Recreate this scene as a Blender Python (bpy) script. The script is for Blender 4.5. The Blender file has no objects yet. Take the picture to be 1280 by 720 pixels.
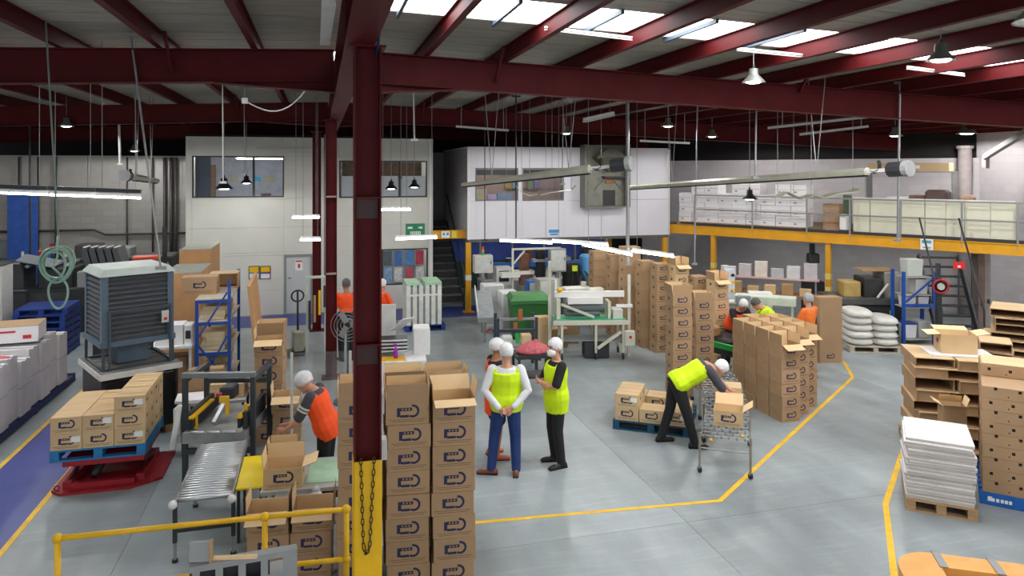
import bpy, bmesh, math, random
from math import sin, cos, pi, radians, atan2, sqrt
from mathutils import Vector, Matrix

random.seed(7)
SC = bpy.context.scene
COL = SC.collection

# ------------------------------------------------------------------ camera
CAM_H = 4.0          # eye height of the photographer on the raised landing
FPX = 900.0          # focal length for a 1280 px wide frame
HORY = 213.0         # row of the horizon
YAW = radians(14.93)
CA, SA = cos(YAW), sin(YAW)
cam = bpy.data.cameras.new('camera')
cam.sensor_width = 36.0
cam.lens = 36.0 * FPX / 1280.0
cam.shift_y = -(360.0 - HORY) / 1280.0
cam.clip_start = 0.05
cam.clip_end = 200
camo = bpy.data.objects.new('camera', cam)
COL.objects.link(camo)
camo.location = (0, 0, CAM_H)
camo.rotation_euler = (pi / 2, 0, -YAW)
SC.camera = camo

# ------------------------------------------------------------------ world, exposure
w = bpy.data.worlds.new('world')
SC.world = w
w.use_nodes = True
wbg = w.node_tree.nodes['Background']
wbg.inputs[0].default_value = (0.93, 0.97, 1.0, 1)
wbg.inputs[1].default_value = 0.95
SC.view_settings.view_transform = 'Standard'
SC.view_settings.look = 'None'
SC.view_settings.gamma = 1.0
SC.view_settings.exposure = 0.12
SC.view_settings.use_curve_mapping = False
SKY_STRENGTH = 9.0
TUBE_STRENGTH = 17.0
BAY_POWER = 155.0
try:
    SC.cycles.use_denoising = True
    SC.cycles.max_bounces = 6
    SC.cycles.diffuse_bounces = 3
    SC.cycles.glossy_bounces = 3
    SC.cycles.transmission_bounces = 4
    SC.cycles.caustics_reflective = False
    SC.cycles.caustics_refractive = False
    SC.cycles.sample_clamp_indirect = 6.0
except Exception:
    pass

# ------------------------------------------------------------------ helpers
def W(px, d, z=0.0):
    """world point on the ray through column px at camera depth d"""
    xc = (px - 640.0) / FPX * d
    return Vector((xc * CA + d * SA, -xc * SA + d * CA, z))

def DG(py, z=0.0):
    return FPX * (CAM_H - z) / (py - HORY)

def G(px, py, z=0.0):
    return W(px, DG(py, z), z)

def Z(py, d):
    return CAM_H - (py - HORY) * d / FPX

def lin(c):
    c = c / 255.0
    return c / 12.92 if c <= 0.04045 else ((c + 0.055) / 1.055) ** 2.4

def rgb(t):
    return (lin(t[0]), lin(t[1]), lin(t[2]), 1.0)

MATS = {}
def M(name, col, rough=0.6, metal=0.0, var=0.12, scale=6.0, bump=0.0, rnd=0.0, spec=0.5, emit=0.0, stretch=None, trans=0.0, alpha=1.0):
    if name in MATS:
        return MATS[name]
    m = bpy.data.materials.new(name)
    m.use_nodes = True
    nt = m.node_tree
    N, L = nt.nodes, nt.links
    b = N['Principled BSDF']
    b.inputs['Roughness'].default_value = rough
    b.inputs['Metallic'].default_value = metal
    b.inputs['Specular IOR Level'].default_value = spec
    if trans:
        b.inputs['Transmission Weight'].default_value = trans
    if alpha < 1:
        b.inputs['Alpha'].default_value = alpha
    base = rgb(col)
    if emit:
        b.inputs['Emission Color'].default_value = base
        b.inputs['Emission Strength'].default_value = emit
    if var <= 0 and rnd <= 0:
        b.inputs['Base Color'].default_value = base
    else:
        tc = N.new('ShaderNodeTexCoord')
        no = N.new('ShaderNodeTexNoise')
        no.inputs['Scale'].default_value = scale
        no.inputs['Detail'].default_value = 4.0
        src = tc.outputs['Object']
        if stretch:
            mp = N.new('ShaderNodeMapping')
            mp.inputs['Scale'].default_value = stretch
            L.new(src, mp.inputs['Vector'])
            src = mp.outputs['Vector']
        L.new(src, no.inputs['Vector'])
        mr = N.new('ShaderNodeMapRange')
        mr.inputs['From Min'].default_value = 0.3
        mr.inputs['From Max'].default_value = 0.7
        mr.inputs['To Min'].default_value = 1.0 - var
        mr.inputs['To Max'].default_value = 1.0 + var
        L.new(no.outputs['Fac'], mr.inputs['Value'])
        fac = mr.outputs['Result']
        if rnd:
            oi = N.new('ShaderNodeObjectInfo')
            m2 = N.new('ShaderNodeMapRange')
            m2.inputs['To Min'].default_value = 1.0 - rnd
            m2.inputs['To Max'].default_value = 1.0 + rnd
            L.new(oi.outputs['Random'], m2.inputs['Value'])
            mu = N.new('ShaderNodeMath')
            mu.operation = 'MULTIPLY'
            L.new(fac, mu.inputs[0])
            L.new(m2.outputs['Result'], mu.inputs[1])
            fac = mu.outputs[0]
        vm = N.new('ShaderNodeVectorMath')
        vm.operation = 'SCALE'
        vm.inputs[0].default_value = base[:3]
        L.new(fac, vm.inputs['Scale'])
        L.new(vm.outputs['Vector'], b.inputs['Base Color'])
        if bump:
            bp = N.new('ShaderNodeBump')
            bp.inputs['Strength'].default_value = bump
            bp.inputs['Distance'].default_value = 0.01
            L.new(no.outputs['Fac'], bp.inputs['Height'])
            L.new(bp.outputs['Normal'], b.inputs['Normal'])
    MATS[name] = m
    return m

class MB:
    """collects primitives into one mesh"""
    def __init__(s):
        s.v = []; s.f = []; s.mi = []
    def add(s, vs, fs, mi=0, X=None):
        o = len(s.v)
        if X is not None:
            vs = [X @ Vector(v) for v in vs]
        s.v += [tuple(v) for v in vs]
        for f in fs:
            s.f.append(tuple(i + o for i in f)); s.mi.append(mi)
        return s
    def box(s, x0, x1, y0, y1, z0, z1, mi=0, X=None):
        vs = [(x0,y0,z0),(x1,y0,z0),(x1,y1,z0),(x0,y1,z0),(x0,y0,z1),(x1,y0,z1),(x1,y1,z1),(x0,y1,z1)]
        return s.add(vs, [(3,2,1,0),(4,5,6,7),(0,1,5,4),(1,2,6,5),(2,3,7,6),(3,0,4,7)], mi, X)
    def cbox(s, x0, x1, y0, y1, z0, z1, c=0.01, mi=0, X=None):
        """box with chamfered vertical and top edges"""
        def ring(a, z):
            return [(x0+a,y0,z),(x1-a,y0,z),(x1,y0+a,z),(x1,y1-a,z),(x1-a,y1,z),(x0+a,y1,z),(x0,y1-a,z),(x0,y0+a,z)]
        b = ring(c, z0); t = ring(c, z1 - c)
        tt = [(min(max(x, x0+c), x1-c), min(max(y, y0+c), y1-c), z1) for x, y, _ in ring(c, z1)]
        vs = b + t + tt
        fs = [tuple(range(7, -1, -1))]
        for k in range(8):
            j = (k+1) % 8
            fs.append((k, j, 8+j, 8+k)); fs.append((8+k, 8+j, 16+j, 16+k))
        fs.append(tuple(range(16, 24)))
        return s.add(vs, fs, mi, X)
    def frustum(s, a, za, b, zb, mi=0, X=None):
        """a, b = (x0,x1,y0,y1) rectangles at za and zb"""
        vs = [(a[0],a[2],za),(a[1],a[2],za),(a[1],a[3],za),(a[0],a[3],za),(b[0],b[2],zb),(b[1],b[2],zb),(b[1],b[3],zb),(b[0],b[3],zb)]
        return s.add(vs, [(3,2,1,0),(4,5,6,7),(0,1,5,4),(1,2,6,5),(2,3,7,6),(3,0,4,7)], mi, X)
    def cyl(s, p0, p1, r0, r1=None, n=8, mi=0, X=None, cap=True):
        p0 = Vector(p0); p1 = Vector(p1)
        r1 = r0 if r1 is None else r1
        d = (p1 - p0).normalized()
        a = d.orthogonal().normalized(); b = d.cross(a)
        vs = []
        for p, r in ((p0, r0), (p1, r1)):
            for k in range(n):
                t = 2*pi*k/n
                vs.append(p + (a*cos(t) + b*sin(t))*r)
        fs = [(k, (k+1) % n, n+(k+1) % n, n+k) for k in range(n)]
        if cap:
            fs += [tuple(range(n-1, -1, -1)), tuple(range(n, 2*n))]
        return s.add(vs, fs, mi, X)
    def bar(s, p0, p1, w, h, mi=0, up=(0,0,1), X=None):
        """rectangular bar between two points"""
        p0 = Vector(p0); p1 = Vector(p1)
        d = (p1-p0).normalized()
        u = Vector(up)
        if abs(d.dot(u)) > 0.98:
            u = Vector((0,1,0))
        a = d.cross(u).normalized(); b = a.cross(d).normalized()
        vs = []
        for p in (p0, p1):
            for i, j in ((-1,-1),(1,-1),(1,1),(-1,1)):
                vs.append(p + a*(w/2*i) + b*(h/2*j))
        return s.add(vs, [(3,2,1,0),(4,5,6,7),(0,1,5,4),(1,2,6,5),(2,3,7,6),(3,0,4,7)], mi, X)
    def tube(s, pts, r, n=6, mi=0, closed=False, X=None):
        P = [Vector(p) for p in pts]
        m = len(P)
        rr = r if isinstance(r, (list, tuple)) else [r]*m
        vs = []; prev = None
        for i in range(m):
            if closed:
                d = (P[(i+1) % m] - P[i-1]).normalized()
            else:
                d = (P[min(i+1, m-1)] - P[max(i-1, 0)]).normalized()
            if prev is None:
                a = d.orthogonal().normalized()
            else:
                a = (prev - d*prev.dot(d)).normalized()
            prev = a
            b = d.cross(a)
            for k in range(n):
                t = 2*pi*k/n
                vs.append(P[i] + (a*cos(t)+b*sin(t))*rr[i])
        fs = []
        for i in range(m if closed else m-1):
            j = (i+1) % m
            for k in range(n):
                fs.append((i*n+k, i*n+(k+1) % n, j*n+(k+1) % n, j*n+k))
        if not closed:
            fs += [tuple(range(n-1, -1, -1)), tuple(range((m-1)*n, m*n))]
        return s.add(vs, fs, mi, X)
    def prism(s, poly, axis, a0, a1, mi=0, X=None):
        """poly of 2-D points extruded along axis 'x','y' or 'z'"""
        def p3(p, a):
            return {'x': (a, p[0], p[1]), 'y': (p[0], a, p[1]), 'z': (p[0], p[1], a)}[axis]
        n = len(poly)
        vs = [p3(p, a0) for p in poly] + [p3(p, a1) for p in poly]
        fs = [tuple(range(n-1, -1, -1)), tuple(range(n, 2*n))] + [(k, (k+1) % n, n+(k+1) % n, n+k) for k in range(n)]
        return s.add(vs, fs, mi, X)
    def lathe(s, prof, n=16, mi=0, X=None):
        vs = []; fs = []
        for r, z in prof:
            for k in range(n):
                t = 2*pi*k/n
                vs.append((r*cos(t), r*sin(t), z))
        for i in range(len(prof)-1):
            for k in range(n):
                fs.append((i*n+k, i*n+(k+1) % n, (i+1)*n+(k+1) % n, (i+1)*n+k))
        return s.add(vs, fs, mi, X)
    def ball(s, c, rx, ry=None, rz=None, n=10, m=7, mi=0, X=None):
        ry = rx if ry is None else ry; rz = rx if rz is None else rz
        vs = [(c[0], c[1], c[2]-rz)]
        for i in range(1, m):
            p = -pi/2 + pi*i/m
            for k in range(n):
                t = 2*pi*k/n
                vs.append((c[0]+rx*cos(p)*cos(t), c[1]+ry*cos(p)*sin(t), c[2]+rz*sin(p)))
        vs.append((c[0], c[1], c[2]+rz))
        fs = [(0, 1+(k+1) % n, 1+k) for k in range(n)]
        for i in range(m-2):
            for k in range(n):
                fs.append((1+i*n+k, 1+i*n+(k+1) % n, 1+(i+1)*n+(k+1) % n, 1+(i+1)*n+k))
        o = 1+(m-2)*n
        fs += [(o+k, o+(k+1) % n, len(vs)-1) for k in range(n)]
        return s.add(vs, fs, mi, X)
    def mesh(s, name, mats, smooth=False):
        me = bpy.data.meshes.new(name)
        me.from_pydata(s.v, [], s.f)
        mats = mats if isinstance(mats, (list, tuple)) else [mats]
        for m in mats:
            me.materials.append(m)
        if len(mats) > 1:
            me.polygons.foreach_set('material_index', s.mi)
        bm = bmesh.new(); bm.from_mesh(me)
        bmesh.ops.recalc_face_normals(bm, faces=bm.faces)
        bm.to_mesh(me); bm.free()
        if smooth:
            me.polygons.foreach_set('use_smooth', [True]*len(me.polygons))
        me.update()
        return me
    def build(s, name, mats, parent=None, loc=(0,0,0), rz=0.0, smooth=False):
        return link(name, s.mesh(name, mats, smooth), parent, loc, rz)

def link(name, me, parent=None, loc=(0,0,0), rz=0.0):
    o = bpy.data.objects.new(name, me)
    COL.objects.link(o)
    o.location = loc
    o.rotation_euler = (0, 0, radians(rz))
    if parent is not None:
        o.parent = parent
    return o

def tag(o, label=None, cat=None, group=None, kind=None):
    if label: o['label'] = label
    if cat: o['category'] = cat
    if group: o['group'] = group
    if kind: o['kind'] = kind
    return o

def thing(name, label, cat, loc=(0,0,0), rz=0.0, group=None):
    return tag(link(name, None, None, loc, rz), label, cat, group)

def part(parent, name, m, *boxes, X=None, chamfer=0, label=None):
    """one mesh part made of boxes (x0,x1,y0,y1,z0,z1)"""
    b = MB()
    for q in boxes:
        if chamfer:
            b.cbox(*q, c=chamfer, X=X)
        else:
            b.box(*q, X=X)
    o = b.build(name, m, parent)
    if label: o['label'] = label
    return o

def pipe(parent, name, m, pts, r, n=6, closed=False):
    return MB().tube(pts, r, n, closed=closed).build(name, m, parent, smooth=True)

def struct(name, b, m, parent=None, label=None, cat=None):
    o = b.build(name, m, parent)
    if parent is None:
        tag(o, label, cat, kind='structure')
    return o

MESHES = {}
def shared(key, fn):
    if key not in MESHES:
        MESHES[key] = fn()
    return MESHES[key]

def copy_tree(o, parent=None, loc=None, rz=None, label=None):
    c = o.copy()
    COL.objects.link(c)
    c.parent = parent
    if loc is not None: c.location = loc
    if rz is not None: c.rotation_euler = (0, 0, radians(rz))
    if label: c['label'] = label
    for ch in list(o.children):
        copy_tree(ch, c)
    return c

ORD = ['', 'first', 'second', 'third', 'fourth', 'fifth', 'sixth', 'seventh', 'eighth', 'ninth', 'tenth', 'eleventh', 'twelfth', 'thirteenth', 'fourteenth', 'fifteenth', 'sixteenth', 'seventeenth', 'eighteenth', 'nineteenth', 'twentieth']

# ------------------------------------------------------------------ materials
red = M('red_oxide_paint', (86, 18, 21), 0.6, var=0.15, scale=3, spec=0.2)
galv = M('galvanised_steel', (150, 152, 152), 0.45, 0.6, var=0.12, scale=8)
grey = M('grey_paint', (140, 142, 142), 0.5, var=0.06)
lgrey = M('light_grey_paint', (200, 200, 196), 0.5, var=0.05)
dark = M('dark_machine_paint', (44, 46, 50), 0.5, var=0.15)
black = M('black_rubber', (20, 20, 22), 0.6, var=0.1)
white = M('white_paint', (232, 232, 230), 0.5, var=0.03)
cream = M('cream_panel', (214, 214, 206), 0.55, var=0.04, scale=2)
yellow = M('safety_yellow', (238, 186, 18), 0.45, var=0.08)
mezzy = M('mezzanine_yellow', (222, 160, 20), 0.5, var=0.08, scale=3)
bluep = M('pallet_blue', (24, 58, 140), 0.6, var=0.2, scale=9)
skyblue = M('pallet_light_blue', (40, 122, 176), 0.7, var=0.2, scale=9)
rackblue = M('rack_blue', (26, 78, 168), 0.45, var=0.08)
wood = M('raw_timber', (176, 142, 104), 0.75, var=0.2, scale=7, stretch=(1, 8, 8))
kraft = M('kraft_cardboard', (172, 140, 106), 0.8, var=0.07, scale=3, rnd=0.07)
kraft2 = M('pale_cardboard', (208, 178, 136), 0.8, var=0.06, scale=3, rnd=0.05)
kraftin = M('carton_inside', (232, 200, 154), 0.85, var=0.05, scale=4)
inkm = M('navy_print', (38, 42, 78), 0.7, var=0.1, scale=30)
ink2 = M('faint_print', (118, 92, 66), 0.8, var=0.05)
paper = M('white_paper', (240, 240, 240), 0.7, var=0.03)
tape = M('packing_tape', (196, 158, 112), 0.35, var=0.05)
wcard = M('white_carton', (232, 230, 232), 0.7, var=0.04, scale=3, rnd=0.03)
glass = M('window_glass', (190, 200, 206), 0.05, var=0, trans=0.9, alpha=0.12)
chrome = M('zinc_roller', (196, 200, 202), 0.3, 0.7, var=0.08, scale=5)
liftred = M('lift_red', (148, 22, 34), 0.5, var=0.15)
green = M('bin_green', (46, 108, 52), 0.5, var=0.08)
lamp_white = M('lamp_glow', (255, 252, 244), 0.5, var=0, emit=TUBE_STRENGTH)
tube_white = M('tube_glow', (255, 255, 250), 0.5, var=0, emit=TUBE_STRENGTH)
skyglow = M('daylight_sheet', (250, 252, 255), 0.5, var=0, emit=SKY_STRENGTH)
hosem = M('hose_green', (142, 176, 160), 0.45, var=0.08)
blackwrap = M('black_stretch_film', (26, 26, 28), 0.22, var=0.3, scale=5, bump=0.5)
aircon = M('blue_grey_sheet', (84, 104, 120), 0.45, var=0.08)
louvre = M('cooler_pad', (92, 94, 96), 0.7, var=0.15, scale=12)
orange = M('hi_vis_orange', (255, 84, 20), 0.7, var=0.06)
lime = M('hi_vis_lime', (214, 246, 12), 0.7, var=0.06, scale=9)

# ================================================================== SETTING
RX = 0.3                                   # ridge / column line
def zroof(x): return 5.84 - 0.037*abs(x-RX)
def XY(px, Y): return Y*math.tan(math.atan((px-640.0)/FPX)+YAW)
def dep(x, y): return x*SA + y*CA

def floor_mat():
    m = bpy.data.materials.new('sealed_concrete'); m.use_nodes = True
    nt = m.node_tree; N, L = nt.nodes, nt.links
    b = N['Principled BSDF']
    g = N.new('ShaderNodeNewGeometry')
    def noise(scale, st, det=5):
        mp = N.new('ShaderNodeMapping'); mp.inputs['Scale'].default_value = st[:3]
        mp.inputs['Rotation'].default_value = (0, 0, st[3])
        L.new(g.outputs['Position'], mp.inputs['Vector'])
        n = N.new('ShaderNodeTexNoise'); n.inputs['Scale'].default_value = scale; n.inputs['Detail'].default_value = det
        L.new(mp.outputs['Vector'], n.inputs['Vector'])
        return n.outputs['Fac']
    def rng(s, a, c, lo, hi):
        r = N.new('ShaderNodeMapRange'); r.inputs['From Min'].default_value = a; r.inputs['From Max'].default_value = c
        r.inputs['To Min'].default_value = lo; r.inputs['To Max'].default_value = hi
        L.new(s, r.inputs['Value']); return r.outputs['Result']
    def mul(a, c):
        q = N.new('ShaderNodeMath'); q.operation = 'MULTIPLY'; L.new(a, q.inputs[0]); L.new(c, q.inputs[1]); return q.outputs[0]
    f = rng(noise(0.5, (1,1,1,0)), .35, .65, .82, 1.14)
    f = mul(f, rng(noise(3.0, (1,.25,1,.5)), .3, .7, .88, 1.1))
    f = mul(f, rng(noise(5.0, (.25,2.5,1,-.35)), .52, .72, .98, 1.12))
    f = mul(f, rng(noise(40.0, (1,1,1,0)), .3, .7, .96, 1.04))
    oi = N.new('ShaderNodeObjectInfo')
    f = mul(f, rng(oi.outputs['Random'], 0, 1, .9, 1.08))
    v = N.new('ShaderNodeVectorMath'); v.operation = 'SCALE'
    v.inputs[0].default_value = rgb((150, 159, 162))[:3]
    L.new(f, v.inputs['Scale']); L.new(v.outputs['Vector'], b.inputs['Base Color'])
    L.new(rng(noise(2.2, (1,1,1,.3)), .3, .7, .28, .5), b.inputs['Roughness'])
    return m
conc = floor_mat()

def block_mat(name, c1, c2, sx=0.4, sy=0.2):
    m = bpy.data.materials.new(name); m.use_nodes = True
    nt = m.node_tree; N, L = nt.nodes, nt.links
    b = N['Principled BSDF']; b.inputs['Roughness'].default_value = .8
    tc = N.new('ShaderNodeTexCoord'); sp = N.new('ShaderNodeSeparateXYZ'); cb = N.new('ShaderNodeCombineXYZ')
    L.new(tc.outputs['Object'], sp.inputs[0])
    ad = N.new('ShaderNodeMath'); ad.operation = 'ADD'
    L.new(sp.outputs['X'], ad.inputs[0]); L.new(sp.outputs['Y'], ad.inputs[1])
    L.new(ad.outputs[0], cb.inputs['X']); L.new(sp.outputs['Z'], cb.inputs['Y'])
    br = N.new('ShaderNodeTexBrick')
    br.inputs['Color1'].default_value = rgb(c1); br.inputs['Color2'].default_value = rgb([q*.95 for q in c1]); br.inputs['Mortar'].default_value = rgb(c2)
    br.inputs['Scale'].default_value = 1.0; br.inputs['Brick Width'].default_value = sx; br.inputs['Row Height'].default_value = sy
    br.inputs['Mortar Size'].default_value = .012
    L.new(cb.outputs[0], br.inputs['Vector'])
    L.new(br.outputs['Color'], b.inputs['Base Color'])
    return m
blk_dark = block_mat('grey_blockwork', (146, 144, 140), (134, 132, 128))
blk_light = block_mat('pale_blockwork', (196, 190, 194), (186, 181, 185))
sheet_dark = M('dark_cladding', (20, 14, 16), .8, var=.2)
sheet_grey = M('grey_cladding', (146, 143, 140), .6, var=.08, scale=3)
foil = M('roof_foil', (158, 156, 145), .55, var=.16, scale=2.5, stretch=(1, 5, 1))
bluefloor = M('blue_floor_paint', (58, 70, 142), .42, var=.14, scale=3)
linepaint = M('yellow_line_paint', (236, 186, 40), .55, var=.14, scale=7)

# ---- floor: base, slabs with open joints
fl = tag(MB().box(-16, 30, -7, 28, -.25, -.03).build('floor', M('joint_filler', (118, 122, 124), .8)), 'grey sealed concrete factory floor', 'floor', kind='structure')
xs = [-16, -8, -2, 4.03, 10, 16, 30]; ys = [-7, 0, 7.4, 15, 21, 28]
for i in range(len(xs)-1):
    for j in range(len(ys)-1):
        MB().box(xs[i]+.002, xs[i+1]-.002, ys[j]+.002, ys[j+1]-.002, -.03, 0).build('floor_slab', conc, fl)

def ribbon(name, pts, wdt, m, label, z=.004):
    P = [Vector((p[0], p[1])) for p in pts]
    L_, R_ = [], []
    for i in range(len(P)):
        if i == 0: d = (P[1]-P[0]).normalized(); k = 1
        elif i == len(P)-1: d = (P[-1]-P[-2]).normalized(); k = 1
        else:
            d0 = (P[i]-P[i-1]).normalized(); d1 = (P[i+1]-P[i]).normalized()
            d = (d0+d1).normalized(); k = 1/max(.4, d.dot(d0))
        n = Vector((-d.y, d.x))*wdt/2*k
        L_.append(P[i]+n); R_.append(P[i]-n)
    b = MB(); n = len(P)
    vs = [(p.x, p.y, .0005) for p in L_+R_] + [(p.x, p.y, z) for p in L_+R_]
    fs = []
    for i in range(n-1):
        fs += [(2*n+i, 2*n+i+1, 3*n+i+1, 3*n+i), (i, i+1, 2*n+i+1, 2*n+i), (n+i, n+i+1, 3*n+i+1, 3*n+i), (i, n+i, n+i+1, i+1)]
    fs += [(0, n, 3*n, 2*n), (n-1, 2*n-1, 4*n-1, 3*n-1)]
    b.add(vs, fs)
    return tag(b.build(name, m), label, 'floor marking', kind='structure')

tag(MB().box(-4.15, -3.25, -5, 19.4, .0005, .003).build('trim_1', bluefloor), 'blue painted walkway running beside the white boards', 'floor marking', kind='structure')
tag(MB().box(-3.25, 9, 19.4, 20.9, .0005, .003).build('trim_2', bluefloor), 'blue painted walkway along the foot of the office wall', 'floor marking', kind='structure')
ribbon('trim_3', [(-3.22, -5), (-3.22, 19.3)], .065, linepaint, 'yellow line on the pallet lift side of the blue walkway')
ribbon('trim_4', [(-4.17, -5), (-4.17, 19.3)], .065, linepaint, 'yellow line on the white board side of the blue walkway')
ribbon('trim_5', [G(560, 656.5), G(900, 626), G(1066, 472), G(1055, 452), G(1036, 447)], .06, linepaint, 'yellow line bent around the flexible conveyor and carton rows', .003)
ribbon('trim_6', [G(1131, 556), G(1107, 630), G(1118, 722), G(1124, 790)], .065, linepaint, 'yellow line bent beside the pallets of flat cartons')

# ---- roof
def half(name, x0, x1, y0, y1, m, parent, t=.05, dz=0):
    b = MB()
    vs = []
    for z_ in (0, t):
        for x, y in ((x0, y0), (x1, y0), (x1, y1), (x0, y1)):
            vs.append((x, y, zroof(x)+z_+dz))
    b.add(vs, [(3,2,1,0),(4,5,6,7),(0,1,5,4),(1,2,6,5),(2,3,7,6),(3,0,4,7)])
    return b.build(name, m, parent)
ce = tag(link('ceiling', None), 'low pitched roof of grey foil faced sheets', 'ceiling', kind='structure')
SKYR = {(7.24, 8.30), (-3.4, -2.4)}
ystep = []
y = -6.6
edges = [-6.6, -5.5, -4.5, -3.4, -2.4, -1.3, -.2, .9, 2, 3, 4.1, 5.15, 6.2, 7.24, 8.30, 9.4, 10.5, 11.5, 12.5, 13.6, 14.7, 15.8, 16.9, 18, 19.1, 20.2, 21.3, 22.4, 23.5, 24.6, 25.7, 27]
nw = 10
e2 = []
for a, c in zip(edges[:-1], edges[1:]):
    e2.append(a)
    if a not in (7.24, -3.4, 11.5): e2.append((a+c)/2)
edges = e2 + [edges[-1]]
for a, c in zip(edges[:-1], edges[1:]):
    for side in (0, 1):
        x0, x1 = (-13, RX) if side == 0 else (RX, 28)
        is_sky = (side == 1 and a in (7.24, -3.4)) or (side == 0 and a in (11.5, -3.4))  # the pair behind the camera is added, unseen, to light the hall
        if is_sky:
            nw += 1
            o = tag(link('window_%d' % nw, None), ['translucent skylight sheets over the conveyor side of the roof', 'translucent skylight sheets over the pallet lift side of the roof', 'unseen skylight sheets added above the landing, wide roof slope', 'unseen skylight sheets added above the landing, short roof slope'][(0 if side == 1 else 1) + (0 if a > 0 else 2)], 'skylight', kind='structure')
            xx = x0
            while xx < x1 - .01:
                xe = min(xx+1.13, x1)
                half('pane', xx+.01, xe-.01, a+.02, c-.02, skyglow, o, .02, .01)
                xm = (xx+xe)/2
                if a > 0:
                    MB().box(xm-.02, xm+.02, a-.12, c+.1, zroof(xm)-.06, zroof(xm)-.012).build('strut', M('blue_grey_strut', (70, 84, 100), .5), o)
                xx = xe
        else:
            half('roof_sheet', x0, x1, a+.012, c-.012, foil, ce)
# cover strip above the joints so that no daylight leaks through
for side in (0, 1):
    x0, x1 = (-13, RX) if side == 0 else (RX, 28)
    for a in edges[1:-1]:
        half('roof_lap', x0, x1, a-.03, a+.03, M('roof_lap_metal', (92, 90, 86), .5, .4), ce, .012, .0505)

def ibeam(b, p0, p1, wd, h, tf=.016, tw=.012, mi=0):
    """I section, h along +z, p0/p1 = bottom centre line"""
    p0 = Vector(p0); p1 = Vector(p1); up = Vector((0, 0, 1))
    b.bar(p0+up*tf/2, p1+up*tf/2, wd, tf, mi)
    b.bar(p0+up*(h-tf/2), p1+up*(h-tf/2), wd, tf, mi)
    b.bar(p0+up*h/2, p1+up*h/2, tw, h-2*tf, mi)
    return b
def flanged(name, label, p0, p1, wd, h, m=red, group=None, tf=.016):
    t = thing(name, label, 'steel beam', (0, 0, 0), 0, group)
    p0 = Vector(p0); p1 = Vector(p1); up = Vector((0, 0, 1))
    MB().bar(p0+up*tf/2, p1+up*tf/2, wd, tf).build('bottom_flange', m, t)
    MB().bar(p0+up*(h-tf/2), p1+up*(h-tf/2), wd, tf).build('top_flange', m, t)
    MB().bar(p0+up*h/2, p1+up*h/2, .012, h-2*tf).build('web', m, t)
    return t

xp = RX - 11*1.13
k = 0
while xp < 27:
    if abs(xp-RX) > .3:
        zt = zroof(xp) - .004
        b = MB(); ibeam(b, (xp, -6, zt-.2), (xp, 26.6, zt-.2), .085, .2, .012, .01)
        n_ = round((xp-RX)/1.13)
        tag(b.build('roof_purlin', red), 'dark red roof purlin, %s out from the ridge on the %s slope' % ((ORD+['twenty first', 'twenty second', 'twenty third', 'twenty fourth'])[abs(n_)], 'conveyor side' if n_ > 0 else 'pallet lift side'), 'steel beam', 'roof purlins')
    xp += 1.13
RAFT = [10.0, 17.7, 25.0]
rl = ['passing over the two carton stacks', 'hanging in front of the office fronts', 'against the dark back cladding']
for q, Y in enumerate(RAFT):
    zb = 5.19
    for side in (-1, 1):
        xe = -12.6 if side < 0 else 27
        x0 = RX + side*.115
        ze = zb - .037*abs(xe-RX)
        t = flanged('roof_rafter', 'deep dark red rafter on the %s, %s' % ('conveyor side' if side > 0 else 'pallet lift side', rl[q]), (x0, Y, zb), (xe, Y, ze), .2, .43, group='roof rafters')
        # haunch below the ridge joint
        pl = [(x0, zb-.14), (x0+side*1.5, zb-.037*1.5), (x0, zb)]
        MB().prism(pl, 'y', Y-.008, Y+.008).build('haunch_web', red, t)
        MB().bar((x0, Y, zb-.14), (x0+side*1.5, Y, zb-.037*1.5-.002), .2, .014).build('haunch_flange', red, t)
        for s_ in range(2, 24, 5):
            xq = x0 + side*s_
            if (xq > -12 and xq < 26):
                MB().bar((xq, Y-.05, zb+.06), (xq+side*.02, Y-.42, zb+.5), .04, .04).build('fly_brace', red, t)
t = flanged('ridge_girder', 'heavy red girder carried on the row of steel columns', (RX, -6, 4.98), (RX, 19.2, 4.98), .23, .52, tf=.02)
for Y in (5.8, 14.4, 9.9, 17.6, 2.0):
    part(t, 'stiffener', red, (RX-.11, RX+.11, Y-.006, Y+.006, 5.0, 5.48))
pipe(t, 'cable', M('blue_cable', (34, 50, 104), .5), [(RX+.14, -3, 5.1), (RX+.14, 1, 5.08), (RX+.15, 3, 5.11), (RX+.14, 5.6, 5.06), (RX+.13, 5.75, 4.9)], .012)

# ---- columns
def column(label, x, y, top, guard):
    t = thing('steel_column', label, 'column', (x, y, 0))
    part(t, 'flange', red, (-.105, -.091, -.1, .1, .02, top))
    part(t, 'flange', red, (.091, .105, -.1, .1, .02, top))
    part(t, 'web', red, (-.091, .091, -.006, .006, .02, top))
    part(t, 'base_plate', red, (-.18, .18, -.16, .16, 0, .02))
    part(t, 'cap_plate', red, (-.14, .14, -.12, .12, top, top+.016))
    return t
c1p = W(459, 5.7); c2p = W(414, 13.9); c3p = W(396, 18.0)
c1 = column('red steel column with a yellow base hung with chain', RX+.06, c1p.y, 4.962, True)
for z_ in (3.78, 2.63):
    part(c1, 'stiffener', red, (-.091, .091, -.098, .098, z_, z_+.014))
    part(c1, 'splice_plate', M('dark_red_plate', (62, 24, 26), .5), (-.085, .085, -.02, -.006, z_-.16, z_))
part(c1, 'yellow_guard', yellow, (-.108, .108, -.108, -.101, .02, 1.74), (-.112, -.105, -.108, .1, .02, 1.74), label='yellow painted column base')
part(c1, 'switch_box', lgrey, (.106, .13, -.06, .02, 2.08, 2.24))
part(c1, 'socket_box', lgrey, (.106, .15, -.07, .03, 1.72, 1.88))
chain = MB()
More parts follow.
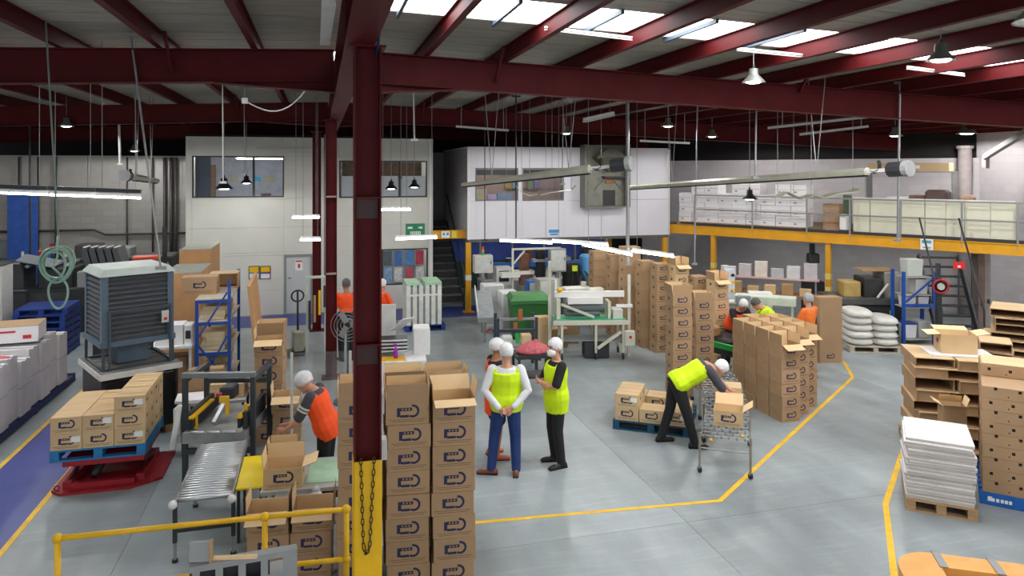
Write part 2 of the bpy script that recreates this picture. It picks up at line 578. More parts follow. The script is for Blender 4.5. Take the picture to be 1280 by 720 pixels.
def chain_pts(n):
    out = []
    for i in range(n+1):
        u = i/n
        x = -.058 + .125*u + .012*math.sin(u*9)
        zz = 1.765 - .72*(1-abs(2*u-1.08)**2.2 if True else 0)
        out.append(Vector((x, -.122, zz)))
    return out
cp = [Vector((-.055+.02*u, -.124, 1.77-.70*u)) for u in [i/15 for i in range(15)]] + [Vector((-.028+.03*i/4, -.124, 1.055-.028*sin(pi*i/4))) for i in range(5)] + [Vector((.012+.035*u, -.124, 1.08+.69*u)) for u in [i/15 for i in range(16)]]
for i in range(len(cp)-1):
    a, c = cp[i], cp[i+1]
    mid = (a+c)/2; d = (c-a); ln = d.length; d.normalize()
    side = Vector((0, 1, 0)) if i % 2 else d.cross(Vector((0, 1, 0)))
    ring = []
    for q in range(8):
        th = 2*pi*q/8
        ring.append(mid + d*(ln*.62*cos(th)) + side*(.011*sin(th)))
    chain.tube(ring, .0042, 4, closed=True)
tag(chain.build('chain', M('dark_chain', (70, 66, 56), .4, .7), None, (RX+.06, c1p.y, 0)), 'dark steel chain looped over the yellow column base', 'chain')
c2 = column('red steel column standing by the pallet truck', c2p.x, c2p.y, 4.962, False)
for z_ in (3.48, 2.0):
    part(c2, 'stiffener', M('pale_plate', (170, 150, 140), .5), (-.1, .1, -.1, .1, z_, z_+.03))
c3 = column('red steel column nearest the office wall', c3p.x, c3p.y, 4.962, False)
pipe(c3, 'downpipe', grey, [(.22, -.1, .1), (.22, -.1, 4.9)], .05, 8)
part(c3, 'cable_tray', dark, (.3, .36, -.12, -.08, .4, 4.4))

# ---- walls
def seg_wall(name, parent, axis_pts, z0, z1, th, m, holes=()):
    pass
wl = tag(link('wall_left', None), 'grey block side wall', 'wall', kind='structure')
part(wl, 'blockwork', blk_dark, (-11.2, -11, 2, 24.6, 0, 5.3))
wb = tag(link('wall_back', None), 'grey back wall of ribbed sheet above blockwork', 'wall', kind='structure')
part(wb, 'blockwork', blk_dark, (-11.2, -3.3, 24.4, 24.6, 0, 3.1))
for i in range(9):
    x0 = -11.2 + i*.88
    part(wb, 'cladding_sheet', sheet_grey, (x0+.006, x0+.874, 24.38+.01*(i % 2), 24.56, 3.1, 4.45))
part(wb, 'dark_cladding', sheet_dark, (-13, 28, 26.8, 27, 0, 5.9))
for px in (205, 213, 219, 190, 158, 68, 46, 22):
    x = XY(px, 24.2)
    pipe(wb, 'conduit', M('dark_conduit', (58, 54, 54), .5), [(x, 24.3, .2), (x, 24.3, 4.4)], .05 if px > 200 else .03)
pipe(wb, 'pipe_run', M('dark_conduit', (58, 54, 54), .5), [(-11, 24.3, 2.2), (-6.6, 24.3, 2.2), (-6.3, 24.3, 2.05), (-3.5, 24.3, 2.05)], .035)
part(wb, 'blue_curtain', M('blue_vinyl', (40, 84, 168), .5, var=.15), (XY(9, 24.2), XY(47, 24.2), 24.2, 24.24, .6, 3.45))

# ---- left office block (Y = 21 front)
YO = 21.0
def front(parent, name, m, x0, x1, z0, z1, Y, th, holes, seams_x=(), seams_z=()):
    """front wall of separate panels, holes = (x0,x1,z0,z1)"""
    ex = sorted(set([x0, x1] + [h[0] for h in holes] + [h[1] for h in holes] + list(seams_x)))
    ez = sorted(set([z0, z1] + [h[2] for h in holes] + [h[3] for h in holes] + list(seams_z)))
    for i in range(len(ex)-1):
        for j in range(len(ez)-1):
            cx = (ex[i]+ex[i+1])/2; cz = (ez[j]+ez[j+1])/2
            if any(h[0] < cx < h[1] and h[2] < cz < h[3] for h in holes):
                continue
            part(parent, name, m, (ex[i]+.002, ex[i+1]-.002, Y, Y+th, ez[j]+.002, ez[j+1]-.002))
def zo(py, px, Y): 
    x = XY(px, Y); return Z(py, dep(x, Y))
ox0, ox1 = XY(232, YO), XY(540, YO)
wo = tag(link('wall_office', None), 'cream two storey office front with upper windows', 'wall', kind='structure')
hA = (XY(240, YO), XY(355, YO), zo(247, 300, YO), zo(195, 300, YO))
hB = (XY(424, YO), XY(534, YO), zo(247, 480, YO), zo(201, 480, YO))
hC = (XY(448, YO), XY(535, YO), zo(356, 500, YO), zo(311, 500, YO))
hD = (XY(355, YO), XY(391, YO), 0, zo(318, 370, YO))
front(wo, 'wall_panel', cream, ox0, ox1, 0, 4.92, YO, .1, [hA, hB, hC, hD], (), (2.42,))
part(wo, 'corner_post', white, (ox1-.08, ox1+.02, YO-.03, YO+.1, 0, 4.92))
part(wo, 'side_panel', cream, (ox1-.04, ox1, YO+.1, 24.4, 0, 4.92))
part(wo, 'side_panel', cream, (ox0, ox0+.04, YO+.1, 24.4, 0, 4.92))
part(wo, 'roof_deck', sheet_dark, (ox0, ox1, YO, 24.4, 4.92, 4.98))
part(wo, 'storey_floor', lgrey, (ox0+.04, ox1-.04, YO+.1, 24.4, 2.4, 2.5))
part(wo, 'inner_wall', M('lilac_room_wall', (186, 190, 206), .7), (ox0+.04, ox1-.04, 24.3, 24.4, 0, 4.9))
part(wo, 'room_partition', M('lilac_room_wall', (186, 190, 206), .7), (XY(400, YO)-.05, XY(400, YO), YO+.1, 24.3, 0, 4.9))
part(wo, 'head_trim', lgrey, (XY(320, YO), XY(391, YO), YO-.03, YO, 4.58, 4.66), (XY(356, YO), XY(391, YO), YO-.02, YO, 4.50, 4.53))
def window(n, label, h, Y, mull, frame=dark, gl=glass):
    t = tag(link('window_%d' % n, None), label, 'window', kind='structure')
    x0, x1, z0, z1 = h
    f = .035
    for q in ((x0, x1, z0, z0+f), (x0, x1, z1-f, z1), (x0, x0+f, z0+f, z1-f), (x1-f, x1, z0+f, z1-f)):
        part(t, 'window_frame', frame, (q[0], q[1], Y+.01, Y+.07, q[2], q[3]))
    e = [x0+f] + [m_ for m_ in mull] + [x1-f]
    for m_ in mull:
        part(t, 'mullion', frame, (m_-.03, m_+.03, Y+.01, Y+.07, z0+f, z1-f))
    for a, c in zip(e[:-1], e[1:]):
        part(t, 'pane', gl, (a, c, Y+.035, Y+.041, z0+f, z1-f))
    return t
window(1, 'long upper office window looking into a lit room', hA, YO, [XY(317, YO)])
frost = M('frosted_pane', (206, 214, 220), .4, var=.04)
w2 = window(2, 'upper office window with frosted lower panes', hB, YO, [XY(453, YO), XY(500, YO)])
zmid = zo(220, 500, YO)
for a, c in ((XY(427, YO), XY(451, YO)), (XY(456, YO), XY(498, YO)), (XY(503, YO), XY(531, YO))):
    part(w2, 'frosted_panel', frost, (a, c, YO+.046, YO+.052, hB[2]+.04, zmid))
part(w2, 'timber_shelving', M('brown_shelving', (120, 84, 52), .6, var=.3, scale=10), (hB[0]+.1, hB[1]-.1, YO+.5, YO+.55, zmid-.1, hB[3]-.04))
w3 = window(3, 'ground floor office window covered in posters', hC, YO, [XY(478, YO)])
pc = [(206, 90, 100), (90, 150, 214), (226, 226, 226), (196, 60, 84), (150, 190, 226), (90, 100, 110), (230, 232, 228), (70, 120, 190)]
k = 0
for px0 in (452, 463, 480, 493, 507, 520):
    for pz in range(2):
        x0 = XY(px0, YO); x1 = XY(px0+10, YO); zz = hC[2]+.08+pz*.48
        MB().box(x0, x1, YO+.05, YO+.056, zz, zz+.42).build('poster', M('poster_%d' % (k % 8), pc[k % 8], .6, var=.25, scale=14), w3)
        k += 1
part(wo, 'poster', M('cyan_poster', (60, 190, 232), .6), (XY(318, 24.25), XY(326, 24.25), 24.27, 24.29, zo(227, 322, 24.25), zo(221, 322, 24.25)))
part(wo, 'notice', M('tan_notice', (190, 186, 160), .6), (XY(331, 24.25), XY(343, 24.25), 24.27, 24.29, zo(228, 337, 24.25), zo(219, 337, 24.25)), (XY(288, 24.25), XY(297, 24.25), 24.27, 24.29, zo(227, 337, 24.25), zo(219, 337, 24.25)))
part(wo, 'room_door', M('oak_door', (140, 96, 40), .5), (XY(263, 24.25), XY(270, 24.25), 24.2, 24.29, 2.5, zo(206, 266, 24)))
part(wo, 'room_cabinet', M('maroon_cabinet', (96, 56, 70), .5), (XY(326, 23), XY(338, 23), 23, 23.3, 2.9, 3.3))
part(wo, 'blind', M('slate_blind', (60, 72, 92), .6), (XY(241, YO)+.03, XY(262, YO), YO+.2, YO+.22, 3.2, 4.4))
rl_ = thing('ceiling_light', 'bright tube light on the ceiling of the upstairs office', 'light', (XY(330, 22.5), 22.5, 4.36))
part(rl_, 'diffuser', tube_white, (-.75, .75, -.06, .06, -.03, 0))
part(rl_, 'batten', white, (-.75, .75, -.06, .06, .005, .05))
MB().cyl((0, 0, .05), (0, 0, .56), .01).build('hanger', grey, rl_)
def room_light(px, Y, z, label, zt):
    t = thing('ceiling_light', label, 'light', (XY(px, Y), Y, z))
    part(t, 'diffuser', tube_white, (-.75, .75, -.06, .06, -.03, 0))
    part(t, 'batten', white, (-.75, .75, -.06, .06, .005, zt-z))
room_light(270, 22.2, 4.6, 'tube light on the office ceiling toward the slate blind', 4.915)
room_light(490, 22.4, 4.6, 'tube light in the room behind the frosted window', 4.915)
room_light(500, 22.4, 2.1, 'tube light in the ground floor office behind the posters', 2.395)
# door
d1 = tag(link('door_1', None), 'pale grey office door with a red lettered notice', 'door', kind='structure')
xa, xb = hD[0]+.05, hD[1]-.05
part(d1, 'door_leaf', M('door_grey', (196, 200, 200), .5, var=.03), (xa, xb, YO+.02, YO+.06, .01, hD[3]-.06))
part(d1, 'door_frame', grey, (hD[0], xa-.005, YO-.02, YO+.1, 0, hD[3]), (xb+.005, hD[1], YO-.02, YO+.1, 0, hD[3]), (xa, xb, YO-.02, YO+.1, hD[3]-.055, hD[3]))
part(d1, 'notice', paper, (xa+.25, xa+.45, YO+.012, YO+.019, 1.2, 1.5))
part(d1, 'notice_print', M('red_print', (200, 40, 50), .6), (xa+.26, xa+.44, YO+.008, YO+.0115, 1.44, 1.48), (xa+.32, xa+.38, YO+.008, YO+.0115, 1.27, 1.38))
MB().cyl((xa+.06, YO-.03, 1.0), (xa+.14, YO-.03, 1.0), .012).build('door_handle', dark, d1)
# framed notices
for q, px in enumerate((311, 325)):
    t = thing('framed_notice', ['framed yellow and white notice beside the corner of stacked boards', 'framed yellow and purple notice next to the office door'][q], 'notice', (XY(px, YO), YO, zo(349, px, YO)), 0)
    part(t, 'frame', dark, (0, .28, -.02, 0, 0, .36))
    part(t, 'yellow_header', yellow, (.02, .26, -.026, -.0205, .2, .34))
    part(t, 'print', [M('notice_green', (140, 160, 150), .6), M('notice_purple', (110, 90, 150), .6)][q], (.02, .26, -.026, -.0205, .15, .195))
    part(t, 'sheet', paper, (.02, .26, -.026, -.0205, .02, .145))
es = thing('exit_sign', 'green and white emergency sign on the office wall', 'sign', (XY(507, YO), YO, zo(294, 519, YO)))
wds = XY(531, YO)-XY(507, YO)
part(es, 'board', M('sign_green', (20, 140, 90), .5), (0, wds, -.012, 0, 0, .34))
part(es, 'pictogram', paper, (.06, .2, -.016, -.0125, .19, .25), (wds-.17, wds-.07, -.016, -.0125, .19, .25), (wds-.2, wds-.16, -.016, -.0125, .21, .23))
part(es, 'lettering', paper, (.13, wds-.12, -.016, -.0125, .02, .11))
part(es, 'lettering_strokes', M('sign_green', (20, 140, 90), .5), *[(.15+q*.06, .17+q*.06, -.019, -.0165, .03, .095) for q in range(5)])

# ---- stair and yellow edge between the offices
xs0, xs1 = ox1+.02, 4.02
YS = 20.25
st = thing('staircase', 'dark steel stair climbing between the two offices', 'stairs', (0, 0, 0))
nst = 11
for i in range(nst):
    yy = YS + .1 + i*.27; zz = .2*(i+1)
    part(st, 'tread', M('stair_tread', (92, 92, 92), .5), (xs0+.03, xs1-.03, yy, yy+.24, zz-.03, zz))
    part(st, 'riser', M('stair_dark', (34, 34, 36), .6), (xs0+.03, xs1-.03, yy+.22, yy+.235, zz, zz+.17))
for x in (xs0+.01, xs1-.02):
    MB().bar((x, YS+.05, .1), (x, YS+3.1, 2.27), .03, .2).build('stringer', dark, st)
pipe(st, 'handrail', dark, [(xs1-.02, YS+.1, .25), (xs1-.02, YS+.1, 1.1), (xs1-.02, YS+3, 3.2), (xs1-.02, YS+3.3, 3.2)], .02)
yb = thing('mezzanine_edge_beam', 'short yellow beam over the stair carrying two notices', 'steel beam', (0, YS, 0))
ya, yc_ = XY(541, YS), XY(584, YS)
part(yb, 'web', mezzy, (ya, yc_, 0, .02, 2.06, 2.3))
part(yb, 'flange', mezzy, (ya, yc_, -.04, .0, 2.06, 2.08), (ya, yc_, -.04, .0, 2.28, 2.3))
part(yb, 'notice', paper, (ya+.24, ya+.48, -.05, -.045, 2.09, 2.27))
part(yb, 'warning_notice', M('lime_notice', (216, 206, 60), .5), (ya+.53, ya+.68, -.05, -.045, 2.085, 2.275))
part(yb, 'notice_print', M('sign_teal', (90, 160, 180), .6), (ya+.27, ya+.34, -.054, -.0505, 2.16, 2.24), (ya+.38, ya+.45, -.054, -.0505, 2.16, 2.24))
wr = tag(link('wall_stairwell', None), 'dim grey wall panels behind the stair', 'wall', kind='structure')
part(wr, 'wall_panel', M('stair_wall', (150, 148, 150), .7, var=.1), (ox1, 4.05, 24.0, 24.1, 0, 4.6))
part(wr, 'upper_floor', dark, (ox1+.01, 4.04, 23.35, 24.0, 2.2, 2.28))

# ---- right office box on posts
YB = 19.9
bx0, bx1 = XY(585, YB), XY(836, YB)
zt_, zb_ = 4.63, 2.05
wh = tag(link('wall_office_box', None), 'white panelled office box raised on yellow posts', 'wall', kind='structure')
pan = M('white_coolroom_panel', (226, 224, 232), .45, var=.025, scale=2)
hE = (XY(594, YB), XY(648, YB), zo(251, 620, YB), zo(210, 620, YB))
hF = (XY(653, YB), XY(705, YB), zo(251, 680, YB), zo(210, 680, YB))
front(wh, 'wall_panel', pan, bx0, bx1, zb_, zt_, YB, .08, [hE, hF], [XY(p, YB) for p in (730, 754, 785)], [])
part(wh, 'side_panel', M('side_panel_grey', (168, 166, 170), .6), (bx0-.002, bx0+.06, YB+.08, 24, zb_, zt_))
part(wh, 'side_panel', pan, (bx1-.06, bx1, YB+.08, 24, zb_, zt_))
part(wh, 'base_deck', M('deck_under', (90, 88, 84), .7), (bx0, bx1, YB, 24, zb_-.08, zb_))
part(wh, 'roof_panel', pan, (bx0, bx1, YB, 24, zt_, zt_+.04))
part(wh, 'corner_trim', white, (bx0-.02, bx0+.05, YB-.02, YB, zb_, zt_), (bx1-.05, bx1+.02, YB-.02, YB, zb_, zt_))
part(wh, 'inner_wall', M('room_brown', (150, 128, 122), .7, var=.2, scale=2), (bx0+.1, bx1-.1, 22.2, 22.25, zb_, zt_))
for n, h, lb, mu in ((4, hE, 'office box window showing a tan screen and blue desk items', []), (5, hF, 'office box window showing coloured wall charts', [])):
    t = window(n, lb, h, YB, mu, M('grey_frame', (120, 120, 124), .5))
    part(t, 'dark_header', dark, (h[0]+.04, h[1]-.04, YB+.09, YB+.11, h[3]-.2, h[3]-.05))
x_ = hE[0]
part(wh, 'desk_screen', M('tan_screen', (196, 186, 150), .6), (x_+.05, x_+.42, 20.3, 20.33, hE[2]-.02, hE[2]+.32))
part(wh, 'desk_box', M('lilac_box', (190, 170, 210), .6), (x_+.45, x_+.72, 20.3, 20.5, hE[2]-.02, hE[2]+.16))
part(wh, 'desk_tray', M('blue_tray', (130, 160, 196), .6), (x_+.75, x_+1.2, 20.3, 20.5, hE[2]-.02, hE[2]+.18))
for q, cc in enumerate(((150, 130, 60), (96, 130, 150), (150, 90, 84), (96, 120, 90), (120, 110, 140))):
    part(wh, 'wall_chart', M('chart_%d' % q, cc, .7, var=.3, scale=9), (hF[0]+.05+q*.24, hF[0]+.26+q*.24, 22.1, 22.15, hF[2]+.3, hF[3]-.1))
part(wh, 'blue_mark', M('logo_blue', (70, 150, 214), .5), (XY(686, YB), XY(699, YB), YB-.008, YB-.003, zo(291, 690, YB), zo(287, 690, YB)), (XY(688, YB), XY(697, YB), YB-.008, YB-.003, zo(294, 690, YB), zo(292, 690, YB)))
wu = tag(link('wall_blue_back', None), 'blue sheeted wall below the raised office box', 'wall', kind='structure')
bt = M('blue_tarp', (46, 76, 168), .5, var=.2, scale=2)
for i in range(5):
    part(wu, 'sheet', bt, (4.1+i*1.2, 5.28+i*1.2, 24.1+.01*(i % 2), 24.16, .9, 2.05))
part(wu, 'dark_base', M('dark_green_base', (36, 56, 50), .6), (4.1, 10.1, 24.08, 24.2, 0, .9))
for px, lb in ((586, 'yellow steel post beside the stair carrying the office box'), (787, 'yellow steel post behind the tall carton rows'), (832, 'yellow steel post at the office box and mezzanine junction')):
    x = XY(px, YB)
    t = thing('yellow_post', lb, 'post', (x, YB+(.08 if px != 787 else 1.6), 0))
    part(t, 'post', mezzy, (-.07, .07, -.07, .07, .02, zb_-.085))
    part(t, 'base_plate', mezzy, (-.15, .15, -.15, .15, 0, .02))
    part(t, 'guard_band', white, (-.075, .075, -.075, .075, .9, 1.05))

room_light(625, 21.2, 4.3, 'tube light in the office box over the tan screen', 4.625)
room_light(690, 21.2, 4.3, 'tube light in the office box over the wall charts', 4.625)
# ---- mezzanine on the right
M0 = W(836, 22.0); M1 = W(1285, 15.9)
M0.z = M1.z = 0
mu_ = (M1-M0).normalized(); mn_ = Vector((-mu_.y, mu_.x, 0))
if mn_.x < 0: mn_ = -mn_
MANG = math.degrees(atan2(mu_.y, mu_.x))
MLEN = (M1-M0).length
def mzt(px):
    """distance along the mezzanine edge where column px of the view meets it"""
    o = Vector((0, 0, 0)); r = W(px, 1.0) ; r.z = 0
    # M0 + t u = s r
    det = mu_.x*(-r.y) - mu_.y*(-r.x)
    return (-M0.x*(-r.y) + M0.y*(-r.x))/det
ME = link('wall_mezzanine', None, None, M0, MANG)      # local x along the edge, y away from the camera when positive
tag(ME, 'yellow edged storage mezzanine deck', 'mezzanine', kind='structure')
sg = 1 if (Matrix.Rotation(radians(MANG), 3, 'Z') @ Vector((0, 1, 0))).dot(mn_) > 0 else -1
def MZ(t, off, z): return M0 + mu_*t + mn_*off + Vector((0, 0, z))
def mbox(parent, name, m, t0, t1, o0, o1, z0, z1):
    a, c = sorted((o0*sg, o1*sg))
    return part(parent, name, m, (t0, t1, a, c, z0, z1))
mbox(ME, 'edge_beam', mezzy, 0, MLEN+.3, 0, .05, 2.1, 2.36)
mbox(ME, 'edge_flange', mezzy, 0, MLEN+.3, -.03, 0, 2.1, 2.12)
mbox(ME, 'edge_flange', mezzy, 0, MLEN+.3, -.03, 0, 2.34, 2.36)
mbox(ME, 'deck', M('deck_ply', (120, 104, 84), .8), -.5, 7.4, .05, 4.0, 2.3, 2.36)
for q in range(8):
    mbox(ME, 'joist', M('dark_joist', (70, 64, 58), .6), q, q+.06, .06, 3.95, 2.14, 2.29)
mbox(ME, 'notice', paper, mzt(1151), mzt(1167), -.045, -.035, 2.1, 2.36)
mbox(ME, 'notice_print', M('sign_teal', (90, 160, 180), .6), mzt(1153), mzt(1165), -.05, -.046, 2.26, 2.33)
mbox(ME, 'notice_print', grey, mzt(1154), mzt(1164), -.05, -.046, 2.14, 2.17)
for px, lb in ((890, 'yellow mezzanine post behind the carton stacks'), (1034, 'yellow mezzanine post by the tall folded board')):
    p = MZ(mzt(px), .1, 0)
    t = thing('yellow_post', lb, 'post', p, MANG)
    part(t, 'post', mezzy, (-.06, .06, -.06, .06, .02, 2.09))
    part(t, 'base_plate', mezzy, (-.13, .13, -.13, .13, 0, .02))
    part(t, 'guard_band', M('pale_yellow', (236, 214, 120), .5), (-.065, .065, -.065, .065, .75, .95), (-.065, .065, -.065, .065, 1.15, 1.3))
WR = link('wall_right_rear', None, None, M0, MANG)
tag(WR, 'pale block wall behind the mezzanine', 'wall', kind='structure')
mbox(WR, 'blockwork', blk_light, -3.5, 7.45, 4.0, 4.15, 0, 4.35)
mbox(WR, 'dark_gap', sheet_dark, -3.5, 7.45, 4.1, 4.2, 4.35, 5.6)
corner = MZ(7.4, 4.0, 0)
wrr = tag(link('wall_right', None), 'pale painted side wall by the carton pallets', 'wall', kind='structure')
part(wrr, 'blockwork', blk_light, (corner.x, corner.x+.2, -6, corner.y+.1, 0, 5.2))
cp_ = thing('wall_pillar', 'round grey corner pillar at the back of the mezzanine', 'pillar', MZ(7.1, 3.7, 0))
MB().cyl((0, 0, 0), (0, 0, 4.6), .17, n=12).build('shaft', M('pillar_grey', (150, 140, 140), .7), cp_, smooth=True)
MB().cyl((0, 0, 4.6), (0, 0, 4.68), .21, n=12).build('capital', M('pillar_grey', (150, 140, 140), .7), cp_)
wbm = thing('raking_brace', 'pale raking beam along the top of the side wall', 'steel beam', (0, 0, 0))
pr0 = W(1232, 18.6, 4.35); pr1 = W(1290, 16.2, 4.95)
MB().bar(pr0, pr1, .12, .12).build('brace', M('pale_brace', (150, 142, 140), .6), wbm)
MB().bar(pr0, pr0+Vector((0, 0, -.3)), .12, .12).build('gusset', M('pale_brace', (150, 142, 140), .6), wbm)
# handrail on the mezzanine edge
hr = thing('mezzanine_handrail', 'grey tube handrail in front of the pale boards on the mezzanine', 'handrail', M0, MANG)
ts = [mzt(p) for p in (868, 940, 1008, 1062, 1125, 1202, 1272)]
for t_ in ts:
    MB().cyl((t_, .02*sg, 2.2), (t_, .02*sg, 3.28), .024).build('post', grey, hr)
for z_ in (3.27, 2.85):
    MB().cyl((ts[0], .02*sg, z_), (ts[-1]+.6, .02*sg, z_), .02).build('rail', grey, hr)
mbox(hr, 'kick_plate', dark, ts[0], ts[-1]+.3, .03, .045, 2.36, 2.44)

# ================================================================== LAMPS
def high_bay(px, py, d, label, shade=None, power=None, sc=.62):
    z = Z(py, d)
    p = W(px, d, z)
    t = thing('high_bay_lamp', label, 'lamp', p, 0, 'high bay lamps')
    sm = shade or M('lamp_shade_grey', (120, 122, 116), .4, .3)
    MB().lathe([(.03, .3), (.09, .29), (.1, .16), (.12, .14), (.24, .01), (.25, 0), (.235, .005), (.1, .12), (.0, .12)], 16).build('shade', sm, t, smooth=True)
    MB().lathe([(0, .03), (.15, .03), (.15, .0), (.11, -.02), (0, -.025)], 14).build('lens', lamp_white, t, smooth=True)
    t.scale = (sc, sc, sc)
    ztop = zroof(p.x)-.003
    MB().cyl((0, 0, .3), (0, 0, (ztop-z)/sc), .01, n=6).build('drop_rod', grey, t)
    MB().cyl((0, 0, .3), (0, 0, .38), .035, .02, n=8).build('ballast', dark, t)
    l = bpy.data.lights.new('bay_light', 'SPOT')
    l.energy = power or BAY_POWER; l.spot_size = radians(177); l.spot_blend = .12; l.shadow_soft_size = .14; l.color = (1, .985, .955)
    lo = bpy.data.objects.new('bay_light', l); COL.objects.link(lo); lo.parent = t; lo.location = (0, 0, -.1)
    return t
blk = M('black_shade', (18, 18, 20), .5)
for px, py, d, lb, sh in [
    (942, 103, 9.5, 'high bay lamp hung before the wide rafter with a clear view of skylights', None),
    (1176, 76, 7.6, 'high bay lamp hung right under the skylights on a thin rod', None),
    (835, 158, 15.5, 'high bay lamp hung over the tall carton stacks', None),
    (708, 167, 17.5, 'high bay lamp hung above the office box window', None),
    (890, 171, 18, 'high bay lamp hung near the corner of the white office box', None),
    (83, 158, 15.5, 'high bay lamp hung over the dark printing machines', None),
    (168, 189, 20.5, 'high bay lamp hung close to the ribbed back wall', None),
    (1119, 170, 15.0, 'high bay lamp hung over the mezzanine handrail', None),
    (280, 236, 17.0, 'black shaded pendant lamp in front of the long office window, lower one', blk),
    (308, 229, 18.5, 'black shaded pendant lamp in front of the long office window, higher one', blk),
    (489, 236, 17.5, 'black shaded pendant lamp before the frosted office window, by the column', blk),
    (518, 234, 18.0, 'black shaded pendant lamp before the frosted office window, by its outer jamb', blk),
    (937, 249, 14.0, 'small black shaded pendant over the carton rows below the mezzanine edge', blk)]:
    high_bay(px, py, d, lb, sh, BAY_POWER*(.22 if sh else 1.0), sc=.85 if px == 280 else .62)
# lamps added over the rest of the hall for more light, partly outside the view
for (x, y_), lb in zip([(-5, 4), (-6, 12), (4.5, 3.5), (10.5, 7), (14, 11), (5, -3), (12.6, 19.4), (16.2, 15.0), (-8, 20)],
                    ['added high bay lamp over the empty end of the blue walkway', 'added high bay lamp over the white boards beside the blue walkway', 'added high bay lamp above the yellow line by the carton stacks', 'added high bay lamp above the flat carton pallets', 'added high bay lamp above the mezzanine stair', 'added high bay lamp above the landing', 'added high bay lamp over the white cartons on the mezzanine', 'added high bay lamp over the pale boards on the mezzanine', 'added high bay lamp over the drum hoods by the blue curtain']):
    dd = dep(x, y_)
    t = thing('high_bay_lamp', lb, 'lamp', (x, y_, 4.95), 0, 'high bay lamps')
    MB().lathe([(.03, .3), (.09, .29), (.1, .16), (.12, .14), (.24, .01), (.25, 0), (.235, .005), (.1, .12), (.0, .12)], 16).build('shade', M('lamp_shade_grey', (120, 122, 116)), t, smooth=True)
    MB().lathe([(0, .03), (.15, .03), (.15, .0), (.11, -.02), (0, -.025)], 14).build('lens', lamp_white, t, smooth=True)
    MB().cyl((0, 0, .3), (0, 0, zroof(x)-.003-4.95), .008, n=6).build('drop_rod', grey, t)
    l = bpy.data.lights.new('bay_light', 'SPOT'); l.energy = BAY_POWER; l.spot_size = radians(177); l.spot_blend = .12; l.shadow_soft_size = .14; l.color = (1, .985, .955)
    lo = bpy.data.objects.new('bay_light', l); COL.objects.link(lo); lo.parent = t; lo.location = (0, 0, -.1)

def batten(p0, p1, label, hang=True, w_=.07, lit=True, group=None, tray=False):
    """a tube light between two world points"""
    p0 = Vector(p0); p1 = Vector(p1)
    c = (p0+p1)/2
    t = thing('tube_light', label, 'light', c, 0, group)
    a, e = p0-c, p1-c
    up = Vector((0, 0, 1))
    MB().bar(a+up*.03, e+up*.03, w_*.8, .045*min(1, w_/.06)).build('batten', white, t)
    MB().bar(a-up*(-.01+.022*min(1, w_/.06)), e-up*(-.01+.022*min(1, w_/.06)), w_, .035*min(1, w_/.07)).build('diffuser', tube_white if lit else lgrey, t)
    if hang:
        for q in (.12, .88):
            h = a.lerp(e, q)
            ztop = zroof(c.x+h.x)-.003-c.z
            MB().cyl(h+up*.05, Vector((h.x, h.y, ztop)), .005, n=5).build('suspension_wire', grey, t)
    if tray:
        MB().bar(a+up*.085, e+up*.085, .1, .05).build('cable_tray', dark, t)
    return t
# long row at the left over the machines
for i, (a, c) in enumerate([(-30, 60), (62, 120), (121, 176)]):
    ya_ = 239.5+(a+30)*.037; yb_ = 239.5+(c+30)*.037
    batten(W(a, 9.6, Z(ya_, 9.6)), W(c, 9.75, Z(yb_, 9.75)), ['lit tube light over the coiled hose, part of a long row', 'lit tube light in the middle of the long row over the machines', 'lit tube light at the end of the long row toward the leaning pole'][i], True, .045, True, 'tube lights over the machines', True)
for px0, px1, py0, py1, d, lb in [(366, 399, 271, 271, 15.5, 'short lit tube light beside the red columns, upper one'), (376, 400, 299, 299, 15.0, 'short lit tube light beside the red columns, lower one'),
                            (474, 513, 261.5, 261.5, 15.0, 'lit tube light hung under the frosted office window'), (495, 546, 298, 296, 14.0, 'lit tube light hung under the green emergency sign'),
                            (625, 690, 300, 303, 15.5, 'lit tube light hung along the base of the office box'), (728, 790, 305, 318, 14.0, 'lit tube light hung above the boxes beside the steel pole'), (790, 842, 313, 320, 14.6, 'lit tube light hung over the tall carton rows'), (690, 760, 301, 306, 16.5, 'lit tube light hung in front of the blue sheets')]:
    batten(W(px0, d, Z(py0, d)), W(px1, d, Z(py1, d)), lb, True, .08, True, 'tube lights over the packing lines')
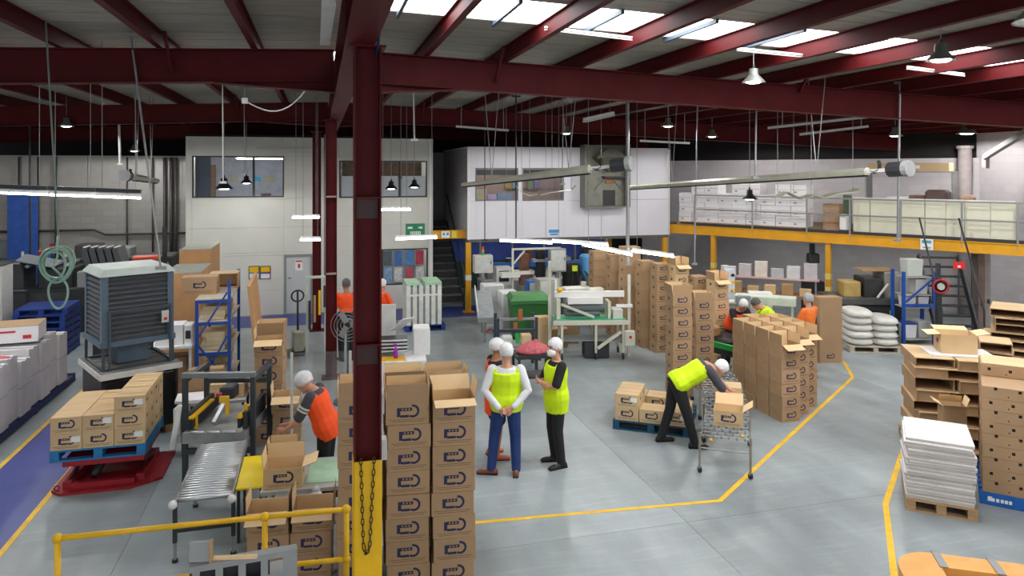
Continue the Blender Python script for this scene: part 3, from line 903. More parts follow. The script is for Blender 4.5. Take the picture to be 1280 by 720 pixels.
# battens between the purlins
for px0, py0, px1, py1, lb in [(498, 15, 540, 20, 'white roof batten beside the girder and its blue cable'), (681, 37, 790, 50, 'white roof batten under the brightest skylight'), (921, 63, 1010, 72, 'white roof batten by the high bay lamp before the rafter'), (1134, 86, 1205, 95, 'white roof batten beside the lamp under the skylights')]:
    d = 8.35 if px0 < 900 else (8.9 if px0 < 1000 else 9.8)
    batten(W(px0, d, Z(py0, d)), W(px1, d*1.035, Z(py1, d*1.035)), lb, False, .03, False, 'roof battens')
batten(W(731, 12.5, Z(151, 12.5)), W(766, 13.0, Z(143, 13.0)), 'tilted white box light hung on two wires below the rafter', True, .1, False)
batten(W(411, 4.6, Z(2, 4.6)), W(406, 6.9, Z(53, 6.9)), 'white tube light running beside the heavy red girder', False, .09, False)
for px0, py0, px1, py1, d, lb in [(570, 158, 636, 163, 17, 'grey steel strut hung over the office box corner'), (1000, 168, 1085, 158, 15, 'pale long conduit over the mezzanine, lower one'), (960, 160, 1140, 140, 14, 'pale long conduit over the mezzanine, upper one'), (800, 176, 862, 179, 18, 'reddish lit conduit behind the fan motor box')]:
    t = thing('conduit', lb, 'conduit', (0, 0, 0))
    MB().bar(W(px0, d, Z(py0, d)), W(px1, d, Z(py1, d)), .06, .05).build('channel', lgrey, t)
    for q in (.1, .9):
        px_ = px0+(px1-px0)*q; py_ = py0+(py1-py0)*q
        p = W(px_, d, Z(py_, d))
        MB().cyl(p, (p.x, p.y, zroof(p.x)-.003), .01, n=5).build('hanger', grey, t)

# drop poles and cables from the roof
def pole(px0, py0, px1, py1, d, r, label, m=galv, name='drop_pole', bracket=True):
    p1 = W(px1, d, Z(py1, d)); p0 = W(px0, d, 0)
    p0.z = zroof(p0.x)-.003
    t = thing(name, label, 'pole', p1)
    MB().cyl((0, 0, 0), p0-p1-Vector((0, 0, .004)), r, n=6).build('tube', m, t)
    if bracket:
        MB().bar((-.06, 0, .0), (.06, 0, 0), .05, .04).build('end_fitting', m, t)
        q = p0-p1
        MB().bar(q+Vector((-.1, 0, -.045)), q+Vector((.1, 0, -.045)), .05, .04).build('roof_bracket', m, t)
    return t
pole(57, None, 73, 300, 8.2, .011, 'pale green drop pipe feeding the coiled hose', M('dull_green_pipe', (118, 134, 126), .5), bracket=False)
pole(163, 60, 201, 335, 9.0, .014, 'leaning thin grey pole over the blue grey cooler', galv)
pole(278, None, 279, 228, 13.2, .012, 'thin white drop wire ending in a small plug box', lgrey)
pole(516, 62, 518, 175, 11.5, .014, 'pale hanging rod with a ball end beside the near column', lgrey)
pole(785, 60, 785, 330, 14.3, .03, 'thick grey drop pole down to the packing lines', galv)
pole(645, 100, 645, 300, 16.0, .016, 'thin dark drop pole over the office box window', dark)
pole(606, 160, 606, 300, 17.5, .012, 'thin dark drop wire past the office box corner', dark)
pole(872, 150, 868, 330, 15.0, .016, 'thin grey drop pole in front of the mezzanine cartons', galv)
pole(946, 130, 944, 222, 12.2, .016, 'grey drop rod above the long fan blade', galv)
pole(1125, 118, 1122, 300, 12.0, .02, 'grey drop pole fixed with a cross bracket to the rafter', galv)
pole(305, 128, 306, 215, 15.0, .01, 'thin grey drop wire near the upper office window', galv)
pole(37, 170, 38, 330, 20, .03, 'dark drop pole in front of the blue curtain', dark)
pole(148, 165, 150, 205, 17, .03, 'pale drop pole above the far ceiling fan', lgrey)
pole(704, 148, 703, 230, 17, .014, 'grey drop wire by the hanging metal hopper', galv)

sc_ = thing('sagging_cable', 'pale cable sagging between the ceiling and the red girder', 'cable', (0, 0, 0))
pts_ = []
for i in range(13):
    u = i/12
    px_ = 306+94*u; py_ = 126+u*(60-126)+ (46*sin(pi*u*.82) if u < 1 else 0)
    pts_.append(W(px_, 13.0, Z(py_, 13.0)))
pipe(sc_, 'cable', lgrey, pts_, .012)
part(sc_, 'junction_box', lgrey, (pts_[0].x-.05, pts_[0].x+.05, pts_[0].y-.03, pts_[0].y+.03, pts_[0].z-.05, pts_[0].z+.05))
MB().cyl(pts_[0], (pts_[0].x, pts_[0].y, zroof(pts_[0].x)-.003), .006, n=5).build('hanger', grey, sc_)
MB().cyl(pts_[-1], (pts_[-1].x, pts_[-1].y, zroof(pts_[-1].x)-.003), .006, n=5).build('hanger', grey, sc_)
# ---- suspended beams with end motors
def susp(p0, p1, t0, t1, label, motor_at=1, hook=True):
    t = thing('suspended_beam', label, 'overhead beam', (0, 0, 0))
    p0 = Vector(p0); p1 = Vector(p1)
    d = (p1-p0).normalized(); sd = d.cross(Vector((0, 0, 1))).normalized(); up = sd.cross(d)
    b = MB(); vs = []
    for p, th in ((p0, t0), (p1, t1)):
        for i, j in ((-.9, -.5), (.9, -.5), (1.1, .1), (.5, .5), (-.5, .5), (-1.1, .1)):
            vs.append(p + sd*(th*i*.6) + up*(th*j))
    b.add(vs, [(5,4,3,2,1,0), (6,7,8,9,10,11)] + [(k, (k+1) % 6, 6+(k+1) % 6, 6+k) for k in range(6)])
    b.build('beam', M('beam_alloy', (176, 176, 160), .4, .3, var=.1), t)
    MB().bar(p0-up*t0*.6, p1-up*t1*.6, .02, .03).build('underside_rail', dark, t)
    e = p1 if motor_at else p0; dd = d if motor_at else -d
    if hook:
        pipe(t, 'hook', black, [e+dd*.06, e+dd*.12-up*.02, e+dd*.2, e+dd*.22+up*.1, e+dd*.2+up*.14], .028, 7)
        MB().cyl(e+dd*.38, e+dd*.62, .11, n=12).build('motor', dark, t)
        MB().cyl(e+dd*.62, e+dd*.7, .118, n=12).build('motor_cap', grey, t)
        MB().bar(e, e+dd*.4, .05, .05).build('motor_arm', lgrey, t)
    for u in (.25, .85):
        q = p0.lerp(p1, u)
        for s_ in (-.18, .18):
            x = q.x+d.x*s_; y = q.y+d.y*s_
            MB().cyl(q+up*.04, (x, y, zroof(x)-.003), .007, n=5).build('hanger_wire', galv, t)
    return t
susp(W(578, 12.6, Z(231, 12.6)), W(737, 11.4, Z(211, 11.4)), .06, .13, 'alloy beam hung on wires in front of the office box window')
susp(W(787, 16.5, Z(234, 16.5)), W(1084, 10.8, Z(214, 10.8)), .09, .11, 'long alloy beam hung on wires before the mezzanine cartons')
susp(W(196, 17.0, Z(226, 17.0)), W(166, 14.8, Z(221, 14.8)), .1, .12, 'short alloy beam hung near the ribbed back wall')
def baffle(pts, wd, label):
    t = thing('curved_baffle', label, 'baffle', (0, 0, 0), 0, 'curved baffles')
    P = [W(a, d, Z(b_, d)) for a, b_, d in pts]
    n = len(P); vs = []
    for q in P:
        for s_ in (-1, 1):
            for z_ in (0, .012):
                vs.append((q.x+SA*wd*s_, q.y+CA*wd*s_, q.z+z_))
    fs = []
    for i in range(n-1):
        a, c = 4*i, 4*i+4
        fs += [(a, a+2, c+2, c), (a+1, c+1, c+3, a+3), (a, c, c+1, a+1), (a+2, a+3, c+3, c+2)]
    fs += [(0, 1, 3, 2), (4*n-4, 4*n-2, 4*n-1, 4*n-3)]
    MB().add(vs, fs).build('strip', M('baffle_pale', (190, 194, 170), .4, .2, var=.15), t)
    for i in (1, n-2):
        q = P[i]
        MB().cyl((q.x, q.y, q.z+.01), (q.x, q.y, zroof(q.x)-.003), .005, n=5).build('hanger_wire', galv, t)
    return t
baffle([(645, 233, 15), (652, 241, 15), (662, 245, 15), (672, 243, 15)], .12, 'curved pale strip hung before the office box window, short one')
baffle([(676, 244, 14.5), (690, 241, 14.5), (706, 239, 14.5), (714, 238, 14.5), (720, 232, 14.5)], .15, 'curved pale strip hung before the office box window, long one')
baffle([(958, 244, 13.5), (972, 246, 13.5), (982, 240, 13.5), (992, 245, 13.5), (1000, 249, 13.5)], .15, 'wavy pale strip hung before the mezzanine cartons, outer one')
baffle([(1004, 248, 13), (1014, 244, 13), (1026, 248, 13), (1044, 242, 13), (1066, 240, 13), (1070, 236, 13)], .18, 'wavy pale strip hung before the mezzanine boards')

# hopper box on the face of the office box
hp = thing('metal_hopper', 'square grey sheet metal hopper housing mounted on the office box front', 'hopper', (XY(731, 19.6), 19.345, 0))
hw = XY(785, 19.3)-XY(731, 19.3)
z0h, z1h = 2.92, 4.75
sm_ = M('hopper_sheet', (128, 128, 118), .5, .2, var=.15)
part(hp, 'back_sheet', sm_, (0, hw, .5, .55, z0h, z1h))
part(hp, 'side_sheet', sm_, (-.04, 0, .12, .55, z0h, z1h))
part(hp, 'side_sheet', sm_, (hw, hw+.04, .12, .55, z0h, z1h))
part(hp, 'base_sheet', sm_, (0, hw, .12, .5, z0h, z0h+.03))
MB().frustum((hw*.55, hw*.6, .2, .3), 3.95, (hw*.22, hw*.95, .06, .46), 4.38).build('cone', M('hopper_dark', (84, 80, 66), .6), hp)
MB().frustum((hw*.22, hw*.95, .06, .46), 4.385, (hw*.5, hw*.7, .2, .4), 4.62).build('hood', sm_, hp)
part(hp, 'opening', dark, (hw*.5, hw*.78, .47, .495, z0h+.05, 3.42))
part(hp, 'label_plate', M('brass_plate', (150, 96, 40), .5), (hw*.54, hw*.74, .44, .49, 3.62, 3.76))
part(hp, 'ledge', dark, (hw*.45, hw*.98, .2, .48, 3.78, 3.83))
MB().bar((hw*.3, .46, 3.42), (hw*.55, .46, 3.75), .03, .05).build('brace', sm_, hp)
MB().bar((hw*.75, .46, 3.75), (hw*.95, .46, 3.42), .03, .05).build('brace', sm_, hp)

# ================================================================== CARTONS
def logo(b, cx, cz, s, y, flat=False):
    """navy hook shaped print: lettering block joined to a round hook"""
    def q(x0, x1, z0, z1, mi):
        b.add([(cx+x0*s, y, cz+z0*s), (cx+x1*s, y, cz+z0*s), (cx+x1*s, y, cz+z1*s), (cx+x0*s, y, cz+z1*s)], [(0, 1, 2, 3)], mi)
    q(-.088, .03, .004, .03, 1)
    q(-.088, -.062, -.04, .004, 1)
    q(-.062, .006, -.046, -.026, 1)
    for k in range(3):
        x = -.05+k*.026
        b.add([(cx+x*s, y-.0004, cz+.011*s), (cx+(x+.012)*s, y-.0004, cz+.011*s), (cx+(x+.012)*s, y-.0004, cz+.023*s), (cx+x*s, y-.0004, cz+.023*s)], [(0, 1, 2, 3)], 0)
    n = 9; vs = []; fs = []
    for i in range(n+1):
        th = radians(100 - 225*i/n)
        ro, ri = .052, .034
        for r in (ri, ro):
            vs.append((cx+(.036+r*cos(th))*s, y, cz+(.002+r*sin(th))*s))
    for i in range(n):
        fs.append((2*i, 2*i+1, 2*i+3, 2*i+2))
    b.add(vs, fs, 1)
def carton_mesh(w_, d_, h_, kind='std', opened=False, lg=True, side=True):
    def mk():
        b = MB()
        if opened:
            t = .006
            b.box(-w_/2, w_/2, -d_/2, -d_/2+t, 0, h_, 0); b.box(-w_/2, w_/2, d_/2-t, d_/2, 0, h_, 4)
            b.box(-w_/2, -w_/2+t, -d_/2+t, d_/2-t, 0, h_, 0); b.box(w_/2-t, w_/2, -d_/2+t, d_/2-t, 0, h_, 0)
            b.box(-w_/2+t, w_/2-t, -d_/2+t, d_/2-t, 0, t, 4)
        else:
            b.cbox(-w_/2, w_/2, -d_/2, d_/2, 0, h_, .004, 0)
            b.box(-w_/2+.004, w_/2-.004, -.025, .025, h_+.0003, h_+.0012, 3)
        if lg:
            y = -d_/2-.0012
            logo(b, .02*w_, h_*.56, 1.22*min(1.0, w_/.41), y)
            for z_, a in ((.2, .42), (.12, .36)):
                b.add([(-a*w_, y, h_*z_), (a*w_, y, h_*z_), (a*w_, y, h_*(z_+.025)), (-a*w_, y, h_*(z_+.025))], [(0, 1, 2, 3)], 2)
        if side:
            x = -w_/2-.0012
            b.add([(x, -d_*.1, h_*.45), (x, d_*.08, h_*.45), (x, d_*.08, h_*.68), (x, -d_*.1, h_*.68)], [(0, 1, 2, 3)], 1)
            x = w_/2+.0012
            b.add([(x, -d_*.1, h_*.45), (x, d_*.08, h_*.45), (x, d_*.08, h_*.68), (x, -d_*.1, h_*.68)], [(0, 1, 2, 3)], 1)
        base = kraft2 if kind == 'pale' else kraft
        return b.mesh('carton', [base, inkm, ink2, tape, kraftin])
    return shared(('carton', w_, d_, h_, kind, opened, lg, side), mk)
def flap_mesh(ln, dp):
    def mk():
        b = MB(); b.box(-ln/2, ln/2, -.002, .002, 0, dp, 0)
        b.box(-ln/2+.002, ln/2-.002, .0022, .003, .002, dp-.002, 1)
        return b.mesh('flap', [kraft, kraftin])
    return shared(('flap', ln, dp), mk)
NC = [0]
def carton(loc, rz, size, label, group=None, flaps=None, kind='std', lg=True, sticker=False, side=True, name='carton'):
    w_, d_, h_ = size
    op = flaps is not None
    o = link(name, carton_mesh(w_, d_, h_, kind, op, lg, side), None, loc, rz)
    tag(o, label, 'carton', group)
    NC[0] += 1
    if op:
        dp = min(d_*.48, .17)
        for (ang, ln, p, zr) in ((flaps[0], w_-.01, (0, -d_/2, h_), 0), (flaps[1], d_-.02, (w_/2, 0, h_), 90), (flaps[2], w_-.01, (0, d_/2, h_), 180), (flaps[3], d_-.02, (-w_/2, 0, h_), 270)):
            if ang is None: continue
            f = link('flap', flap_mesh(ln, dp), o, p)
            f.rotation_euler = (Matrix.Rotation(radians(zr), 3, 'Z') @ Matrix.Rotation(radians(ang), 3, 'X')).to_euler()
    if sticker:
        s = shared(('sticker',), lambda: MB().box(-.05, .05, -.001, .001, -.035, .035).mesh('sticker', paper))
        link('sticker', s, o, (w_*.3, -d_/2-.002, h_*.62))
    return o
def stack(p, rz, n, size, where, group, flaps=None, kind='std', lg=True, jit=.012, gap=.002, side=True, z0=0):
    for i in range(n):
        top = i == n-1
        k = n-i
        lab = ('open topped brown carton crowning %s' % where) if (top and flaps is not None) else ('brown carton, %s from the top of %s' % (ORD[k], where))
        q = Vector((p[0]+random.uniform(-jit, jit), p[1]+random.uniform(-jit, jit), z0+i*(size[2]+gap)))
        carton(q, rz+random.uniform(-1.5, 1.5), size, lab, group, flaps if top else None, kind, lg, side=side)
S = (.41, .33, .221)
# flap angles: 0 = upright, positive = leaning out over the outside
stack(W(510, 7.07), -4, 8, S, 'the stack touching the yellow column base', 'cartons in the tall stacks by the column', (-12, 4, 10, 4))
stack(W(565, 7.13), -4, 8, S, 'the stack standing outermost by the open floor', 'cartons in the tall stacks by the column', (99, 10, 35, 3))
stack(W(449, 7.15), -4, 8, S, 'the stack half hidden by the column', 'cartons in the tall stacks by the column', (-10, 3, 12, 3))
stack(W(504, 7.52), -4, 8, S, 'the rear stack behind the column stack', 'cartons in the tall stacks by the column', (-5, 3, 20, 4))
stack(W(556, 7.58), -4, 8, S, 'the rear stack behind the outermost stack', 'cartons in the tall stacks by the column', (-35, 6, 4, 3))
stack(W(338, 7.18), -4, 3, (.395, .33, .221), 'the low stack behind the middle handrail post', 'cartons behind the yellow handrail', (112, 1, None, 1))
stack(W(392, 7.25), -4, 3, (.395, .33, .221), 'the low stack behind the end handrail post', 'cartons behind the yellow handrail', (112, 1, None, 1))
stack(W(337, 10.7), -2, 7, (.4, .33, .215), 'the stack beside the blue shelving', 'cartons stacked by the blue shelving', (112, 5, None, 3))
stack(W(340, 11.15), -2, 7, (.4, .33, .215), 'the second stack beside the blue shelving', 'cartons stacked by the blue shelving', (8, 5, 0, 3))
stack(W(359, 10.05), -2, 4, (.38, .33, .222), 'the short stack by the packing machine', 'cartons stacked by the blue shelving', (112, 5, None, 5))

# tall stacks in the middle
SM = (.34, .3, .2)
stack(W(848, 12.85), -10, 9, (.34, .44, .2), 'the tall stack behind the bending worker', 'tall cartons behind the bending worker', (-8, 8, 8, 8), side=True)
stack(W(877, 13.35), -10, 8, SM, 'the slimmer stack next to the flexible conveyor end', 'tall cartons behind the bending worker', (-8, 8, 8, 8))
rows = [(748, 18.4, 9, 'the open shelved stack nearest the machines'), (770, 17.6, 9, 'the second stack out from the machines'), (787, 16.9, 10, 'the broad stack amid the rear row'), (806, 16.4, 9, 'the narrow stack amid the rear row'), (825, 15.95, 9, 'the rear row stack with a dark gap'), (848, 15.7, 9, 'the rear row stack with a pale open top'), (872, 15.5, 8, 'the rear row stack under the mezzanine post'), (896, 15.0, 8, 'the last rear row stack by the control post')]
for i, (px, d, n, wh_) in enumerate(rows):
    stack(W(px, d), 0, n, ((.4, .36, .215) if i < 2 else (.315, .34, .215)) if i != 2 else (.4, .36, .22), wh_, 'cartons in the rear row', (112, 2, 10, 2) if i in (5, 7) else None, 'pale' if i in (5, 7) else 'std', lg=(i > 3))
# block by the bend of the yellow line
p0 = W(981, 11.6)
nm = ['front', 'second', 'third', 'rear']
for r in range(4):
    for c in range(3):
        if c == 2 and r == 3: continue
        q = p0 + Vector((c*.36, r*.36+c*.26, 0))
        if c > 0 and r in (1, 2): n_ = 6
        else: n_ = 6
        stack(q, 0, n_, (.34, .33, .203), 'the %s %s stack by the line bend' % (nm[r], ['conveyor-side', 'middle', 'aisle-side'][c]), 'cartons in the block by the yellow line', (112, 1, 2, 1) if r == 0 else (4, 1, 2, 1), side=False, jit=.005)
o = carton(W(1034, 15.1), -8, (.5, .28, 1.36), 'tall upright brown carton standing by the yellow mezzanine post', None, None, 'std', False)
b = MB(); logo(b, 0, .14, 1.0, -.1415); b.build('print', [kraft, inkm], o)

# ---- pallets
def pallet(loc, rz, label, m, group=None, L_=1.165, D_=1.165, H_=.145, words=False, name='pallet'):
    t = thing(name, label, 'pallet', loc, rz, group)
    bd = .02
    n = 7
    for i in range(n):
        y0 = -D_/2 + i*(D_-.1)/(n-1)
        part(t, 'deck_board', m, (-L_/2, L_/2, y0, y0+.1, H_-bd, H_))
    for x in (-L_/2, -.05, L_/2-.1):
        part(t, 'bearer', m, (x, x+.1, -D_/2+.005, D_/2-.005, bd, H_-bd-.001))
    for y0 in (-D_/2, -.05, D_/2-.1):
        part(t, 'bottom_board', m, (-L_/2, L_/2, y0, y0+.1, 0, bd-.001))
    return t
# lift pallet of cartons
LP = W(61.5, 8.9); px_c = LP + Vector((.54, .56, 0))
lift = thing('pallet_lift', 'dark red scissor lift table under the blue carton pallet', 'lift table', (px_c.x+.1, px_c.y-.05, 0), 0)
MB().prism([(-.5, -.62), (.28, -.62), (.62, -.4), (.62, .5), (-.5, .5), (-.62, .3), (-.62, -.5)], 'z', 0, .035).build('base', liftred, lift)
for q in ((-.5, -.4, -.5, .45), (.32, .42, -.45, .45)):
    part(lift, 'side_rail', liftred, (q[0], q[1], q[2], q[3], .036, .12))
part(lift, 'front_rail', liftred, (-.4, .32, -.52, -.44, .036, .1))
for x in (-.44, .36):
    MB().bar((x, -.4, .1), (x, .4, .3), .03, .06).build('scissor_arm', M('lift_dark', (70, 18, 24), .5), lift)
    MB().bar((x+.04, .4, .1), (x+.04, -.4, .3), .03, .06).build('scissor_arm', M('lift_dark', (70, 18, 24), .5), lift)
part(lift, 'platform', liftred, (-.5, .42, -.5, .48, .31, .375))
pipe(lift, 'hydraulic_cylinder', dark, [(-.2, -.3, .1), (-.1, .2, .28)], .045, 8)
for x in (-.55, .52):
    pipe(lift, 'anchor_eye', liftred, [(x+.03*cos(a), -.53+.0*a, .07+.03*sin(a)) for a in [2*pi*i/8 for i in range(8)]], .008, 5, True)
pallet((px_c.x, px_c.y, .376), 0, 'light blue pallet raised on the red lift table', skyblue, None, 1.08, 1.12)
SP = (.352, .274, .203)
for lay in range(3):
    for r in range(4):
        for c in range(3):
            if lay == 2 and c < 2: continue
            if lay == 1 and r == 1 and c == 2: pass
            x = px_c.x - .357 + c*.357 + random.uniform(-.002, .002); y_ = px_c.y - .417 + r*.278
            lb = 'lift pallet carton, %s layer, %s column, %s row from the front' % (['bottom', 'middle', 'top'][lay], ['walkway side', 'middle', 'conveyor side'][c], ORD[r+1])
            carton((x, y_, .376+.146+lay*.2045), 0, SP, lb, 'cartons on the lift pallet', None, 'pale', True, sticker=((lay+c+r) % 2 == 0))
# pallet beside the bending worker
PK = W(820, 11.5)
pallet((PK.x, PK.y, 0), -34, 'dark blue pallet of cartons at the feet of the bending worker', M('pallet_teal', (20, 74, 104), .7, var=.2))
R_ = Matrix.Rotation(radians(-34), 3, 'Z')
for lay, c, r, nm_ in [(0, 0, 0, 'front corner, bottom layer, by the open floor'), (1, 0, 0, 'front corner, top layer, by the open floor'), (0, 1, 0, 'front middle, bottom layer'), (0, 2, 0, 'front, bottom layer, behind the worker legs'), (0, 0, 1, 'second row, by the open floor'), (0, 1, 2, 'rear middle, beyond the gap'), (0, 2, 1, 'second row, by the conveyor'), (0, 0, 2, 'rear corner by the open floor'), (1, 0, 1, 'second row, top layer')]:
    q = R_ @ Vector((-.37+c*.375, -.4+r*.345, 0))
    carton((PK.x+q.x, PK.y+q.y, .147+lay*.2015), -34, (.365, .33, .2), 'printed carton on the worker pallet, '+nm_, 'cartons on the worker pallet', None, 'pale', True, sticker=(lay == 1 and r == 0) or c == 2)

# ================================================================== RIGHT: flat carton pallets, boards, bin
RW = -40
PW = W(1172, 8.7)
Rw = Matrix.Rotation(radians(RW), 3, 'Z')
def off(p, x, y, z=0, R=None):
    q = (R or Rw) @ Vector((x, y, 0)); return Vector((p.x+q.x, p.y+q.y, z))
pallet((PW.x, PW.y, 0), RW, 'raw timber pallet under the stack of white sheets', wood, None, .72, .82, .14)
wsheet = M('white_board_sheet', (236, 234, 236), .5, var=.02)
gsheet = M('grey_board_core', (190, 182, 174), .7, var=.06)
z_ = .142
for i in range(17):
    h_ = .036 + .012*random.random()
    dx, dy = random.uniform(-.015, .015), random.uniform(-.02, .02)
    b = MB().box(-.345, .345, -.4, .4, 0, h_-.003, 0)
    b.box(-.346, .346, -.401, .401, .003, h_-.012, 1)
    o = b.build('board', [wsheet, gsheet], None, off(PW, dx-(.02 if i % 3 == 0 else 0), dy, z_), RW+random.uniform(-2, 2))
    tag(o, 'white board, %s from the top of the sheet stack on the timber pallet' % ORD[17-i], 'board', 'white boards on the timber pallet')
    z_ += h_
# cartons with square hand holes
PD = W(1289, 8.85)
Rd = Matrix.Rotation(radians(-46), 3, 'Z')
bp = pallet((PD.x, PD.y, 0), -46, 'bright blue pallet under the cartons with square holes', M('pallet_bright_blue', (16, 96, 178), .6, var=.15), None, 1.1, 1.1, .14)
o = MB().box(-.55, .55, -.556, -.551, .01, .135).build('side_board', M('pallet_bright_blue', (16, 96, 178)), bp)
b = MB()
for i, x in enumerate((-.47, -.43, -.385, -.34, -.3, -.26)):
    b.box(x, x+(.03 if i else .045), -.5575, -.5562, .05, .05+(.04 if i else .055))
b.build('lettering', paper, bp)
hole = M('hole_dark', (26, 18, 12), .9)
def holed_mesh(v):
    def mk():
        b = MB(); w_, d_, h_ = .52, .52, .138
        b.cbox(-w_/2, w_/2, -d_/2, d_/2, 0, h_, .004, 0)
        xs_ = [(-.12, .03), (.12, .02)] if v == 0 else [(-.17, .0), (.05, -.01)]
        for x, z in xs_:
            b.box(x-.017, x+.017, -d_/2-.0012, -d_/2+.001, h_*.52+z, h_*.52+z+.034, 1)
            b.box(-w_/2-.0012, -w_/2+.001, x-.017, x+.017, h_*.45+z, h_*.45+z+.034, 1)
        b.box(.0, .014, -d_/2-.0012, -d_/2+.001, .03, .045, 1)
        return b.mesh('holed_carton', [kraft, hole])
    return shared(('holed', v), mk)
for lay in range(10):
    for c in range(2):
        for r in range(2):
            if lay == 9 and r == 0: continue
            p = off(PD, -.265+c*.53, -.265+r*.53, .142+lay*.141, Rd)
            o = link('holed_carton', holed_mesh((lay+c) % 2), None, p, -46+random.uniform(-1, 1))
            tag(o, 'brown carton with square holes, layer %s from the blue pallet, %s, %s' % (ORD[lay+1], ['front', 'back'][r], ['white sheet side', 'wall side'][c]), 'carton', 'cartons with square holes')
for c in range(2):
    o = MB().cbox(-.25, .25, -.25, .25, 0, .012, .003).build('cardboard_pad', kraft2, None, off(PD, -.26+c*.53, .27, .142+1.412, Rd), -46+c*3)
    tag(o, 'flat cardboard pad lying on the holed cartons, %s' % ['sheet side', 'wall side'][c], 'cardboard', 'cardboard pads')
# stack of open ended cartons behind the white sheets
PF = W(1186, 10.35)
pallet((PF.x, PF.y, 0), RW+8, 'timber pallet below the open ended cartons', wood, None, 1.1, 1.0, .14)
def tray(loc, rz, w_, d_, h_, label, group='open ended cartons', t=.012, divider=None):
    o = thing('open_carton', label, 'carton', loc, rz, group)
    part(o, 'top_panel', kraft2, (-w_/2, w_/2, -d_/2, d_/2, h_-t, h_))
    part(o, 'bottom_panel', kraft, (-w_/2, w_/2, -d_/2, d_/2, 0, t))
    part(o, 'side_panel', kraft, (-w_/2, -w_/2+t, -d_/2, d_/2, t, h_-t))
    part(o, 'side_panel', kraft, (w_/2-t, w_/2, -d_/2, d_/2, t, h_-t))
    part(o, 'back_panel', kraftin, (-w_/2+t, w_/2-t, d_/2-t, d_/2, t, h_-t))
    if divider:
        part(o, 'inner_flap', kraft, (-w_/2+t, -w_/2+t+w_*divider, -d_/2+.02, -d_/2+.03, t, h_-t))
    return o
rf = Matrix.Rotation(radians(RW+8), 3, 'Z')
lays = [(.05, .0, .16), (-.02, .02, .15), (.04, .0, .16), (-.01, .04, .14), (.03, 0, .16), (0, .03, .17), (.02, 0, .14), (.0, .05, .13)]
z_ = .142
for i, (dx, dy, h_) in enumerate(lays):
    if i % 2 == 0:
        tray(off(PF, dx-.02, dy, z_, rf), RW+8+random.uniform(-3, 3), 1.02, .8, h_, 'wide open ended carton, %s from the bottom of the pile' % ORD[i+1], divider=.4)
    else:
        tray(off(PF, dx-.27, dy, z_, rf), RW+8+random.uniform(-3, 3), .5, .8, h_, 'narrow open ended carton, %s layer up, on the aisle side' % ORD[i+1])
        tray(off(PF, dx+.27, dy-.05, z_, rf), RW+8+random.uniform(-3, 3), .52, .8, h_, 'narrow open ended carton, %s layer up, on the wall side' % ORD[i+1], divider=.5)
    z_ += h_+.002
o = carton(W(1190, 9.5), RW+8, (.28, .24, .92), 'half crushed brown carton wedged behind the white sheets', None, (70, 20, -30, 60), 'std', False)
o = MB().box(-.42, .42, -.25, .25, 0, .02).build('white_sheet', wsheet, None, off(PF, .12, .05, z_+.001, rf), RW+12)
tag(o, 'single white sheet lying on the open ended cartons', 'board')
carton(off(PF, .1, .08, z_+.023, rf), RW+10, (.46, .36, .27), 'open carton with spread flaps on the single white sheet', None, (None, 78, 80, 95), 'pale', False)
# knocked down cartons further right
PQ = W(1275, 12.3)
pallet((PQ.x, PQ.y, 0), -50, 'timber pallet under the knocked down cartons by the wall', wood, None, 1.2, 1.1, .14)
rq = Matrix.Rotation(radians(-50), 3, 'Z')
z_ = .142
for i in range(12):
    h_ = .115+.02*(i % 2)
    dx, dy = random.uniform(-.05, .05), random.uniform(-.05, .05)
    if i < 8:
        tray(off(PQ, dx, dy, z_, rq), -50+random.uniform(-4, 4), 1.08, .95, h_, 'knocked down pale carton, %s from the bottom of the wall side pile' % ORD[i+1], 'knocked down cartons', divider=.3)
    else:
        tray(off(PQ, dx+.06, dy, z_, rq), -50+random.uniform(-6, 6), .9, .8, h_, 'shorter knocked down carton, %s from the bottom of the wall side pile' % ORD[i+1], 'knocked down cartons')
    z_ += h_+.002
PQ2 = W(1243, 11.0)
z_ = 0
for i in range(9):
    tray(off(PQ2, random.uniform(-.03, .03), .25, z_, rq), -48+random.uniform(-5, 5), .42, .5, .15, 'folded carton, %s up in the narrow pile between the pallets' % ORD[i+1], 'folded cartons in the narrow pile')
    z_ += .152
# rounded strapped bin at the bottom corner
BN = W(1248, 5.35)
bn = thing('cardboard_bin', 'round cornered tan cardboard bin with grey straps', 'bin', (BN.x, BN.y, 0), -30)
cb = M('tan_bin_board', (226, 164, 84), .6, var=.08)
def rr(hx, hy, r, n=6):
    out = []
    for cx, cy, a0 in ((hx-r, hy-r, 0), (-hx+r, hy-r, 90), (-hx+r, -hy+r, 180), (hx-r, -hy+r, 270)):
        for i in range(n+1):
            a = radians(a0+90*i/n); out.append((cx+r*cos(a), cy+r*sin(a)))
    return out
def ring_prism(o_, i_, z0, z1):
    b = MB(); n = len(o_)
    vs = [(x, y, z0) for x, y in o_]+[(x, y, z1) for x, y in o_]+[(x, y, z0) for x, y in i_]+[(x, y, z1) for x, y in i_]
    fs = []
    for k in range(n):
        j = (k+1) % n
        fs += [(k, j, n+j, n+k), (2*n+k, 3*n+k, 3*n+j, 2*n+j), (n+k, n+j, 3*n+j, 3*n+k), (k, 2*n+k, 2*n+j, j)]
    return b.add(vs, fs)
OUT = rr(.62, .5, .3); INN = [(x*.8+.1, y*.72-.02) for x, y in rr(.5, .42, .05)]
ring_prism(OUT, INN, .02, .86).build('wall', cb, bn)
part(bn, 'floor_panel', kraft, (-.3, .48, -.31, .28, .02, .06))
for x in (-.28, .12, .45):
    MB().bar((x, .515, .05), (x, .515, .87), .06, .008, up=(0, 1, 0)).build('strap', grey, bn)
    MB().bar((x, .515, .866), (x, .27, .866), .06, .008).build('strap_fold', grey, bn)
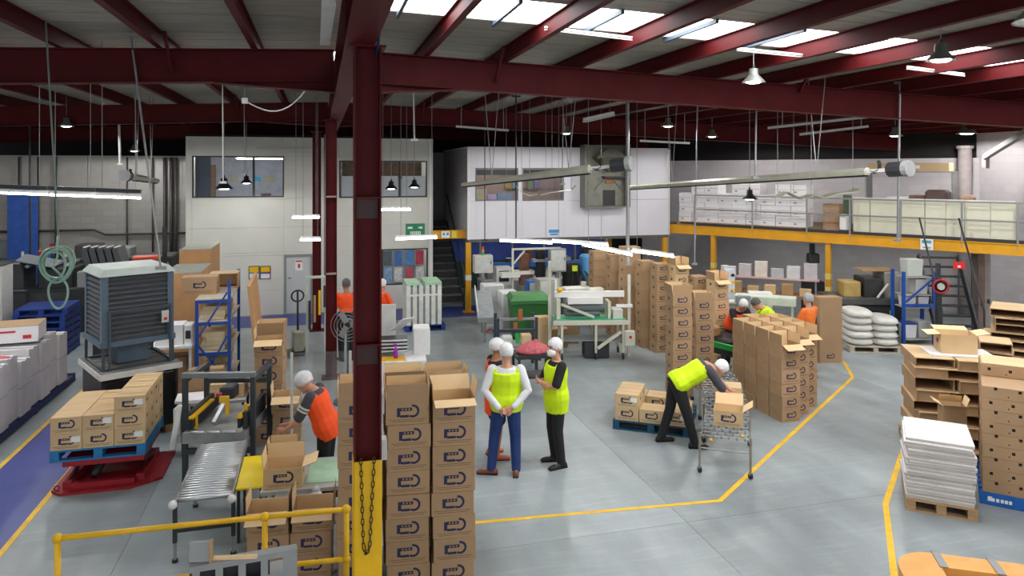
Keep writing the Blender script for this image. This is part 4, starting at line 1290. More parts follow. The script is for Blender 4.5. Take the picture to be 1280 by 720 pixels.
part(bn, 'inner_lining', M('bin_lining', (132, 92, 52), .8), (-.29, .47, .265, .275, .08, .77), (-.29, -.28, -.3, .26, .08, .77))

# ================================================================== LEFT SIDE
# ---- black wrapped crate, boards and the blue grey cooler on its stand
cr = W(126, 10.33); RZ = 28
Rc = Matrix.Rotation(radians(RZ), 3, 'Z')
cc = cr + Rc @ Vector((.56, .65, 0))
crate = thing('wrapped_crate', 'crate wrapped in black stretch film under the blue grey cooler', 'crate', (cc.x, cc.y, 0), RZ)
MB().cbox(-.53, .53, -.6, .6, .12, .97, .05).build('film_wrap', blackwrap, crate)
for q in range(3):
    part(crate, 'skid', wood, (-.5+q*.42, -.38+q*.42, -.58, .58, 0, .115))
MB().bar((-.534, -.62, .2), (.3, -.607, .95), .01, .07, up=(0, 1, 0)).build('sheen_strip', M('film_sheen', (120, 120, 124), .2), crate)  # grey strips colour in the sheen on the black film
MB().bar((.538, -.5, .25), (.538, .5, .9), .01, .06, up=(1, 0, 0)).build('sheen_strip', M('film_sheen', (120, 120, 124), .2), crate)
pl = thing('pallet', 'white edged slatted pallet lying on the wrapped crate', 'pallet', (cc.x, cc.y, .972), RZ)
for q in range(6):
    part(pl, 'deck_board', M('weathered_board', (120, 116, 110), .8, var=.2), (-.55, .55, -.62+q*.21, -.44+q*.21, .065, .085))
for x in (-.56, -.04, .48):
    part(pl, 'bearer', M('white_edge', (214, 214, 210), .6), (x, x+.08, -.65, .65, 0, .064))
part(pl, 'edge_board', M('white_edge', (214, 214, 210), .6), (-.56, .56, -.665, -.651, .0, .085))
part(pl, 'edge_board', M('white_edge', (214, 214, 210), .6), (-.575, -.561, -.65, .65, .0, .085))
ac = thing('evaporative_cooler', 'blue grey evaporative cooler with dark louvred pads on a tube stand', 'cooler', (cc.x-.02, cc.y+.02, 1.058), RZ)
hx, hy, z0, z1 = .5, .5, .42, 1.38
for x in (-hx, hx):
    for y in (-hy, hy):
        part(ac, 'corner_post', aircon, (min(x, x*.82), max(x, x*.82), min(y, y*.82), max(y, y*.82), z0, z1))
part(ac, 'base_tray', aircon, (-hx-.02, hx+.02, -hy-.02, hy+.02, z0-.08, z0))
for f in range(4):
    X = Matrix.Rotation(pi/2*f, 4, 'Z')
    pn = MB().box(-.41, .41, -hy+.05, -hy+.07, z0, z1, X=X).build('pad_panel', louvre, ac)
    for k in range(13):
        zz = z0+.04+k*.073
        b = MB(); b.add([(-.41, -hy+.005, zz), (.41, -hy+.005, zz), (.41, -hy+.048, zz+.045), (-.41, -hy+.048, zz+.045), (-.41, -hy+.005, zz+.008), (.41, -hy+.005, zz+.008), (.41, -hy+.048, zz+.053), (-.41, -hy+.048, zz+.053)], [(3,2,1,0),(4,5,6,7),(0,1,5,4),(1,2,6,5),(2,3,7,6),(3,0,4,7)], 0, X)
        b.build('louvre_slat', M('louvre_slat', (74, 78, 84), .6), pn)
MB().frustum((-hx-.03, hx+.03, -hy-.03, hy+.03), z1, (-hx+.05, hx-.05, -hy+.05, hy-.05), z1+.1).build('lid', M('cooler_lid', (150, 158, 152), .5, var=.1), ac)
part(ac, 'duct_collar', aircon, (-.22, .22, -.22, .22, .02, z0-.085))
for x in (-.48, .48):
    for y in (-.5, .5):
        part(ac, 'stand_leg', M('stand_slate', (62, 74, 84), .5), (x-.018, x+.018, y-.018, y+.018, 0, .34))
    part(ac, 'stand_rail', M('stand_slate', (62, 74, 84), .5), (x-.018, x+.018, -.48, .48, .0, .03))
for y in (-.5, .5):
    part(ac, 'stand_rail', M('stand_slate', (62, 74, 84), .5), (-.46, .46, y-.018, y+.018, .0, .03))
part(ac, 'front_guard', M('stand_slate', (62, 74, 84), .5), (-.42, .45, -.56, -.53, .86, .89), (-.42, -.39, -.56, -.53, 0, .86), (.42, .45, -.56, -.53, 0, .86))
part(ac, 'isolator_switch', lgrey, (.3, .4, -.59, -.565, .62, .8))
part(ac, 'red_knob', M('knob_red', (200, 30, 60), .4), (.33, .37, -.605, -.592, .66, .7))

# ---- hose coil
hc = thing('hose_coil', 'pale green hose hanging in a tangled coil from its drop pipe', 'hose', W(70, 8.2, Z(331, 8.2)), math.degrees(-YAW))
def loop(cx, cz, rx, rz_, y, tilt, n=26):
    return [(cx+rx*cos(2*pi*i/n)*cos(tilt)-rz_*sin(2*pi*i/n)*sin(tilt), y+.015*sin(4*pi*i/n), cz+rx*cos(2*pi*i/n)*sin(tilt)+rz_*sin(2*pi*i/n)*cos(tilt)) for i in range(n)]
for cx, cz, rx, rz_, y, tl in [(0, 0, .19, .2, 0, 0), (-.02, .01, .17, .18, .03, .3), (.03, -.01, .15, .19, -.03, -.2), (0, .02, .2, .17, .05, .6), (.01, 0, .13, .15, -.05, .2), (.03, -.33, .11, .17, -.01, 0)]:
    pipe(hc, 'hose_loop', hosem, loop(cx, cz, rx, rz_, y, tl), .013, 6, True)
pipe(hc, 'hose_lead', hosem, [(.03, 0, .34), (.02, -.02, .22), (.05, -.05, .1), (.0, -.06, -.02), (.1, -.05, -.12)], .014)

# ---- white packed boards beside the walkway
ph = pallet((-5.1, 13.45, 0), 0, 'dark blue pallet carrying the white board packs', M('pallet_navy', (28, 44, 96), .6, var=.2), None, 1.2, 3.9, .15, name='long_pallet')
hts = [.8, .98, 1.0, .86, .95, .95, 1.0, .9]
wpk = M('white_board_pack', (214, 212, 214), .5, var=.05, scale=4)
for i, h_ in enumerate(hts):
    y_ = 11.75+i*.43
    t = thing('board_pack', 'upright white board pack, %s along the navy pallet from its near end' % ORD[i+1], 'board pack', (-5.05+.04*(i % 2), y_, .152), 0, 'white board packs')
    for s in range(4):
        part(t, 'board', wpk, (-.5, .5, -.2+s*.1, -.105+s*.1, 0, h_-.02*(s % 2)))
    part(t, 'strap', M('pale_strap', (180, 184, 190), .4), (-.502, .502, -.203, .2, h_*.5, h_*.5+.02))
    if i in (1, 2):
        part(t, 'red_label', M('red_label', (214, 70, 80), .6), (.1, .45, -.12, .05, h_+.001, h_+.004))
t = thing('white_carton', 'white carton with red lettering lying on the board packs', 'carton', (-5.0, 13.9, 1.152), 8)
part(t, 'body', wcard, (-.42, .42, -.32, .32, 0, .26))
part(t, 'brown_lid', kraft, (-.42, .42, -.32, .32, .261, .27))
part(t, 'red_print', M('red_print', (200, 40, 50), .6), (-.3, .1, -.3235, -.3205, .17, .2))
part(t, 'red_emblem', M('red_print', (200, 40, 50), .6), (.2, .32, -.3235, -.3205, .06, .12))
tray((-5.15, 12.5, 1.158), 4, .75, .5, .25, 'brown tray carton resting on the nearest board packs', None)

# ---- stack of blue plastic pallets
bpp = W(60, 15.9)
for i in range(7):
    pallet((bpp.x, bpp.y, i*.147), random.uniform(-3, 3), 'royal blue pallet, %s from the bottom of the blue stack' % ORD[i+1], bluep, 'stacked blue pallets', 1.0, 1.0, .145)

# ---- dark machines along the back
def machine(label, loc, rz, parts, name='printing_machine', cat='machine', group=None):
    t = thing(name, label, cat, loc, rz, group)
    for p in parts:
        nm_, m_, bx = p[0], p[1], p[2]
        if len(p) > 3:
            part(t, nm_, m_, *bx, chamfer=p[3])
        else:
            part(t, nm_, m_, *bx)
    return t
dk2 = M('charcoal_panel', (62, 64, 68), .45, var=.12)
p = W(-14, 15.4)
machine('pale grey control cabinet at the end of the dark press', p, 0, [('body', lgrey, [(-.35, .35, -.3, .3, 0, 1.98)], .02), ('top_panel', dark, [(-.36, .36, -.31, .31, 1.985, 2.0)]), ('vent', grey, [(-.25, .25, -.306, -.301, 1.6, 1.75)]), ('door', M('cab_door', (206, 206, 200), .5), [(-.3, .3, -.31, -.301, .2, 1.5)]), ('handle', dark, [(.2, .24, -.325, -.311, .8, 1.0)])], 'control_cabinet', 'cabinet')
p = W(48, 18.0)
t = machine('long black press with a silver feed tray', p, 0, [('bed', dark, [(-1.1, 1.5, -.5, .6, 0, 1.1)], .03), ('housing', dk2, [(-1.0, -.2, -.4, .5, 1.105, 1.75)], .04), ('housing', dark, [(.1, .9, -.4, .5, 1.105, 1.6)], .04), ('side_door', dk2, [(-.9, -.1, -.515, -.505, .2, 1.0)]), ('side_door', dk2, [(.0, .8, -.515, -.505, .2, 1.0)]), ('guard', M('grey_green_guard', (96, 104, 100), .4), [(-1.3, -1.1, -.45, .4, .6, 2.0)], .03), ('console', grey, [(1.0, 1.3, -.5, -.3, 1.105, 1.5)], .02)])
MB().add([(-.3, -.55, 1.8), (.5, -.55, 1.62), (.5, .1, 1.7), (-.3, .1, 1.88), (-.3, -.55, 1.83), (.5, -.55, 1.65), (.5, .1, 1.73), (-.3, .1, 1.91)], [(3,2,1,0),(4,5,6,7),(0,1,5,4),(1,2,6,5),(2,3,7,6),(3,0,4,7)]).build('feed_tray', M('silver_tray', (170, 178, 186), .3, .5), t)
for i in range(4):
    pipe(t, 'roller', chrome, [(-.1+i*.28, -.45, 1.66), (-.1+i*.28, .5, 1.66)], .05, 8)
p = W(20, 21.6)
t = machine('dark press with grey drum hoods by the blue curtain', p, 0, [('bed', dark, [(-1.5, 2.2, -.5, .6, 0, 1.4)], .03), ('drum_hood', M('drum_grey', (112, 118, 120), .4), [(-1.2, -.7, -.4, .4, 1.405, 2.2)], .08), ('drum_hood', M('drum_grey', (112, 118, 120), .4), [(-.4, .1, -.4, .4, 1.405, 1.95)], .08), ('inking_unit', dk2, [(.4, 1.2, -.3, .4, 1.405, 1.85)], .04), ('inking_unit', dk2, [(1.4, 2.1, -.3, .4, 1.405, 1.75)], .04), ('guard_rail', galv, [(-1.4, 2.1, -.56, -.52, 1.3, 1.34)]), ('warning_plate', yellow, [(.6, .75, -.32, -.305, 1.6, 1.7)]), ('red_button_box', M('knob_red', (200, 30, 60), .4), [(1.0, 1.12, -.34, -.305, 1.7, 1.8)])])
p = W(142, 20.3)
machine('low dark delivery unit beyond the cooler', p, 0, [('bed', dark, [(-1.2, 1.6, -.5, .6, 0, 1.55)], .03), ('top_plate', M('slate_plate', (96, 100, 104), .4), [(-1.2, 1.6, -.5, .6, 1.555, 1.6)]), ('feeder', dk2, [(-.9, -.3, -.3, .4, 1.605, 1.95)], .04), ('feeder', grey, [(.2, .5, -.3, .4, 1.605, 1.85)], .03), ('blue_panel', M('screen_blue', (60, 150, 214), .5), [(-1.1, -.9, -.52, -.505, 1.3, 1.5)])])
p = W(154, 15.2)
machine('low black bench carrying the tilted charcoal slabs', p, 0, [('body', dark, [(-.5, .55, -.32, .32, 0, .96)], .03), ('top_plate', dk2, [(-.5, .55, -.32, .32, .965, 1.0)]), ('side_door', dk2, [(-.3, .3, -.335, -.325, .15, .85)])], 'machine_bench', 'machine')
cans = [(236, 236, 236), (226, 196, 40), (190, 40, 70), (50, 120, 200), (30, 30, 34), (210, 210, 200), (196, 60, 60), (90, 96, 100)]
p = W(20, 21.6)
for i in range(8):
    o = thing('ink_can', ['white', 'yellow', 'crimson', 'blue', 'black', 'ivory', 'red', 'grey'][i]+' ink can standing on the drum hooded press', 'can', (p.x+.35+i*.22, p.y-.45+.02*(i % 2), 1.402), 0)
    MB().lathe([(0, 0), (.07, 0), (.07, .19), (.06, .2), (0, .2)], 12).build('can', M('can_%d' % i, cans[i], .4), o, smooth=False)
    MB().lathe([(0, .201), (.064, .201), (.064, .215), (0, .215)], 12).build('lid', lgrey, o)
for i in range(5):
    p = W(133+i*9.5, 15.2)
    t = thing('ink_duct', 'tilted charcoal slab, %s in the row above the cooler' % ORD[i+1], 'machine part', (p.x, p.y, 1.015), 0, 'tilted charcoal slabs')
    X = Matrix.Rotation(radians(-14), 4, 'Y')
    part(t, 'slab', dk2, (-.06, .05, -.3, .3, .02, 1.42), X=X)
    part(t, 'white_tab', white, (-.06, .05, -.12, .0, 1.425, 1.45), X=X)
p = W(181, 16.5)
machine('orange red guard on a black stand beyond the cooler', p, 10, [('stand', dark, [(-.3, .5, -.3, .3, 0, 1.85)], .03), ('guard', M('orange_red', (206, 70, 40), .5), [(-.25, .3, -.32, .1, 1.86, 2.05)], .03), ('post', dark, [(.36, .46, -.1, .0, 1.86, 2.7)])], 'guard_unit', 'machine')
p = W(212, 22.9)
machine('dark pillar drill against the ribbed back wall', p, 0, [('base', dark, [(-.4, .4, -.4, .4, 0, .8)], .03), ('column', dk2, [(-.12, .12, -.1, .2, .81, 3.9)]), ('head', dk2, [(-.35, .3, -.35, .2, 2.2, 2.9)], .04), ('table', grey, [(-.45, .4, -.4, .2, 1.3, 1.36)])], 'pillar_drill', 'machine')

# ---- tall brown board stacks before the office
gtop = M('grey_green_top', (150, 154, 140), .7)
def tallstack(px, py, d, w_, dp, n, label, group):
    zt = Z(py, d); p = W(px, d)
    for i in range(n):
        t = thing('board_bundle', '%s, %s from the aisle' % (label, ORD[i+1]), 'cardboard', (p.x, p.y+i*dp, 0), 0, group)
        part(t, 'bundle', M('bundle_brown', (196, 148, 100), .8, var=.06, rnd=.06), (0, w_, 0, dp-.01, 0, zt))
        part(t, 'top_sheet', gtop, (0, w_, 0, dp-.01, zt+.001, zt+.012))
tallstack(224, 313, 15.3, .62, .5, 3, 'taller brown board bundle before the office', 'tall board bundles')
tallstack(203, 343, 13.4, .66, .48, 3, 'lower brown board bundle behind the cooler', 'lower board bundles')
p = W(251, 12.9)
carton((p.x, p.y, 1.802), 0, (.58, .4, .31), 'printed brown carton on top of the blue shelving', None, None, 'std', True)
p = W(246, 12.3)
tray((p.x+.3, p.y+1.25, 1.802), 0, .5, .4, .28, 'open brown carton on the far end of the blue shelving', None)
# ---- blue shelving
rk = W(246, 12.3)
t = thing('shelving_rack', 'blue steel shelving full of cream folded cartons', 'rack', (rk.x, rk.y, 0), 0)
Wd, Dp = .52, 1.5
for x in (0, Wd):
    for y in (0, Dp):
        part(t, 'upright', rackblue, (x-.025, x+.025, y-.025, y+.025, 0, 1.78 if x == 0 else 2.1))
for z_ in (.35, .9, 1.42, 1.8):
    part(t, 'shelf', M('shelf_cream', (206, 196, 176), .6), (-.02, Wd+.02, -.02, Dp+.02, z_-.02, z_))
    part(t, 'beam', rackblue, (.026, Wd-.026, -.02, .02, z_-.075, z_-.021))
for a, c in (((.03, -.03, .3), (Wd-.03, -.03, 1.15)), ((.03, -.03, 1.15), (Wd-.03, -.03, 1.9)), ((.03, -.03, 1.0), (Wd-.03, -.03, .4))):
    MB().bar(a, c, .02, .03).build('diagonal_brace', rackblue, t)
crm = M('cream_carton', (214, 196, 158), .7, var=.06, rnd=.06)
k = 0
for z_ in (.36, .91, 1.43):
    for y in (.1, .55, 1.0):
        n_ = random.randint(3, 4)
        for i in range(n_):
            w_ = random.uniform(.3, .42)
            o = MB().cbox(-w_/2, w_/2, -.19, .19, 0, .075, .004).build('folded_carton', crm, None, (rk.x+.27+random.uniform(-.03, .03), rk.y+y+.12, z_+i*.077), random.uniform(-4, 4))
            tag(o, 'cream folded carton, %s up in the %s pile on the %s blue shelf' % (ORD[i+1], ['near', 'middle', 'far'][int(y/.45)], {.36: 'bottom', .91: 'middle', 1.43: 'top'}[z_]), 'carton', 'cream folded cartons on the blue shelving')
p = W(222, 12.45)
t = thing('work_table', 'small white table beside the blue shelving', 'table', (p.x, p.y, 0), 0)
part(t, 'table_top', white, (-.4, .28, -.3, .3, .98, 1.02))
for x in (-.36, .22):
    for y in (-.26, .24):
        part(t, 'leg', white, (x, x+.04, y, y+.04, 0, .98))
t = thing('white_carton', 'white carton with faint red print on the small white table', 'carton', (p.x-.1, p.y, 1.021), 0)
part(t, 'body', wcard, (-.22, .22, -.2, .2, 0, .34))
part(t, 'red_print', M('red_print', (200, 40, 50), .6), (-.15, .05, -.203, -.2005, .2, .225))
t = thing('label_printer', 'white label printer on the small white table', 'printer', (p.x+.2, p.y-.05, 1.021), 0)
part(t, 'case', white, (-.07, .07, -.15, .15, 0, .34), chamfer=.015)
part(t, 'slot', dark, (-.04, .04, -.154, -.1505, .1, .24))
p = W(305, 12.4)
t = thing('cardboard_sheet', 'tall brown cardboard sheet leaning beside the blue shelving', 'cardboard', (p.x, p.y, 0), 0)
MB().add([(0, 0, 0), (.05, 0, 0), (.05, 1.4, 0), (0, 1.4, 0), (-.2, .0, 2.0), (-.15, 0, 2.0), (-.15, 1.4, 2.05), (-.2, 1.4, 2.05)], [(3,2,1,0),(4,5,6,7),(0,1,5,4),(1,2,6,5),(2,3,7,6),(3,0,4,7)], X=Matrix.Translation((.25, 0, 0))).build('sheet', M('bundle_brown', (196, 148, 100)), t)
part(t, 'timber_prop', wood, (.32, .38, -.08, -.02, 0, 1.25))
p = W(222, 12.45)
for i in range(2):
    carton((p.x-.05, p.y, i*.41), 4*i, (.5, .42, .4), ['lower brown carton stored under the small white table', 'upper brown carton stored under the small white table'][i], None, None, 'std', False)

# ---- case sealing machine
p = W(284, 9.6)
t = thing('case_sealer', 'case sealing machine in a dark steel frame with yellow belts', 'machine', (p.x, p.y, 0), -12)
fr = M('frame_slate', (48, 54, 58), .45)
for x in (-.43, .43):
    for y in (-.3, .45):
        part(t, 'post', fr, (x-.03, x+.03, y-.03, y+.03, 0, 1.33))
    part(t, 'top_rail', fr, (x-.03, x+.03, -.27, .42, 1.27, 1.33))
part(t, 'cross_bar', M('frame_light', (120, 126, 128), .4), (-.47, .46, -.34, -.26, 1.331, 1.39))
part(t, 'cross_bar', fr, (-.4, .4, .4, .47, 1.05, 1.11))
part(t, 'cross_bar', fr, (-.4, .4, -.33, -.28, .35, .42))
part(t, 'bed', M('bed_grey', (150, 152, 150), .4, .2, var=.15), (-.39, .39, -.5, .6, .55, .68))
for x in (-.3, .3):
    part(t, 'side_belt', black, (x-.02, x+.02, -.45, .5, .72, .84))
    part(t, 'belt_guard', yellow, (x-.03, x+.03, -.45, .3, .841, .87))
    part(t, 'belt_housing', dark, (x-.08 if x < 0 else x+.025, x-.025 if x < 0 else x+.08, -.4, .45, .69, .9))
MB().bar((-.1, -.2, .7), (-.02, .2, .98), .05, .06).build('tape_head', M('head_grey', (196, 198, 200), .35, .4), t)
part(t, 'motor', dark, (-.1, .08, .0, .25, .95, 1.1), chamfer=.02)
part(t, 'yellow_hook', yellow, (-.02, .1, -.25, -.21, .98, 1.06), (.06, .1, -.25, -.21, .82, .98))
part(t, 'red_stop', M('knob_red', (200, 30, 60), .4), (-.06, .0, -.25, -.2, 1.07, 1.1))
part(t, 'yellow_strap', yellow, (.32, .36, -.32, -.29, .72, .98))
part(t, 'yellow_strap', yellow, (-.3, -.26, -.36, -.33, .69, .88))
part(t, 'control_box', lgrey, (-.56, -.47, -.36, -.2, .62, .95), chamfer=.01)
MB().bar((-.56, -.4, .45), (-.4, -.55, 1.05), .06, .02).build('white_guide', white, t)
for x in (-.2, 0, .2):
    pipe(t, 'roller', chrome, [(x-.08, -.5, .69), (x+.08, -.5, .69)], .02)
p = W(272, 10.6)
t = thing('sorting_table', 'low table behind the sealing machine', 'table', (p.x, p.y, 0), 0)
part(t, 'table_top', M('table_grey', (170, 168, 164), .6), (-.48, .42, -.35, .5, .66, .7))
for x in (-.44, .36):
    for y in (-.3, .42):
        part(t, 'leg', fr, (x, x+.04, y, y+.04, 0, .66))
o = MB().box(-.28, .25, -.2, .2, 0, .03).build('white_sheet', wsheet, None, (p.x-.26, p.y-.1, .702), 4)
tag(o, 'white sheet lying on the table behind the sealing machine', 'board')
carton((p.x+.17, p.y, .702), -6, (.46, .42, .2), 'wide printed carton with folded lid behind the sealing machine', None, None, 'pale', True)
carton((p.x-.2, p.y+.33, .702), 3, (.5, .2, .32), 'brown carton with red print standing behind the white sheet', None, None, 'std', False)

# ---- gravity roller conveyor
q0 = G(219, 706); q1 = G(291, 690)
p = (q0+q1)/2
t = thing('roller_conveyor', 'gravity roller conveyor with zinc rollers on dark legs', 'conveyor', (p.x, p.y, 0), 0)
Wc, Lc = .52, 1.55
ztop = .64
for x in (-Wc/2-.02, Wc/2):
    part(t, 'side_rail', galv, (x, x+.02, -.05, Lc, ztop-.07, ztop+.0))
rm = shared(('roller', Wc), lambda: MB().cyl((-Wc/2+.003, 0, 0), (Wc/2-.003, 0, 0), .024, n=8).mesh('roller', chrome, True))
for i in range(25):
    link('roller', rm, t, (0, .0+i*.062, ztop-.012))
for y in (0, Lc-.3):
    for x in (-Wc/2-.04, Wc/2):
        part(t, 'leg', dark, (x, x+.04, y-.02, y+.02, .2, ztop-.071))
        part(t, 'leg_extension', galv, (x+.006, x+.034, y-.014, y+.014, .03, .199))
        MB().cyl((x+.02, y, 0), (x+.02, y, .03), .03, n=8).build('foot', dark, t)
    part(t, 'cross_brace', dark, (-Wc/2, Wc/2, y-.012, y+.012, .3, .33))
for x in (-Wc/2-.03, Wc/2+.01):
    MB().ball((x, -.06, ztop-.03), .045).build('end_cap', white, t, smooth=True)
p2 = W(316, 8.1)
t = thing('support_trestle', 'dark trestle under the yellow panel', 'trestle', (p2.x, p2.y, 0), 0)
part(t, 'top_bar', dark, (-.13, .13, -.36, -.32, .56, .6))
part(t, 'top_bar', dark, (-.13, .13, .3, .34, .56, .6))
for x in (-.13, .1):
    for y in (-.36, .3):
        part(t, 'leg', dark, (x, x+.03, y, y+.04, 0, .559))
o = MB().cbox(-.14, .14, -.45, .45, 0, .02, .008).build('plastic_sheet', M('bright_yellow_sheet', (252, 222, 20), .4, var=.03), None, (p2.x, p2.y, .602), 0)
tag(o, 'bright yellow plastic panel beside the roller conveyor', 'panel')

# ---- packing bench
p = W(372, 8.05)
t = thing('packing_bench', 'packing bench with a pale green mat and grey legs', 'bench', (p.x, p.y, 0), -4)
part(t, 'bench_top', M('bench_grey', (176, 176, 170), .5), (-.34, .62, -.42, .42, .57, .61))
part(t, 'mat', M('pale_green_mat', (170, 206, 176), .6), (.12, .58, -.3, .35, .611, .618))
for x in (-.33, .57):
    for y in (-.4, .37):
        part(t, 'leg', galv, (x, x+.04, y, y+.04, 0, .569))
part(t, 'lower_rail', galv, (-.3, .57, -.4, -.37, .2, .23))
carton((p.x-.13, p.y-.2, .613), -4, (.4, .33, .21), 'wide open carton with one flap spread on the packing bench', None, (None, 72, 8, 6), 'pale', True)
o = carton((p.x-.17, p.y+.22, .613), -4, (.3, .2, .24), 'small open carton behind the wide one on the bench', None, (80, 5, 5, 5), 'pale', False)
t = thing('plastic_bag', 'crumpled clear plastic bag hanging over the bench edge', 'bag', (p.x+.2, p.y-.52, .42), 0)
b = MB(); b.ball((0, 0, 0), .12, .07, .2, 12, 8)
for i, v in enumerate(b.v):
    b.v[i] = (v[0]*(1+.25*math.sin(v[2]*40)), v[1]*(1+.3*math.cos(v[2]*33+v[0]*20)), v[2])
b.build('film', M('clear_film', (206, 212, 218), .2, var=.2, scale=20), t, smooth=True)
MB().ball((0, .02, .2), .05, .04, .05, 8, 5).build('gathered_neck', M('clear_film', (206, 212, 218), .2), t, smooth=True)
t = thing('tape_gun', 'green topped tape dispenser by the worker hands', 'tape dispenser', (p.x-.02, p.y+.36, .613), 0)
MB().cyl((-.02, 0, .06), (.02, 0, .06), .05, n=12).build('tape_roll', M('leaf_green', (40, 170, 70), .5), t)
part(t, 'handle', grey, (-.02, .02, -.1, .02, 0, .03))
ps = thing('clear_screen', 'clear acrylic screen on thin posts around the packing bench', 'screen', W(366, 9.4), -8)
acr = M('clear_acrylic', (220, 230, 230), .08, var=0, trans=.95, alpha=.18)
part(ps, 'pane', acr, (.0, .72, 0, .006, .75, 1.62))
for x in (-.03, .72):
    part(ps, 'post', lgrey, (x, x+.03, -.015, .02, 0, 1.62))

# ---- yellow handrail and grey slotted frame at the front
hr = thing('yellow_handrail', 'yellow tube handrail with ball joints', 'handrail', (0, 0, 0))
ra = G(72, 673, 1.0); rb = G(331, 646, 1.0); rc_ = G(433, 636.5, 1.0)
for i, q in enumerate((ra, rb, rc_)):
    MB().cyl((q.x, q.y, .012), (q.x, q.y, 1.0), .025, n=10).build('post', yellow, hr, smooth=True)
    MB().ball((q.x, q.y, 1.0), .04, n=12, m=8).build('ball_joint', yellow, hr, smooth=True)
    MB().ball((q.x, q.y, .56), .038, n=12, m=8).build('ball_joint', yellow, hr, smooth=True)
    MB().cyl((q.x, q.y, 0), (q.x, q.y, .012), .08, n=12).build('base_flange', yellow, hr)
for z_ in (1.0, .56):
    MB().cyl((ra.x, ra.y, z_), (rb.x, rb.y, z_), .023, n=10).build('rail', yellow, hr, smooth=True)
    MB().cyl((rb.x, rb.y, z_), (rc_.x, rc_.y, z_), .023, n=10).build('rail', yellow, hr, smooth=True)
gp0 = W(236, 5.0, Z(712, 5.0)); gp1 = W(371, 5.25, Z(699, 5.25))
t = thing('slotted_cabinet', 'grey steel cabinet top with square cut outs by the handrail', 'cabinet', (gp0.x, gp0.y, 0), math.degrees(atan2(gp1.y-gp0.y, gp1.x-gp0.x)))
Lg = (gp1-gp0).length; zg = gp0.z
gsm = M('grey_cabinet', (150, 152, 152), .5, var=.05)
# front face with square openings
n_ = 5; cw = .1; gw = .035
xx = .1
part(t, 'top_panel', gsm, (0, Lg, 0, .08, zg, zg+.012))
part(t, 'face_rail', gsm, (0, Lg, 0, .012, zg-.03, zg-.001))
part(t, 'face_rail', gsm, (0, Lg, 0, .012, zg-.2, zg-.14))
for i in range(5):
    x = .02 + i*(Lg-.12)/4
    part(t, 'face_stile', gsm, (x, x+(.05 if i < 4 else .1), 0, .012, zg-.139, zg-.031))
part(t, 'body', gsm, (0, Lg, 0, .3, 0, zg-.201))
part(t, 'cutout_shade', dark, (0, Lg*.74, .07, .078, zg-.2, zg-.002))  # dark sheet added so the cut outs read as shaded
o = thing('grey_pad', 'small grey box lid with a timber edge on the slotted cabinet', 'box', W(248, 5.08, zg+.014), -10)
part(o, 'lid', gsm, (-.06, .08, -.02, .02, .0, .13), X=Matrix.Rotation(radians(-12), 4, 'X'))
part(o, 'timber_edge', wood, (.082, .095, -.03, .02, 0, .15))
part(o, 'timber_strip', kraftin, (.097, .4, .0, .03, 0, .02))

# ---- pallet truck and uprights by the second column
p = W(372, 15.6)
t = thing('pallet_truck', 'grey pallet truck with a black loop handle', 'pallet truck', (p.x, p.y, 0), 12)
pipe(t, 'handle_loop', black, [(.13*cos(2*pi*i/14), 0, 1.28+.12*sin(2*pi*i/14)) for i in range(14)], .018, 6, True)
pipe(t, 'tiller', black, [(0, 0, 1.4), (0, -.02, .7), (0, -.05, .35)], .022)
part(t, 'pump_body', M('truck_grey', (150, 150, 136), .5), (-.12, .12, -.18, .05, .12, .55), chamfer=.03)
for x in (-.24, .1):
    part(t, 'fork', M('truck_grey', (150, 150, 136), .5), (x, x+.15, .05, 1.15, .08, .14))
MB().cyl((-.12, -.08, .1), (.12, -.08, .1), .1, n=12).build('steer_wheel', black, t)
p = W(398, 15.0)
t = thing('equipment_frame', 'pale green frame with hanging tools near the columns', 'rack', (p.x, p.y, 0), 0)
for x in (-.25, .12):
    part(t, 'upright', M('pale_green_paint', (190, 200, 186), .5), (x, x+.05, 0, .05, 0, 1.75))
part(t, 'cross_bar', M('pale_green_paint', (190, 200, 186), .5), (-.25, .17, 0, .05, 1.751, 1.8))
for i in range(4):
    part(t, 'hanging_tool', [dark, wood, yellow, dark][i], (-.2+i*.1, -.15+i*.1, -.05, -.005, .7+.15*i, 1.3+.1*i))
p = W(435, 12.4)
t = thing('pedestal_fan', 'grey pedestal fan between the two columns', 'fan', (p.x, p.y, 0), -10)
MB().cyl((0, 0, 0), (0, 0, .04), .25, n=14).build('base', dark, t)
MB().cyl((0, 0, .04), (0, 0, 1.3), .022, n=8).build('pole', dark, t)
for k in range(5):
    r_ = .06+.055*k
    pipe(t, 'guard_ring', galv, [(r_*cos(2*pi*i/18), -.08, 1.35+r_*sin(2*pi*i/18)) for i in range(18)], .006, 4, True)
for k in range(3):
    a = 2*pi*k/3
    MB().bar((.04*cos(a), -.03, 1.35+.04*sin(a)), (.24*cos(a), -.03, 1.35+.24*sin(a)), .1, .01, up=(0, 1, 0)).build('fan_blade', M('fan_grey', (150, 150, 150), .5), t)
MB().cyl((0, -.02, 1.35), (0, .18, 1.35), .08, n=10).build('motor', dark, t)

